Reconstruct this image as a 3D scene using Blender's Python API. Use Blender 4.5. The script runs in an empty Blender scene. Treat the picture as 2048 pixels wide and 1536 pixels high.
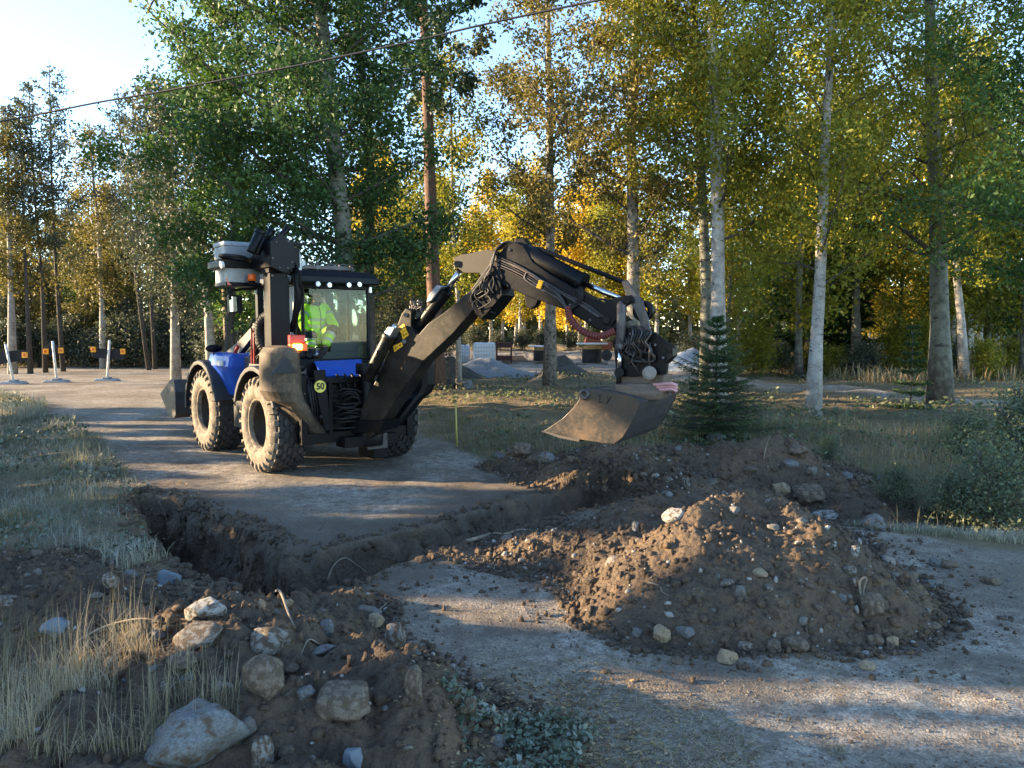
import bpy, math, random
import numpy as np
from mathutils import Vector, Matrix

# ------------------------------------------------------------------ camera, sky, sun, exposure
SC = bpy.context.scene
COL = SC.collection
CAM_H = 2.2
PITCH = math.radians(4.26)
FPX = 1518.0
cam_data = bpy.data.cameras.new('camera')
cam_data.sensor_width = 36.0
cam_data.lens = 36.0 * FPX / 2048.0
cam_data.clip_start = 0.05
cam_data.clip_end = 2000.0
cam = bpy.data.objects.new('camera', cam_data)
COL.objects.link(cam)
cam.location = (0, 0, CAM_H)
cam.rotation_euler = (math.pi / 2 - PITCH, 0, 0)
SC.camera = cam

SUN_EL = math.radians(11.0)
SUN_TO = Vector((-0.997, 0.07, 0)).normalized()          # horizontal direction towards the sun
SUN_DIR = Vector((SUN_TO.x * math.cos(SUN_EL), SUN_TO.y * math.cos(SUN_EL), math.sin(SUN_EL)))
world = bpy.data.worlds.new('World')
SC.world = world
world.use_nodes = True
_nt = world.node_tree
_nt.nodes.clear()
_o = _nt.nodes.new('ShaderNodeOutputWorld')
_b = _nt.nodes.new('ShaderNodeBackground')
_s = _nt.nodes.new('ShaderNodeTexSky')
_s.sky_type = 'NISHITA'
_s.sun_disc = False
_s.sun_elevation = SUN_EL
_s.sun_rotation = math.atan2(SUN_TO.x, SUN_TO.y)
_s.air_density = 0.75
_s.dust_density = 0.0
_s.ozone_density = 1.6
_b.inputs['Strength'].default_value = 0.14
_nt.links.new(_s.outputs[0], _b.inputs[0])
_nt.links.new(_b.outputs[0], _o.inputs[0])
sun_data = bpy.data.lights.new('sun', 'SUN')
sun_data.energy = 5.0
sun_data.angle = math.radians(0.5)
sun_data.color = (1.0, 0.74, 0.44)
sun = bpy.data.objects.new('sun', sun_data)
COL.objects.link(sun)
sun.rotation_euler = SUN_DIR.to_track_quat('Z', 'Y').to_euler()
SC.view_settings.view_transform = 'Standard'
SC.view_settings.look = 'None'
SC.view_settings.exposure = 2.5
SC.view_settings.gamma = 1.0
SC.view_settings.use_curve_mapping = False
SC.render.resolution_x = 1024
SC.render.resolution_y = 768
SC.cycles.max_bounces = 8
SC.cycles.transparent_max_bounces = 12

rnd = random.Random(11)
RS = np.random.RandomState(7)

# ------------------------------------------------------------------ geometry helpers
SP, CP = math.sin(PITCH), math.cos(PITCH)
def ray(px, py):
    xc = (px - 1024) / FPX
    zc = -(py - 768) / FPX
    return np.array([xc, CP + zc * SP, -SP + zc * CP])
CAMP = np.array([0, 0, CAM_H])
def P(px, py, Y):
    d = ray(px, py)
    return CAMP + d * (Y / d[1])
def G0(px, py, z=0.0):
    d = ray(px, py)
    return CAMP + d * ((z - CAM_H) / d[2])

class Frame:
    def __init__(s, o, x, y, z=(0, 0, 1)):
        s.o = np.array(o, float); s.a = [np.array(v, float) for v in (x, y, z)]
    def w(s, x, y, z):
        return s.o + s.a[0] * x + s.a[1] * y + s.a[2] * z
    def loc(s, p):
        q = np.array(p) - s.o
        return np.array([q.dot(a) for a in s.a])
    def hit(s, px, py, axis, val):
        d = ray(px, py)
        t = (val - s.loc(CAMP)[axis]) / d.dot(s.a[axis])
        return s.loc(CAMP + d * t)
WF = Frame((0, 0, 0), (1, 0, 0), (0, 1, 0))

class MB:
    def __init__(s, F=WF):
        s.v = []; s.f = []; s.m = []; s.sm = []; s.F = F; s.cur = 0
    def add(s, vs, fs, smooth=False):
        n = len(s.v)
        s.v.extend([tuple(map(float, q)) for q in vs])
        for f in fs:
            s.f.append([i + n for i in f]); s.m.append(s.cur); s.sm.append(smooth)
        return s
    def box(s, x0, x1, y0, y1, z0, z1, F=None):
        F = F or s.F
        vs = [F.w(x, y, z) for z in (z0, z1) for y in (y0, y1) for x in (x0, x1)]
        return s.add(vs, [(0, 2, 3, 1), (4, 5, 7, 6), (0, 1, 5, 4), (2, 6, 7, 3), (0, 4, 6, 2), (1, 3, 7, 5)])
    def prism(s, pts, vec):
        pts = [np.array(p, float) for p in pts]; vec = np.array(vec, float); n = len(pts)
        vs = pts + [p + vec for p in pts]
        fs = [tuple(range(n))[::-1], tuple(range(n, 2 * n))] + [(i, (i + 1) % n, n + (i + 1) % n, n + i) for i in range(n)]
        return s.add(vs, fs)
    def loft(s, A, B):
        n = len(A)
        return s.add(list(A) + list(B), [tuple(range(n))[::-1], tuple(range(n, 2 * n))] + [(i, (i + 1) % n, n + (i + 1) % n, n + i) for i in range(n)])
    def tube(s, pts, r, n=10, caps=True, smooth=True):
        pts = [np.array(p, float) for p in pts]
        if not hasattr(r, '__len__'): r = [r] * len(pts)
        vs = []; prev = None
        for i, p in enumerate(pts):
            a = pts[max(i - 1, 0)]; b = pts[min(i + 1, len(pts) - 1)]
            t = b - a; t = t / (np.linalg.norm(t) + 1e-9)
            if prev is None:
                ref = np.array([0, 0, 1.0]) if abs(t[2]) < .9 else np.array([1.0, 0, 0])
                u = np.cross(t, ref)
            else:
                u = prev - t * prev.dot(t)
            u /= np.linalg.norm(u) + 1e-9; prev = u
            w = np.cross(t, u)
            for k in range(n):
                an = 2 * math.pi * k / n
                vs.append(p + (u * math.cos(an) + w * math.sin(an)) * r[i])
        fs = []
        for i in range(len(pts) - 1):
            for k in range(n):
                fs.append((i * n + k, i * n + (k + 1) % n, (i + 1) * n + (k + 1) % n, (i + 1) * n + k))
        s.add(vs, fs, smooth)
        if caps:
            b0 = len(s.v) - len(vs)
            for c, off in ((tuple(range(n))[::-1], 0), (tuple(range(n)), (len(pts) - 1) * n)):
                s.f.append([b0 + off + i for i in c]); s.m.append(s.cur); s.sm.append(False)
        return s
    def cyl(s, p0, p1, r, r1=None, n=16):
        return s.tube([p0, p1], [r, r if r1 is None else r1], n)
    def ball(s, c, r, nu=12, nv=8, sc=(1, 1, 1), F=None):
        F = F or s.F; c = np.array(c, float); vs = []; fs = []
        for i in range(nv + 1):
            th = math.pi * i / nv
            for k in range(nu):
                ph = 2 * math.pi * k / nu
                q = (r * sc[0] * math.sin(th) * math.cos(ph), r * sc[1] * math.sin(th) * math.sin(ph), r * sc[2] * math.cos(th))
                vs.append(c + F.a[0] * q[0] + F.a[1] * q[1] + F.a[2] * q[2])
        for i in range(nv):
            for k in range(nu):
                fs.append((i * nu + k, (i + 1) * nu + k, (i + 1) * nu + (k + 1) % nu, i * nu + (k + 1) % nu))
        return s.add(vs, fs, True)
    def lathe(s, c, ax, prof, n=40, smooth=True, closed=False):
        """prof: (offset along ax, radius)"""
        c = np.array(c, float); ax = np.array(ax, float); ax /= np.linalg.norm(ax)
        ref = np.array([0, 0, 1.0]) if abs(ax[2]) < .9 else np.array([1.0, 0, 0])
        u = np.cross(ax, ref); u /= np.linalg.norm(u); w = np.cross(ax, u)
        vs = []; m = len(prof)
        for k in range(n):
            an = 2 * math.pi * k / n; e = u * math.cos(an) + w * math.sin(an)
            for (a, r) in prof: vs.append(c + ax * a + e * r)
        fs = []
        for k in range(n):
            k2 = (k + 1) % n
            for i in range(m if closed else m - 1):
                j = (i + 1) % m
                fs.append((k * m + i, k2 * m + i, k2 * m + j, k * m + j))
        return s.add(vs, fs, smooth)

def setp(o, label=None, cat=None, group=None, kind=None):
    if label: o['label'] = label
    if cat: o['category'] = cat
    if group: o['group'] = group
    if kind: o['kind'] = kind
    return o

def root_of(o):
    while o.parent: o = o.parent
    return o

def build(mb, name, mat, parent=None, bevel=0.0, label=None, fixn=True):
    """one mesh object out of the builder; vertices are given in world space and stored in the thing's own space"""
    me = bpy.data.meshes.new(name)
    vs = mb.v
    if parent is not None:
        M = parent.get('_m')
        inv = ROOTS[root_of(parent).name]
        A = np.array(vs); R = np.array(inv.to_3x3()); t = np.array(inv.translation)
        vs = A @ R.T + t
        vs = vs.tolist()
    me.from_pydata(vs, [], mb.f)
    mats = mat if isinstance(mat, (list, tuple)) else [mat]
    for q in mats: me.materials.append(q)
    me.polygons.foreach_set('material_index', mb.m)
    me.polygons.foreach_set('use_smooth', mb.sm)
    me.update()
    if fixn:
        import bmesh
        bm = bmesh.new(); bm.from_mesh(me); bmesh.ops.recalc_face_normals(bm, faces=bm.faces); bm.to_mesh(me); bm.free()
    o = bpy.data.objects.new(name, me)
    COL.objects.link(o)
    if parent is not None: o.parent = parent
    if bevel:
        b = o.modifiers.new('bevel', 'BEVEL'); b.width = bevel; b.segments = 2; b.limit_method = 'ANGLE'; b.angle_limit = math.radians(40)
        b.harden_normals = False
    if label: o['label'] = label
    return o

ROOTS = {}
def thing(name, loc, rz=0.0, label=None, cat=None, group=None):
    o = bpy.data.objects.new(name, None)
    o.empty_display_size = 0.2
    COL.objects.link(o)
    o.location = tuple(float(q) for q in loc); o.rotation_euler = (0, 0, rz)
    ROOTS[o.name] = (Matrix.Translation(Vector(o.location)) @ Matrix.Rotation(rz, 4, 'Z')).inverted()
    return setp(o, label, cat, group)

def np_mesh(name, V, Fq, mat, attrs=None, smooth=False, parent=None, k=4):
    """fast mesh from numpy arrays: V (n,3), Fq (m,k)"""
    me = bpy.data.meshes.new(name)
    V = np.ascontiguousarray(V, dtype=np.float32); Fq = np.ascontiguousarray(Fq, dtype=np.int32)
    me.vertices.add(len(V)); me.vertices.foreach_set('co', V.ravel())
    m = len(Fq); kk = Fq.shape[1]
    me.loops.add(m * kk); me.loops.foreach_set('vertex_index', Fq.ravel())
    me.polygons.add(m); me.polygons.foreach_set('loop_start', np.arange(m, dtype=np.int32) * kk)
    if smooth: me.polygons.foreach_set('use_smooth', np.ones(m, dtype=bool))
    me.update(calc_edges=True)
    for n_, a in (attrs or {}).items():
        at = me.attributes.new(n_, 'FLOAT', 'POINT'); at.data.foreach_set('value', np.ascontiguousarray(a, dtype=np.float32))
    for q in (mat if isinstance(mat, (list, tuple)) else [mat]): me.materials.append(q)
    o = bpy.data.objects.new(name, me); COL.objects.link(o)
    if parent is not None: o.parent = parent
    return o

def _hash(ix, iy, seed):
    h = (ix.astype(np.int64) * 374761393 + iy.astype(np.int64) * 668265263 + seed * 1442695041) & 0xffffffff
    h = ((h ^ (h >> 13)) * 1274126177) & 0xffffffff
    h = (h ^ (h >> 16)) & 0xffffffff
    return h / 4294967295.0
def vnoise(x, y, seed=0):
    x = np.asarray(x, float); y = np.asarray(y, float)
    ix = np.floor(x); iy = np.floor(y); fx = x - ix; fy = y - iy
    fx = fx * fx * fx * (fx * (fx * 6 - 15) + 10); fy = fy * fy * fy * (fy * (fy * 6 - 15) + 10)
    a = _hash(ix, iy, seed); b = _hash(ix + 1, iy, seed); c = _hash(ix, iy + 1, seed); d = _hash(ix + 1, iy + 1, seed)
    return (a + (b - a) * fx) * (1 - fy) + (c + (d - c) * fx) * fy
def fbm(x, y, sc, oct=4, seed=0, gain=.5):
    s = 0; a = 1; t = 0
    for i in range(oct):
        an = 0.7 * i; cx = x * math.cos(an) - y * math.sin(an); cy = x * math.sin(an) + y * math.cos(an)
        s = s + a * (vnoise(cx * sc + 13.1 * i, cy * sc + 7.7 * i, seed + i) - .5); t += a; a *= gain; sc *= 2.03
    return s / t * 2
def billow(x, y, sc, oct=4, seed=0, gain=.5):
    s = 0; a = 1; t = 0
    for i in range(oct):
        an = 0.9 * i; cx = x * math.cos(an) - y * math.sin(an); cy = x * math.sin(an) + y * math.cos(an)
        s = s + a * np.abs(vnoise(cx * sc + 3.1 * i, cy * sc + 5.7 * i, seed + i) * 2 - 1); t += a; a *= gain; sc *= 2.03
    return s / t
def sstep(a, b, x):
    t = np.clip((x - a) / (b - a), 0, 1); return t * t * (3 - 2 * t)
def poly_sd(x, y, poly):
    """signed distance, positive inside"""
    x = np.asarray(x, float); y = np.asarray(y, float)
    d = np.full(x.shape, 1e9); ins = np.zeros(x.shape, bool); n = len(poly)
    for i in range(n):
        ax, ay = poly[i]; bx, by = poly[(i + 1) % n]
        ex, ey = bx - ax, by - ay
        t = np.clip(((x - ax) * ex + (y - ay) * ey) / (ex * ex + ey * ey + 1e-12), 0, 1)
        d = np.minimum(d, np.hypot(x - ax - t * ex, y - ay - t * ey))
        c = ((ay > y) != (by > y)) & (x < (bx - ax) * (y - ay) / (by - ay + 1e-12) + ax)
        ins ^= c
    return np.where(ins, d, -d)
def seg_d(x, y, ax, ay, bx, by):
    ex, ey = bx - ax, by - ay
    t = np.clip(((x - ax) * ex + (y - ay) * ey) / (ex * ex + ey * ey + 1e-12), 0, 1)
    return np.hypot(x - ax - t * ex, y - ay - t * ey)

def proj(p):
    q = np.array(p, float) - CAMP; y = q[1] * CP - q[2] * SP; z = q[1] * SP + q[2] * CP
    return 1024 + FPX * q[0] / y, 768 - FPX * z / y
ORD = ['nearest', 'second', 'third', 'fourth', 'fifth', 'sixth', 'seventh', 'eighth', 'ninth', 'tenth', 'eleventh', 'twelfth']
NTH = ['first', 'second', 'third', 'fourth', 'fifth', 'sixth', 'seventh', 'eighth', 'ninth', 'tenth', 'eleventh', 'twelfth']
def label_near(items, marks, noun):
    """items: (object, colour word); each is named by the nearest landmark, the side it lies on and its turn going outwards"""
    cl = {}
    for o, w in items:
        x, y = proj(o.location); d = [(math.hypot(x - a, y - b), a, b, t) for a, b, t in marks]; d.sort(); dd, a, b, t = d[0]
        dx, dy = x - a, y - b
        rel = ('to the left of' if dx < 0 else 'to the right of') if abs(dx) > abs(dy) else ('above' if dy < 0 else 'below')
        cl.setdefault((w, rel, t), []).append((dd, o))
    for (w, rel, t), L_ in cl.items():
        L_.sort(key=lambda q: q[0])
        for i, (_, o) in enumerate(L_): o['label'] = (f'{w} {noun} lying {rel} {t}' if len(L_) == 1 else f'{w} {noun}, {ORD[min(i, 11)]} one {rel} {t}')
def label_row(objs, marks, what):
    """trees or bushes named by the two landmarks they stand between and their turn from the left"""
    cl = {}
    for o in objs:
        x, _ = proj((o.location.x, o.location.y, 1)); k = sum(1 for a, t in marks if a < x); cl.setdefault(k, []).append((x, o))
    for k, L_ in cl.items():
        L_.sort(key=lambda q: q[0])
        if k == 0: where = 'left of ' + marks[0][1]
        elif k == len(marks): where = 'right of ' + marks[-1][1]
        else: where = 'between ' + marks[k - 1][1] + ' and ' + marks[k][1]
        for i, (_, o) in enumerate(L_): o['label'] = (f'{what} {where}' if len(L_) == 1 else f'{what}, {NTH[min(i, 11)]} from the left {where}')
# ------------------------------------------------------------------ materials
def N(nt, t, **kw):
    n = nt.nodes.new(t)
    for k, v in kw.items():
        if k == 'inp':
            for a, b in v.items(): n.inputs[a].default_value = b
        else: setattr(n, k, v)
    return n
def rgba(c): return (c[0], c[1], c[2], 1)
class MT:
    """small node-tree writer"""
    def __init__(s, name):
        s.m = bpy.data.materials.new(name); s.m.use_nodes = True; s.nt = s.m.node_tree; s.nt.nodes.clear()
        s.out = N(s.nt, 'ShaderNodeOutputMaterial'); s.p = N(s.nt, 'ShaderNodeBsdfPrincipled')
        s.L(s.p.outputs[0], s.out.inputs[0])
        s.tc = N(s.nt, 'ShaderNodeTexCoord')
    def L(s, a, b): s.nt.links.new(a, b)
    def noise(s, sc, det=4, rough=.6, co='Object', dist=0, vec=None):
        n = N(s.nt, 'ShaderNodeTexNoise', inp={'Scale': sc, 'Detail': det, 'Roughness': rough, 'Distortion': dist})
        s.L(vec or s.tc.outputs[co], n.inputs['Vector']); return n.outputs['Fac']
    def vor(s, sc, feature='F1', out='Distance', vec=None):
        n = N(s.nt, 'ShaderNodeTexVoronoi', feature=feature, inp={'Scale': sc}); s.L(vec or s.tc.outputs['Object'], n.inputs['Vector']); return n.outputs[out]
    def mapv(s, sc):
        n = N(s.nt, 'ShaderNodeMapping'); n.inputs['Scale'].default_value = sc; s.L(s.tc.outputs['Object'], n.inputs['Vector']); return n.outputs[0]
    def ramp(s, fac, stops, interp='LINEAR'):
        n = N(s.nt, 'ShaderNodeValToRGB'); cr = n.color_ramp; cr.interpolation = interp
        while len(cr.elements) < len(stops): cr.elements.new(.5)
        for e, (p, c) in zip(cr.elements, stops):
            e.position = p; e.color = rgba(c) if hasattr(c, '__len__') else (c, c, c, 1)
        s.L(fac, n.inputs[0]); return n.outputs[0]
    def mix(s, f, a, b, mode='MIX'):
        n = N(s.nt, 'ShaderNodeMixRGB', blend_type=mode)
        for v, i in ((f, 0), (a, 1), (b, 2)):
            if hasattr(v, 'is_linked') or isinstance(v, bpy.types.NodeSocket): s.L(v, n.inputs[i])
            else: n.inputs[i].default_value = rgba(v) if hasattr(v, '__len__') else v
        return n.outputs[0]
    def math(s, op, a, b=0.0, clamp=False):
        n = N(s.nt, 'ShaderNodeMath', operation=op, use_clamp=clamp)
        for v, i in ((a, 0), (b, 1)):
            if isinstance(v, bpy.types.NodeSocket): s.L(v, n.inputs[i])
            else: n.inputs[i].default_value = v
        return n.outputs[0]
    def attr(s, name):
        n = N(s.nt, 'ShaderNodeAttribute', attribute_name=name); return n.outputs['Fac']
    def bump(s, h, dist=.01, st=1.0, prev=None):
        n = N(s.nt, 'ShaderNodeBump', inp={'Strength': st, 'Distance': dist}); s.L(h, n.inputs['Height'])
        if prev: s.L(prev, n.inputs['Normal'])
        return n.outputs[0]
    def fin(s, col=None, rough=.7, metal=0, spec=None, nrm=None, **kw):
        def put(k, v):
            if isinstance(v, bpy.types.NodeSocket): s.L(v, s.p.inputs[k])
            else: s.p.inputs[k].default_value = rgba(v) if hasattr(v, '__len__') else v
        if col is not None: put('Base Color', col)
        put('Roughness', rough); put('Metallic', metal)
        if spec is not None: put('Specular IOR Level', spec)
        if nrm is not None: s.L(nrm, s.p.inputs['Normal'])
        for k, v in kw.items(): put(k.replace('_', ' '), v)
        return s.m

def painted(name, col, rough=.4, dirt=(.12, .09, .06), amt=.35, metal=0, sc=3.0, edge=.0):
    m = MT(name)
    n = m.noise(sc, 6, .7); n2 = m.noise(sc * 9, 3, .6)
    f = m.math('MULTIPLY', m.ramp(n, [(.42, 0.0), (.72, 1.0)]), amt)
    f2 = m.math('ADD', f, m.math('MULTIPLY', m.ramp(n2, [(.5, 0.0), (.75, 1.0)]), amt * .6), True)
    c = m.mix(f2, col, dirt)
    r = m.math('ADD', m.math('MULTIPLY', f2, .5), rough, True)
    return m.fin(c, r, metal, spec=.25, nrm=m.bump(n2, .002, .3))
def leafmat(name, stops, trans=.45, sc=.5, rough=.55):
    """leaf: diffuse with light shining through, colour by clump and by leaf"""
    m = MT(name); nt = m.nt
    a = m.attr('tone'); n = m.noise(sc, 2, .5)
    f = m.math('ADD', m.math('MULTIPLY', a, .55), m.math('MULTIPLY', m.math('SUBTRACT', n, .28), 1.05), True)
    f = m.math('SUBTRACT', f, .06, True)
    c = m.ramp(f, stops)
    m.fin(c, rough, spec=.3)
    t = N(nt, 'ShaderNodeBsdfTranslucent'); m.L(m.mix(.5, c, (1.0, 1.0, .35), 'MULTIPLY'), t.inputs[0])
    mx = N(nt, 'ShaderNodeMixShader', inp={0: trans}); m.L(m.p.outputs[0], mx.inputs[1]); m.L(t.outputs[0], mx.inputs[2])
    m.L(mx.outputs[0], m.out.inputs[0])
    return m.m
# ------------------------------------------------------------------ terrain
ROAD = [(-46, 43), (-46, 36), (-28, 31.5), (-18.8, 27.3), (-13.3, 21.5), (-8.7, 15.4), (-6.6, 12.3), (-5.0, 10.2), (-4.0, 8.4), (-3.0, 6.6), (-1.7, 5.5),
        (-.6, 4.6), (.05, 4.05), (.45, 3.6), (.75, 2.5), (1.0, -6), (14, -6), (14, 6.4), (7, 7.0), (5.0, 7.35), (4.1, 7.9), (3.2, 9.0),
        (2.0, 10.2), (.9, 11.1), (.1, 11.9), (-1.0, 13.6), (-2.2, 16), (-4, 20), (-6.6, 26), (-7.5, 31), (-3, 35.5), (4, 38.5), (4, 42), (-6, 41), (-20, 42.5)]
PATHP = [(4, 38), (5.5, 33), (7.2, 30), (9.2, 27.0), (11.0, 24.6), (13.2, 21.6), (14.6, 19.2), (20, 15), (30, 11), (30, 14.5), (21, 18), (16.4, 21.2), (14, 24.8), (12, 28),
         (10, 31.6), (9, 36), (14, 42), (14, 62), (-7, 62), (-7, 41)]
TRENCH = [(-5.05, 10.25), (-4.3, 9.75), (-3.55, 9.0), (-2.9, 8.35), (-2.45, 7.95), (-2.2, 7.62), (-1.95, 7.5), (-1.65, 7.72), (-1.2, 8.1), (-.75, 8.6), (-.15, 9.5), (.5, 10.1), (1.25, 10.6), (1.75, 10.3),
          (1.3, 9.45), (.6, 8.75), (-.05, 8.05), (-.6, 7.45), (-.95, 7.05), (-1.3, 6.55), (-1.55, 6.2), (-2.05, 6.0), (-2.5, 6.35), (-3.05, 6.85), (-3.7, 7.65), (-4.3, 8.6), (-4.9, 9.5)]
SPOIL = [(-6.6, 7.9), (-4.7, 7.5), (-3.6, 6.75), (-2.9, 6.1), (-2.3, 5.55), (-1.5, 5.75), (-1.05, 5.85), (-.95, 5.2), (-.7, 4.7), (-.2, 4.35), (.05, 3.95), (-.1, 3.6), (-.4, 3.3), (-.5, 1.5), (-2.3, 1.5), (-2.6, 3.2), (-3.3, 4.5), (-5.2, 5.2), (-7, 6.2)]

def base_h(x, y):
    sdr = poly_sd(x, y, ROAD)
    out = np.clip(-sdr, 0, 60)
    h = np.zeros_like(x)
    left = sstep(-2.0, -4.0, x + .0 * y) * (y < 32)
    h -= .22 * left * sstep(.2, 2.0, out) * sstep(30, 20, y)
    # shallow roadside ditch on the right and under the big bush
    h -= .5 * np.exp(-(seg_d(x, y, 3.6, 9.6, 9.5, 8.6) / .75) ** 2)
    h -= .18 * np.exp(-(seg_d(x, y, .5, 13.2, 3.6, 9.9) / .6) ** 2)
    amp = sstep(0, 1.2, out)
    h += amp * (fbm(x, y, .35, 3, 3) * .22 * sstep(10, 16, y) + fbm(x, y, 1.7, 3, 5) * .09)
    h += (1 - amp) * (fbm(x, y, .5, 3, 8) * .03 + fbm(x, y, 3.5, 3, 9) * .011)
    # crown and wheel ruts
    h -= .018 * np.exp(-(seg_d(x, y, -3.9, 10.5, -9.5, 17.5) / .3) ** 2) + .018 * np.exp(-(seg_d(x, y, -1.8, 11.5, -6.5, 18) / .3) ** 2)
    h += .35 * sstep(44, 70, y) * amp + fbm(x, y, .03, 2, 12) * 1.2 * sstep(50, 120, y)
    return h
def trench_h(x, y):
    jx = fbm(x, y, 2.0, 5, 21, .5) * .12; jy = fbm(x, y, 2.0, 5, 22, .5) * .12
    sd = poly_sd(x + jx, y + jy, TRENCH)
    dep = .34 + 1.08 * sstep(-.9, -2.1, x)
    dep = dep + .1 * sstep(.4, 1.2, x)
    wall = .06 + .13 * vnoise(x * 2.3, y * 2.3, 31) ** 2 + .09 * vnoise(x * 9, y * 9, 32) + .22 * sstep(-.9, -2.1, x)
    p = sstep(-.02, 1, np.clip(sd / wall, 0, 1)) 
    loose = np.clip(sd, 0, .5) * .25
    return -(p * (dep - .1) + loose * 0 + (sd > 0) * np.clip(sd - .1, 0, .3) * .5 * dep) + (sd > .1) * fbm(x, y, 5, 3, 33) * .08, sd

def heap_cone(x, y, seg, h, slope, soft=.06):
    d = seg_d(x, y, *seg)
    v = h - slope * d
    return v
def smax(a, b, k=.08):
    t = np.clip(.5 + .5 * (a - b) / k, 0, 1); return b + (a - b) * t + k * t * (1 - t)
def soil_rough(x, y, seed):
    return (billow(x, y, 2.2, 3, seed) - .3) * .14 + (billow(x, y, 9, 3, seed + 3) - .3) * .045 + fbm(x, y, 30, 2, seed + 5) * .016
def heap_main(x, y):
    wx = fbm(x, y, 1.1, 3, 41) * .22; wy = fbm(x, y, 1.1, 3, 42) * .22
    X = x + wx; Y = y + wy
    a = heap_cone(X, Y, (1.65, 6.2, 2.25, 6.3), .74, .64)
    b = heap_cone(X, Y, (1.3, 7.35, 2.5, 7.55), .56, .54)
    c = heap_cone(X, Y, (.35, 7.35, 1.3, 7.15), .2, .34)
    e = heap_cone(X, Y, (2.5, 6.6, 2.75, 7.0), .28, .42)
    h = smax(smax(a, b, .1), smax(c, e, .1), .1)
    return h + soil_rough(x, y, 50) * sstep(-.12, .18, h)
def heap_far(x, y):
    wx = fbm(x, y, .9, 3, 61) * .25; wy = fbm(x, y, .9, 3, 62) * .25
    X = x + wx; Y = y + wy
    a = heap_cone(X, Y, (1.3, 11.3, 3.9, 11.1), .56, .42)
    b = heap_cone(X, Y, (3.9, 11.0, 4.6, 9.8), .3, .40)
    c = heap_cone(X, Y, (.2, 11.9, 1.2, 11.5), .26, .45)
    e = heap_cone(X, Y, (2.6, 9.6, 3.9, 9.3), .15, .3)
    h = smax(smax(a, b, .12), smax(c, e, .1), .12)
    return h + soil_rough(x, y, 70) * sstep(-.12, .18, h)
def heap_left(x, y):
    jx = fbm(x, y, 1.6, 3, 81) * .22; jy = fbm(x, y, 1.6, 3, 82) * .22
    sd = poly_sd(x + jx, y + jy, SPOIL)
    h = np.minimum(sd * .42, .2 + .06 * fbm(x, y, .8, 2, 83))
    h = np.where(sd < 0, sd * .42, h)
    bump = .16 * np.exp(-(seg_d(x, y, -1.9, 4.6, -.7, 4.1) / .5) ** 2) + .1 * np.exp(-(seg_d(x, y, -3.4, 5.4, -2.3, 5.0) / .4) ** 2)
    bump = bump + .17 * np.exp(-(((x + 1.25) / .3) ** 2 + ((y - 6.1) / .22) ** 2))
    return h + (bump + soil_rough(x, y, 90) * 1.75) * sstep(-.1, .15, h)

def ground_only(x, y):
    b = base_h(x, y)
    t, sd = trench_h(x, y)
    return b + t * sstep(16, 13, y) * (x < 6), sd
HEAPS = [(heap_main, (-1.2, 4.7, 4.6, 9.3)), (heap_far, (-1.2, 6.6, 8.0, 13.6)), (heap_left, (-7.5, .4, 1.3, 8.4))]
def total_h(x, y):
    x = np.atleast_1d(np.asarray(x, float)); y = np.atleast_1d(np.asarray(y, float))
    g, sd = ground_only(x, y)
    for f, bb in HEAPS:
        m = (x > bb[0]) & (x < bb[1]) & (y > bb[2]) & (y < bb[3])
        if m.any():
            h = f(x[m], y[m]); g[m] = np.where(h > 0, np.maximum(g[m], base_h(x[m], y[m]) + h), g[m])
    return g
def hitg(px, py):
    d = ray(px, py); ts = np.linspace(2.2, 90, 9000)
    ts = np.concatenate([np.arange(2.2, 16, .01), np.arange(16, 90, .05)])
    p = CAMP[None] + d[None] * ts[:, None]
    h = total_h(p[:, 0], p[:, 1])
    i = np.argmax(p[:, 2] < h)
    return np.array([p[i, 0], p[i, 1], h[i]])
def gh(x, y): return float(total_h(x, y)[0])

def axis(lo, hi, fine0, fine1, step, grow):
    a = list(np.arange(fine0, fine1 + 1e-6, step))
    s = step; v = fine1
    while v < hi: s *= grow; v += s; a.append(v)
    s = step; v = fine0; b = []
    while v > lo: s *= grow; v -= s; b.append(v)
    return np.array(b[::-1] + a)
gx = axis(-320, 320, -5.6, 4.6, .022, 1.07)
gy = axis(-30, 520, 4.6, 11.4, .022, 1.05)
X, Y = np.meshgrid(gx, gy)
xf, yf = X.ravel(), Y.ravel()
Z, SDT = ground_only(xf, yf)
_rn = fbm(xf, yf, .9, 4, 101) * .35 + fbm(xf, yf, 4, 3, 104) * .12
_r = np.maximum(poly_sd(xf, yf, ROAD), poly_sd(xf, yf, PATHP) * 1.2)
A_road = sstep(-.12, .16, _r + _rn * (.5 + .03 * yf))
_soil = np.maximum(sstep(-.04, .10, SDT + fbm(xf, yf, 6, 3, 111) * .1), 0)
for f, bb in HEAPS:
    m = (xf > bb[0]) & (xf < bb[1]) & (yf > bb[2]) & (yf < bb[3])
    _h = np.full(xf.shape, -9.0); _h[m] = f(xf[m], yf[m])
    _soil = np.maximum(_soil, sstep(-.16, -.01, _h + fbm(xf, yf, 5, 3, 113) * .08))
A_mud = sstep(-1.3, -.05, SDT + fbm(xf, yf, 1.1, 4, 121) * .7) * .75
A_mud = np.maximum(A_mud, .8 * np.exp(-(seg_d(xf, yf, -1.6, 10.9, .9, 10.9) / .45) ** 2) * sstep(-.2, .25, fbm(xf, yf, 1.6, 4, 125) + .15))
for (a_, b_, c_, d_, w_) in ((-3.9, 10.6, -9.6, 17.6, .24), (-1.7, 11.6, -6.4, 18, .24), (-.6, 5.6, 3.6, 4.6, .35), (.6, 4.6, 4.6, 4.9, .2)):
    A_mud = np.maximum(A_mud, .55 * np.exp(-(seg_d(xf, yf, a_, b_, c_, d_) / w_) ** 2) * sstep(-.1, .3, fbm(xf, yf, 2.2, 4, 127) + .1))
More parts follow.
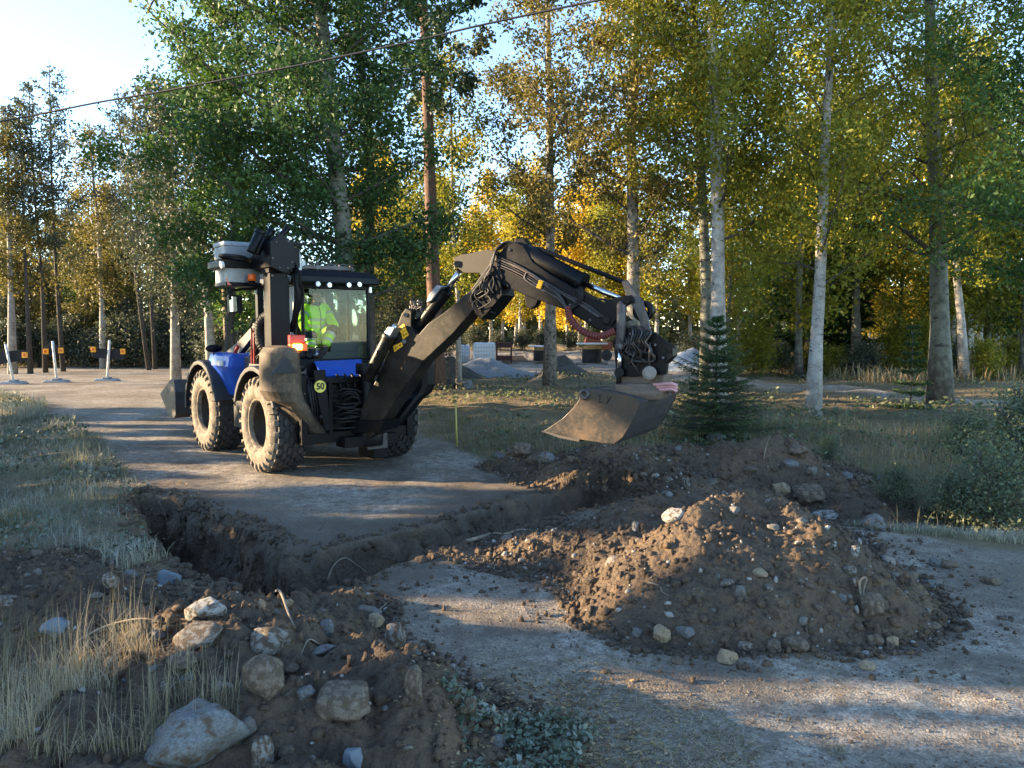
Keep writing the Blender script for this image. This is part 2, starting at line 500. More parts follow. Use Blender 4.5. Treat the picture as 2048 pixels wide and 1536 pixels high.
nx, ny = len(gx), len(gy)
idx = np.arange(nx * ny).reshape(ny, nx)
Fq = np.stack([idx[:-1, :-1].ravel(), idx[:-1, 1:].ravel(), idx[1:, 1:].ravel(), idx[1:, :-1].ravel()], 1)

def soil_nodes(m):
    n1 = m.noise(1.3, 6, .7); n2 = m.noise(18, 6, .75); n3 = m.noise(85, 4, .7)
    c = m.ramp(n1, [(.32, (.06, .042, .03)), (.5, (.115, .085, .06)), (.62, (.19, .125, .072)), (.74, (.17, .15, .125))])
    c = m.mix(m.ramp(n2, [(.42, 0.0), (.62, .75)]), c, (.135, .1, .07))
    c = m.mix(m.ramp(n3, [(.60, 0.0), (.72, .6)]), c, (.21, .17, .13)); c = m.mix(m.ramp(n3, [(.34, .6), (.44, 0.0)]), c, (.035, .026, .019))
    h = m.math('ADD', m.math('MULTIPLY', n2, .7), m.math('MULTIPLY', n3, .35))
    v = m.vor(26); h = m.math('SUBTRACT', h, m.math('MULTIPLY', v, .5))
    return c, h
M_soil = MT('soil'); _c, _h2 = soil_nodes(M_soil)
M_soil = M_soil.fin(_c, .93, spec=.2, nrm=M_soil.bump(_h2, .045, 1.0))

m = MT('ground')
sc_, sh_ = soil_nodes(m)
# packed gravel road with frost and tyre dirt
r1 = m.noise(.55, 5, .65); r2 = m.noise(7, 5, .7); r3 = m.noise(75, 4, .7); rv = m.vor(70, out='Color')
rc = m.ramp(r1, [(.36, (.155, .128, .09)), (.5, (.26, .228, .178)), (.64, (.36, .335, .285))])
rvn = N(m.nt, 'ShaderNodeSeparateColor'); m.L(rv, rvn.inputs[0]); rc = m.mix(.55, rc, m.mix(rvn.outputs[0], (.35, .33, .31), (1.75, 1.7, 1.65)), 'MULTIPLY')
rc = m.mix(m.ramp(r2, [(.4, 0.0), (.62, .8)]), rc, (.125, .098, .075))
rc = m.mix(m.ramp(r3, [(.56, 0.0), (.72, .75)]), rc, (.36, .34, .32))
rc = m.mix(m.ramp(r3, [(.28, .6), (.42, 0.0)]), rc, (.06, .05, .042))
rh = m.math('ADD', m.math('MULTIPLY', r3, .8), m.math('MULTIPLY', r2, .8)); rh = m.math('SUBTRACT', rh, m.math('MULTIPLY', m.vor(70), .5))
g1 = m.noise(.8, 4, .6); g2 = m.noise(12, 5, .7)
gc = m.ramp(g1, [(.3, (.085, .078, .035)), (.5, (.15, .115, .06)), (.7, (.22, .165, .10))])
gc = m.mix(m.ramp(g2, [(.45, 0.0), (.7, .7)]), gc, (.13, .105, .07))
ar = m.attr('road'); as_ = m.attr('soil')
mud = m.attr('mud'); rc = m.mix(mud, rc, m.mix(r2, (.05, .038, .028), (.12, .094, .07)))
c = m.mix(ar, gc, rc); c = m.mix(as_, c, sc_)
h = m.math('ADD', m.math('MULTIPLY', rh, .35), m.math('MULTIPLY', m.math('MULTIPLY', sh_, as_), .9))
h = m.math('ADD', h, m.math('MULTIPLY', m.math('MULTIPLY', g2, m.math('SUBTRACT', 1.0, ar, True)), 1.5))
M_ground = m.fin(c, .9, spec=.25, nrm=m.bump(h, .03, 1.0))
_wm = sstep(-.03, .06, SDT) * sstep(.7, .3, SDT) * (yf < 14)
_dx = (fbm(xf + yf, Z * 1.3, 3.5, 4, 201, .5) * .11 + (billow(xf - yf, Z, 6, 2, 203) - .4) * .05) * _wm; _dy = (fbm(xf - yf, Z * 1.3, 3.5, 4, 202, .5) * .11 + (billow(xf + yf, Z, 6, 2, 204) - .4) * .05) * _wm
gobj = np_mesh('ground', np.stack([xf + _dx, yf + _dy, Z], 1), Fq, M_ground, {'road': A_road, 'soil': _soil, 'mud': A_mud}, smooth=True)
setp(gobj, 'packed gravel road with a trench dug across it between frosty grass verges', 'ground', kind='structure')

# ------------------------------------------------------------------ the spoil heaps, each its own thing
def heap_obj(f, bb, step, name, label):
    ax_ = np.arange(bb[0], bb[1], step); ay_ = np.arange(bb[2], bb[3], step)
    X, Y = np.meshgrid(ax_, ay_); x, y = X.ravel(), Y.ravel()
    h = f(x, y); g = base_h(x, y)
    z = g + np.where(h > 0, h, h * .8) 
    # the heap never overhangs the trench
    sd = trench_h(x, y)[1]
    z = np.where((sd > .02), g - .6 - sd, z)
    keep = (h > -.05) & (sd < .1)
    nx, ny = len(ax_), len(ay_); idx = np.arange(nx * ny).reshape(ny, nx)
    F = np.stack([idx[:-1, :-1].ravel(), idx[:-1, 1:].ravel(), idx[1:, 1:].ravel(), idx[1:, :-1].ravel()], 1)
    F = F[keep[F].all(1)]
    used = np.unique(F); remap = -np.ones(nx * ny, int); remap[used] = np.arange(len(used))
    o = np_mesh(name, np.stack([x, y, z], 1)[used], remap[F], M_soil, smooth=True)
    setp(o, label, 'earth mound', 'spoil heaps dug out of the trench')
    return o
heap_obj(heap_main, HEAPS[0][1], .018, 'earth_mound', 'tall heap of brown soil and stones with a sunlit left slope, on the gravel')
heap_obj(heap_far, HEAPS[1][1], .03, 'earth_mound', 'long low heap of grey brown soil under the digging bucket and young spruce')
heap_obj(heap_left, HEAPS[2][1], .02, 'earth_mound', 'stony bank of dark soil between tall dry grass and trench')

# ------------------------------------------------------------------ stones
m = MT('stone'); n1 = m.noise(6, 5, .65); n2 = m.noise(26, 4, .6)
oi = N(m.nt, 'ShaderNodeObjectInfo')
base = m.ramp(oi.outputs['Random'], [(0, (.15, .115, .08)), (.4, (.19, .165, .135)), (.7, (.24, .225, .2)), (1, (.13, .12, .11))])
c = m.mix(m.ramp(n1, [(.42, 0.0), (.62, .85)]), base, (.085, .058, .038))
c = m.mix(m.ramp(n2, [(.55, 0.0), (.7, .5)]), c, (.33, .31, .28))
M_stone = m.fin(c, .85, spec=.3, nrm=m.bump(m.math('ADD', n1, n2), .02, .6))
def stonemat(name, light, dark, cov, soil=(.095, .066, .043)):
    m = MT(name); n1 = m.noise(3.2, 5, .6); n2 = m.noise(22, 4, .65); n3 = m.noise(5.5, 4, .7)
    c = m.mix(m.ramp(n2, [(.35, 0.0), (.65, 1.0)]), light, dark)
    c = m.mix(m.ramp(n1, [(cov - .07, 1.0), (cov + .05, 0.0)]), c, soil)
    c = m.mix(m.ramp(n3, [(.6, 0.0), (.7, .35)]), c, (.38, .4, .38))
    return m.fin(c, .85, spec=.3, nrm=m.bump(m.math('ADD', n1, n2), .02, .6))
M_st_pale = stonemat('pale_stone', (.30, .28, .25), (.15, .135, .11), .54)
M_st_white = stonemat('white_stone', (.40, .39, .36), (.2, .19, .165), .49)
M_st_grey = stonemat('grey_stone', (.2, .205, .2), (.10, .10, .095), .46)
M_st_brown = stonemat('brown_stone', (.21, .165, .12), (.13, .095, .065), .53)
M_st_tan = stonemat('tan_stone', (.36, .27, .17), (.25, .18, .11), .42)
M_st_blue = stonemat('blue_grey_stone', (.20, .235, .26), (.14, .16, .18), .33)

import bmesh
def stone_mesh(seed, sub, ang=.5):
    bm = bmesh.new(); bmesh.ops.create_icosphere(bm, subdivisions=sub, radius=1)
    V = np.array([v.co[:] for v in bm.verts]); r = np.random.RandomState(seed)
    d = np.ones(len(V))
    for _ in range(r.randint(10, 17)):                    # planar facets: a rounded, broken moraine stone
        n = r.normal(size=3); n /= np.linalg.norm(n); k = r.uniform(.55, .9)
        q = V @ n; lim = np.where(q > k, k / np.maximum(q, 1e-6), 1)
        d = np.minimum(d, lim * ang + (1 - ang) * np.minimum(1, lim + .12))
    off = r.uniform(0, 50)
    d = d * (1 + .13 * fbm(V[:, 0] + off + V[:, 2] * .7, V[:, 1] + off - V[:, 2] * .6, 1.1, 3, seed % 97) + .05 * fbm(V[:, 0] * 1.3 + V[:, 2] + off, V[:, 1] + V[:, 2] * .5, 4, 3, seed % 89))
    if sub > 3: d = d * (1 + .05 * billow(V[:, 0] * 1.7 + off, V[:, 1] + V[:, 2], 3, 3, seed) + .02 * fbm(V[:, 0] * 3 + V[:, 2] * 2, V[:, 1] * 3 - V[:, 2], 5, 3, seed))
    V = V * d[:, None]
    F = np.array([[v.index for v in f.verts] for f in bm.faces]); bm.free()
    me = bpy.data.meshes.new('stone'); me.from_pydata(V.tolist(), [], F.tolist()); me.polygons.foreach_set('use_smooth', [sub > 2 or ang < .4] * len(F)); me.update()
    return me
STM = {}
def stone(x, y, z, sx, sy, sz, mat, label, cat='stone', group=None, seed=0, rot=None, sub=4, name='stone'):
    key = (seed % 14, sub, mat.name)
    if key not in STM:
        me = stone_mesh(key[0] * 7 + 3, sub, .92); me.materials.append(mat); STM[key] = me
    o = bpy.data.objects.new(name, STM[key]); COL.objects.link(o)
    o.location = (x, y, z); o.scale = (sx, sy, sz)
    o.rotation_euler = rot or (rnd.uniform(-.3, .3), rnd.uniform(-.3, .3), rnd.uniform(0, 6.28))
    return setp(o, label, cat, group)
# (px, py of the stone's middle, width, height in photo pixels, material, label)
ST = [
 (390, 1462, 205, 165, M_st_grey, 'boulder', 'biggest boulder, grey with pale lichen, half hidden by the tall dry grass'),
 (528, 1500, 52, 85, M_st_pale, 'boulder', 'upright brown boulder with a white right edge, beside the biggest grey boulder'),
 (412, 1214, 78, 58, M_st_white, 'stone', 'angular cream stone with a sunlit yellow corner, at the near edge of the deep trench'),
 (398, 1266, 108, 48, M_st_pale, 'boulder', 'long grey boulder with a white right end, just below the cream stone'),
 (543, 1276, 92, 62, M_st_pale, 'boulder', 'pale flat topped boulder with two brown soil patches on its face'),
 (790, 1270, 54, 58, M_st_pale, 'stone', 'grey white rounded stone where the left spoil bank meets the gravel'),
 (692, 1400, 120, 82, M_st_brown, 'boulder', 'large soil caked boulder with a white chip at its lower right end'),
 (528, 1352, 88, 92, M_st_brown, 'boulder', 'rusty brown soil covered boulder below the pale flat topped one'),
 (829, 1368, 42, 78, M_st_brown, 'stone', 'tall oval brown stone standing on end in the left spoil bank'),
 (336, 1155, 44, 36, M_st_blue, 'stone', 'smooth blue grey stone on the left lip of the deep trench'),
 (222, 1160, 42, 36, M_st_pale, 'stone', 'pale stone in the dark soil under the grass verge, left of the blue grey stone'),
 (118, 1254, 66, 34, M_st_blue, 'stone', 'flat frosted blue grey stone among the grass tips at the left edge'),
 (15, 1200, 40, 30, M_st_pale, 'stone', 'whitish stone cut by the left edge of the photo'),
 (312, 1271, 34, 32, M_st_grey, 'stone', 'round grey stone to the left of the long grey boulder'),
 (646, 1299, 62, 26, M_st_grey, 'stone', 'flat grey stone to the right of the pale flat topped boulder'),
 (655, 1252, 34, 40, M_st_grey, 'stone', 'egg shaped grey stone standing behind the flat grey one'),
 (960, 1372, 18, 26, M_st_white, 'stone', 'small bright white stone at the right end of the left spoil bank'),
 (938, 1408, 32, 40, M_st_brown, 'stone', 'brown rounded stone below the small bright white one'),
 (962, 1398, 28, 26, M_st_brown, 'stone', 'small brown stone tucked beside the bright white one'),
 (708, 1516, 52, 52, M_st_blue, 'stone', 'dark blue grey stone at the bottom edge of the photo'),
 (612, 1384, 36, 30, M_st_grey, 'stone', 'round grey stone between the rusty boulder and the large caked one'),
 (366, 1320, 56, 38, M_st_brown, 'stone', 'brown stone with a rusty side under the long grey boulder'),
 (374, 1357, 32, 20, M_st_grey, 'stone', 'thin flat grey stone above the biggest boulder'),
 (335, 1372, 40, 22, M_st_pale, 'stone', 'pale wedge of stone leaning on top of the biggest boulder'),
 (222, 1325, 36, 26, M_st_pale, 'stone', 'greenish pale stone behind the dry grass stems'),
 (192, 1192, 24, 16, M_st_pale, 'stone', 'small oval stone in the dark soil above the dry grass'),
 (290, 1310, 38, 22, M_st_brown, 'stone', 'dull brown stone lying among smaller ones left of the rusty sided stone'),
 (752, 1238, 40, 34, M_st_tan, 'stone', 'tan clod topped stone catching sun behind the grey white rounded stone'),
 (575, 1205, 24, 22, M_st_tan, 'stone', 'small tan stone with a sunlit tip at the trench lip'),
 (520, 1206, 26, 20, M_st_tan, 'stone', 'small yellowish stone right of the cream stone'),
 (808, 1172, 20, 20, M_st_pale, 'stone', 'little pale stone on the gravel corner by the root clod'),
 (1349, 1028, 48, 34, M_st_white, 'stone', 'angular white grey stone on the upper left of the tall heap'),
 (1271, 1052, 16, 26, M_st_white, 'stone', 'small white upright stone on the left shoulder of the tall heap'),
 (1562, 977, 48, 30, M_st_tan, 'stone', 'rounded tan stone lit orange by the sun, on the back crest of the tall heap'),
 (1618, 985, 62, 42, M_st_brown, 'boulder', 'brown soil covered boulder right of the orange lit stone'),
 (1650, 1030, 52, 22, M_st_white, 'stone', 'flat white stone on the right of the tall heap crest'),
 (1750, 1048, 44, 38, M_st_grey, 'stone', 'grey stone on the right shoulder of the tall heap near the frosty grass'),
 (1456, 1314, 42, 36, M_st_tan, 'stone', 'squarish tan stone, biggest of those at the front foot of the tall heap'),
 (1488, 1292, 32, 24, M_st_pale, 'stone', 'pale tan stone just behind the squarish one'),
 (1323, 1268, 32, 42, M_st_tan, 'stone', 'pyramid shaped tan stone at the front foot of the tall heap'),
 (1370, 1262, 38, 30, M_st_grey, 'stone', 'grey stone to the right of the pyramid shaped one'),
 (1274, 1262, 24, 22, M_st_grey, 'stone', 'small round grey stone left of the pyramid shaped one'),
 (1467, 1338, 14, 10, M_st_pale, 'stone', 'tiny pinkish pale stone in front of the squarish tan one'),
 (1354, 1320, 26, 18, M_st_brown, 'stone', 'brown clod like stone alone on the gravel before the heap'),
 (1734, 1306, 20, 15, M_st_white, 'stone', 'small cream stone on the gravel right of the heap foot'),
 (1734, 1330, 32, 24, M_st_tan, 'stone', 'cube like tan stone in front of the small cream one'),
 (1785, 1282, 28, 26, M_st_tan, 'stone', 'light brown stone at the right front foot of the tall heap'),
 (1750, 1280, 42, 30, M_st_brown, 'stone', 'dark brown stone touching the light brown one'),
 (1865, 1251, 28, 18, M_st_brown, 'stone', 'brown flat stone on the gravel right of the tall heap'),
 (1878, 1286, 14, 12, M_st_brown, 'stone', 'small round brown stone alone on the gravel'),
 (1938, 1228, 18, 18, M_st_brown, 'stone', 'rough brown clod of stone standing on the open gravel to the right'),
 (1866, 1166, 42, 20, M_st_grey, 'stone', 'flat grey stone at the right toe of the tall heap'),
 (1870, 1125, 28, 22, M_st_grey, 'stone', 'grey stone at the far right toe of the tall heap'),
 (1899, 1129, 34, 18, M_st_brown, 'stone', 'low brown stone right of the far toe of the tall heap'),
 (1980, 1160, 34, 22, M_st_brown, 'stone', 'brown wedge stone farthest out on the gravel'),
 (2020, 1160, 18, 9, M_st_grey, 'stone', 'flat chip of grey stone nearest the right edge of the photo'),
 (1453, 1165, 28, 26, M_st_pale, 'stone', 'pale stone bedded in the middle of the tall heap front slope'),
 (1538, 1175, 20, 20, M_st_pale, 'stone', 'small pale stone to the right in the middle of the front slope'),
 (1520, 1144, 28, 24, M_st_tan, 'stone', 'tan stone bedded above the two pale ones on the front slope'),
 (1700, 1138, 26, 20, M_st_pale, 'stone', 'pale stone bedded in the right slope of the tall heap'),
 (1710, 1100, 20, 28, M_st_white, 'stone', 'whitish upright stone high in the right slope of the tall heap'),
 (1712, 1164, 24, 26, M_st_pale, 'stone', 'narrow light stone below the pale one in the right slope'),
 (1742, 1208, 48, 62, M_st_brown, 'boulder', 'tall soil covered slab low in the right slope, with a root over it'),
 (1590, 1287, 52, 34, M_st_brown, 'boulder', 'wide brown boulder in the foot of the heap, right of the squarish tan stone'),
 (1548, 1292, 36, 26, M_st_brown, 'stone', 'brown stone between the pale tan stone and the wide brown boulder'),
 (1432, 873, 36, 30, M_st_grey, 'stone', 'pointed grey stone on the crest of the long heap, before the young spruce'),
 (1371, 966, 16, 32, M_st_pale, 'stone', 'pale upright slab like stone on the front of the long heap'),
 (1287, 949, 16, 13, M_st_pale, 'stone', 'pale pebble stone, left one of three in a row on the long heap'),
 (1311, 951, 16, 13, M_st_white, 'stone', 'whitest pebble stone, middle one of three in a row on the long heap'),
 (1335, 957, 18, 16, M_st_pale, 'stone', 'grey pale pebble stone, right one of three in a row on the long heap'),
 (1592, 899, 46, 30, M_st_brown, 'boulder', 'brown boulder on the right end of the long heap crest'),
 (1582, 925, 36, 16, M_st_grey, 'stone', 'flat stone below the brown boulder on the long heap'),
 (1500, 938, 26, 18, M_st_brown, 'stone', 'brown stone in the middle of the long heap face'),
 (1694, 950, 22, 18, M_st_grey, 'stone', 'grey stone left of a cluster at the right end of the long heap'),
 (1728, 958, 34, 22, M_st_brown, 'boulder', 'brown boulder in the cluster at the right end of the long heap'),
 (1764, 955, 24, 20, M_st_grey, 'stone', 'rounded grey stone right of the cluster by the grassy bank'),
 (1044, 898, 42, 34, M_st_brown, 'boulder', 'dark boulder at the road edge behind the trench, beneath the bucket lip'),
 (1094, 916, 34, 28, M_st_grey, 'stone', 'grey stone with a white top at the road edge, right of the dark boulder'),
 (1066, 920, 26, 20, M_st_brown, 'stone', 'brown stone between the dark boulder and the white topped one'),
 (1145, 918, 24, 16, M_st_brown, 'stone', 'small brown stone at the left end of the long heap'),
 (1000, 912, 26, 18, M_st_grey, 'stone', 'small grey stone in the grass left of the dark boulder'),
]
for i, (px, py, w, h, mt, cat, lab) in enumerate(ST):
    g = hitg(px, min(py + h * .38, 1600))
    d = g[1] * FPX and g[1] / FPX
    sx = w * d / 2 * 1.08; sz = h * d / 2 * 1.1
    c = P(px, py, g[1] + sx * .3); c[2] -= sz * .12
    sy = max(min(sx, sz * 1.5), sx * .75)
    stone(c[0], c[1], c[2], sx, sy, sz, mt, lab, cat, None, seed=i * 5 + 1, rot=(rnd.uniform(-.25, .25), rnd.uniform(-.2, .2), rnd.uniform(-.4, .4)), name='boulder' if cat == 'boulder' else 'stone')
# the nameless smaller stones on each heap
SMALL = []
def strew(n, bb, f, lo, hi, label, group, hmin=.03, pw=2.2):
    k = 0; r = random.Random(len(label))
    while k < n:
        x = r.uniform(bb[0], bb[1]); y = r.uniform(bb[2], bb[3])
        if y < 3.3: continue
        if abs(x) > y * .72: continue
        h = float(f(np.array([x]), np.array([y]))[0])
        if h < hmin or (h > .3 and r.random() < .5): continue
        if float(trench_h(np.array([x]), np.array([y]))[1][0]) > 0: continue
        s = lo + (hi - lo) * r.random() ** pw
        a, b2 = r.uniform(.7, 1.25), r.uniform(.55, .9)
        mt = r.choice([M_stone, M_stone, M_st_brown, M_st_grey])
        o = stone(x, y, gh(x, y) + s * .12, s * a, s, s * b2, mt, label, 'stone', group, seed=r.randint(0, 9), sub=2 if s < .045 else 3)
        SMALL.append((o, ('small ' if s < .05 else 'larger ') + {M_stone.name: 'soil stained', M_st_brown.name: 'brown', M_st_grey.name: 'grey'}[mt.name]))
        k += 1
strew(78, HEAPS[0][1], heap_main, .022, .085, 'small unnamed soil coloured stone on the tall sunlit heap', 'small stones on the tall heap')
strew(50, HEAPS[1][1], heap_far, .03, .11, 'small dull stone on the long low heap behind the trench', 'small stones on the long heap')
strew(88, HEAPS[2][1], heap_left, .018, .075, 'small dull stone in the dark spoil bank near the dry grass', 'small stones in the left spoil bank')

label_near(SMALL, [(390, 1462, 'the biggest grey boulder'), (412, 1214, 'the angular cream stone'), (543, 1276, 'the pale flat topped boulder'), (790, 1270, 'the grey white rounded stone'), (692, 1400, 'the large soil caked boulder'),
 (336, 1155, 'the smooth blue grey stone'), (118, 1254, 'the flat frosted stone'), (960, 1372, 'the small bright white stone'), (708, 1516, 'the dark blue grey stone'), (1349, 1028, 'the angular white grey stone'), (1271, 1052, 'the small white upright stone'),
 (1562, 977, 'the orange lit stone'), (1650, 1030, 'the flat white stone'), (1750, 1048, 'the grey shoulder stone'), (1456, 1314, 'the squarish tan stone'), (1323, 1268, 'the pyramid shaped stone'), (1453, 1165, 'the pale bedded stone'),
 (1742, 1208, 'the soil covered slab'), (1785, 1282, 'the light brown foot stone'), (1866, 1166, 'the flat toe stone'), (1432, 873, 'the pointed crest stone'), (1371, 966, 'the pale upright slab stone'), (1592, 899, 'the brown crest boulder'), (1728, 958, 'the stone cluster'), (1044, 898, 'the dark roadside boulder')], 'stone')
# loose clods and pebbles nobody could count
def clods(n, sampler, lo, hi, name, label, mat, seed, pw=3):
    r = np.random.RandomState(seed)
    x, y = sampler(r, n)
    z = total_h(x, y)
    s = lo + (hi - lo) * r.random_sample(len(x)) ** pw
    ico = bmesh.new(); bmesh.ops.create_icosphere(ico, subdivisions=1, radius=1)
    V0 = np.array([v.co[:] for v in ico.verts]); F0 = np.array([[v.index for v in f.verts] for f in ico.faces]); ico.free()
    jit = 1 + r.uniform(-.42, .42, (len(x), len(V0), 1))
    sc = r.uniform(.45, 1.3, (len(x), 1, 3)) * s[:, None, None]
    V = V0[None] * jit * sc + np.stack([x, y, z + s * .25], 1)[:, None, :]
    F = F0[None] + (np.arange(len(x)) * len(V0))[:, None, None]
    o = np_mesh(name, V.reshape(-1, 3), F.reshape(-1, 3), mat, k=3)
    return setp(o, label, name, kind='stuff')
def heap_sampler(f, bb, lo=-.1, hi=9):
    def s(r, n):
        x = r.uniform(bb[0], bb[1], n * 4); y = r.uniform(bb[2], bb[3], n * 4)
        h = f(x, y); ok = (h > lo) & (h < hi) & (np.abs(x) < y * .74) & (trench_h(x, y)[1] < 0) & (r.random_sample(n * 4) < np.where(h < .1, 1, .5))
        return x[ok][:n], y[ok][:n]
    return s
clods(24000, heap_sampler(heap_main, HEAPS[0][1], -.12), .0035, .036, 'rubble', 'crumbs and clods of brown soil strewn over and round the tall heap', M_soil, 1, 9)
clods(10000, heap_sampler(heap_far, HEAPS[1][1], -.1), .008, .05, 'rubble', 'crumbs and clods of soil strewn over the long low heap', M_soil, 2, 6)
clods(24000, heap_sampler(heap_left, HEAPS[2][1], -.1), .003, .036, 'rubble', 'crumbs and clods of dark soil strewn over the left spoil bank', M_soil, 3, 8)
def road_sampler(r, n):
    y = 3.3 + 11 * r.random_sample(n * 3) ** 1.6; x = r.uniform(-.72, .72, n * 3) * y
    ok = (poly_sd(x, y, ROAD) > 0) & (trench_h(x, y)[1] < -.03); return x[ok][:n], y[ok][:n]
clods(24000, road_sampler, .002, .010, 'gravel', 'loose fine pebbles lying on the packed gravel road', stonemat('road_gravel', (.2, .19, .175), (.09, .08, .07), .5), 4, 5)
def lip_sampler(r, n):
    x = r.uniform(-5.3, 2, n * 14); y = r.uniform(5.6, 11, n * 14); sd = trench_h(x, y)[1]
    ok = (sd < 0) & (sd > -.22 * r.random_sample(n * 14)); return x[ok][:n], y[ok][:n]
clods(2200, lip_sampler, .003, .022, 'rubble', 'crumbled soil along the broken lips of the trench', M_soil, 5, 3)

def wall_sampler(r, n):
    x = r.uniform(-5.3, 2, n * 14); y = r.uniform(5.6, 11, n * 14); sd = trench_h(x, y)[1]
    ok = (sd > 0) & (sd < .35) & ((x < -1.9) | (r.random_sample(n * 14) < .15)); return x[ok][:n], y[ok][:n]
clods(3600, wall_sampler, .006, .045, 'rubble', 'lumps of torn soil sticking out of the trench walls', M_soil, 6, 4)

def spill_sampler(r, n):
    x = r.uniform(-1.5, 5.2, n * 6); y = r.uniform(3.9, 9.4, n * 6); h = heap_main(x, y)
    ok = (h < .0) & (h > -.45 * r.random_sample(n * 6) ** 2.2) & (trench_h(x, y)[1] < -.02); return x[ok][:n], y[ok][:n]
clods(5200, spill_sampler, .003, .03, 'rubble', 'soil crumbs spilled over the gravel round the foot of the tall heap', M_soil, 8, 6)
def spill2(r, n):
    x = r.uniform(-2, 1.2, n * 8); y = r.uniform(3.3, 8.4, n * 8); sd = poly_sd(x, y, SPOIL)
    ok = (sd < 0) & (sd > -.6 * r.random_sample(n * 8) ** 2) & (trench_h(x, y)[1] < -.02); return x[ok][:n], y[ok][:n]
clods(3500, spill2, .003, .026, 'rubble', 'soil crumbs spilled over the gravel beside the left spoil bank', M_soil, 9, 6)

M_chip = stonemat('pale_chips', (.34, .32, .29), (.2, .18, .15), .42)
clods(420, heap_sampler(heap_main, HEAPS[0][1], -.1), .008, .028, 'pebbles', 'countless pale pebbles and chips in the tall heap', M_chip, 21, 2)
clods(380, heap_sampler(heap_left, HEAPS[2][1], -.1), .006, .024, 'pebbles', 'countless pale pebbles and chips in the left spoil bank', M_chip, 22, 2)
clods(300, heap_sampler(heap_far, HEAPS[1][1], -.1), .012, .04, 'pebbles', 'countless pale pebbles and chips in the long low heap', M_chip, 23, 2)
clods(520, lip_sampler, .02, .06, 'rubble', 'broken crust lumps at the lips of the trench', M_soil, 24, 2.5)
# ------------------------------------------------------------------ the backhoe loader
HA = math.radians(39)
VO = (-2.91, 12.19, 0.0)
V = Frame(VO, (math.cos(HA), math.sin(HA), 0), (-math.sin(HA), math.cos(HA), 0))
B = Frame((-2.14, 11.4, 0), (.867, -.4985, 0), (-.4985, -.867, 0))
def vh(px, py, ax, v):
    return V.w(*V.hit(px, py, ax, v))
def bp(px, py, n=0.0):
    return B.w(*B.hit(px, py, 1, n))
M_black = painted('black_paint', (.0025, .0032, .005), .38, (.012, .010, .009), .2); M_black.node_tree.nodes['Principled BSDF'].inputs['Specular IOR Level'].default_value = .16
M_boom = painted('dusty_black_paint', (.0035, .0035, .0035), .38, (.11, .085, .06), .25, sc=1.6)
M_dust = painted('dust_caked_plastic', (.05, .04, .03), .6, (.19, .14, .09), .85, sc=2.6)
M_blue = painted('blue_paint', (.012, .075, .42), .3, (.08, .07, .09), .3)
M_fender = painted('fender_plastic', (.022, .025, .03), .5, (.09, .078, .065), .35)
M_steel = painted('worn_steel', (.085, .085, .09), .38, (.07, .045, .03), .6, metal=.6, sc=4)
M_brownsteel = painted('brown_patched_steel', (.05, .048, .046), .36, (.15, .095, .055), .6, metal=.5, sc=3)  # steel with brown patches, for one bucket side plate
M_chrome = painted('chrome_rod', (.6, .6, .6), .18, (.3, .3, .3), .15, metal=1)
M_alu = painted('aluminium_sheet', (.27, .29, .31), .45, (.2, .2, .2), .4, metal=.7, sc=9)
M_white = painted('white_plastic', (.6, .62, .62), .4, (.3, .28, .25), .35)
M_rubber = MT('tyre_rubber')
_n = M_rubber.noise(4, 4, .6)
M_rubber = M_rubber.fin(M_rubber.mix(M_rubber.ramp(_n, [(.45, .1), (.7, .7)]), (.022, .022, .024), (.085, .075, .065)), .75, nrm=M_rubber.bump(M_rubber.noise(60, 3, .6), .003, .4))
M_sidew = MT('muddy_sidewall')
_n = M_sidew.noise(9, 6, .72)
M_sidew = M_sidew.fin(M_sidew.ramp(_n, [(.34, (.03, .026, .022)), (.5, (.11, .09, .068)), (.68, (.22, .18, .135))]), .85, nrm=M_sidew.bump(_n, .01, .5))
M_hose = painted('rubber_hose', (.012, .012, .013), .45, (.1, .085, .07), .25)
M_red = painted('red_paint', (.35, .03, .025), .45, (.1, .06, .05), .4)
M_hred = painted('red_hose_spiral', (.17, .04, .035), .6, (.06, .04, .035), .6)
M_pink = painted('pink_hose', (.5, .26, .27), .5, (.2, .14, .12), .3)
M_yel = painted('yellow_sticker', (.85, .42, .02), .45, (.3, .2, .08), .25)
M_sign = painted('yellow_sign', (.72, .62, .12), .45, (.3, .28, .1), .2)
def plain(name, c, rough=.5, metal=0, **kw):
    m = MT(name); n = m.noise(20, 3, .6)
    return m.fin(m.mix(m.math('MULTIPLY', n, .3), c, tuple(q * .6 for q in c)), rough, metal, **kw)
M_ink = plain('black_ink', (.01, .01, .01), .6)
M_lamp = plain('lamp_glass', (.75, .78, .8), .15, .2)
M_amber = plain('amber_plastic', (.8, .13, .01), .3)
M_redl = plain('red_lens', (.5, .02, .015), .25)
M_int = plain('cab_plastic', (.05, .065, .075), .6)
M_seat = plain('seat_fabric', (.02, .02, .022), .9)
m = MT('lit_indicator'); m.fin((1, .35, .05), .4, Emission_Color=(1, .33, .03), Emission_Strength=9.0); M_lit = m.m
m = MT('cab_glass'); g = N(m.nt, 'ShaderNodeBsdfGlossy', inp={'Roughness': .02}); t = N(m.nt, 'ShaderNodeBsdfTransparent', inp={'Color': (.86, .92, .9, 1)})
fr = N(m.nt, 'ShaderNodeFresnel', inp={'IOR': 1.45}); mx = N(m.nt, 'ShaderNodeMixShader')
m.L(m.math('MULTIPLY', fr.outputs[0], .45), mx.inputs[0]); m.L(t.outputs[0], mx.inputs[1]); m.L(g.outputs[0], mx.inputs[2]); m.L(mx.outputs[0], m.out.inputs[0]); M_glass = m.m
m = MT('mirror_glass'); M_mirror = m.fin((.8, .8, .8), .05, 1)

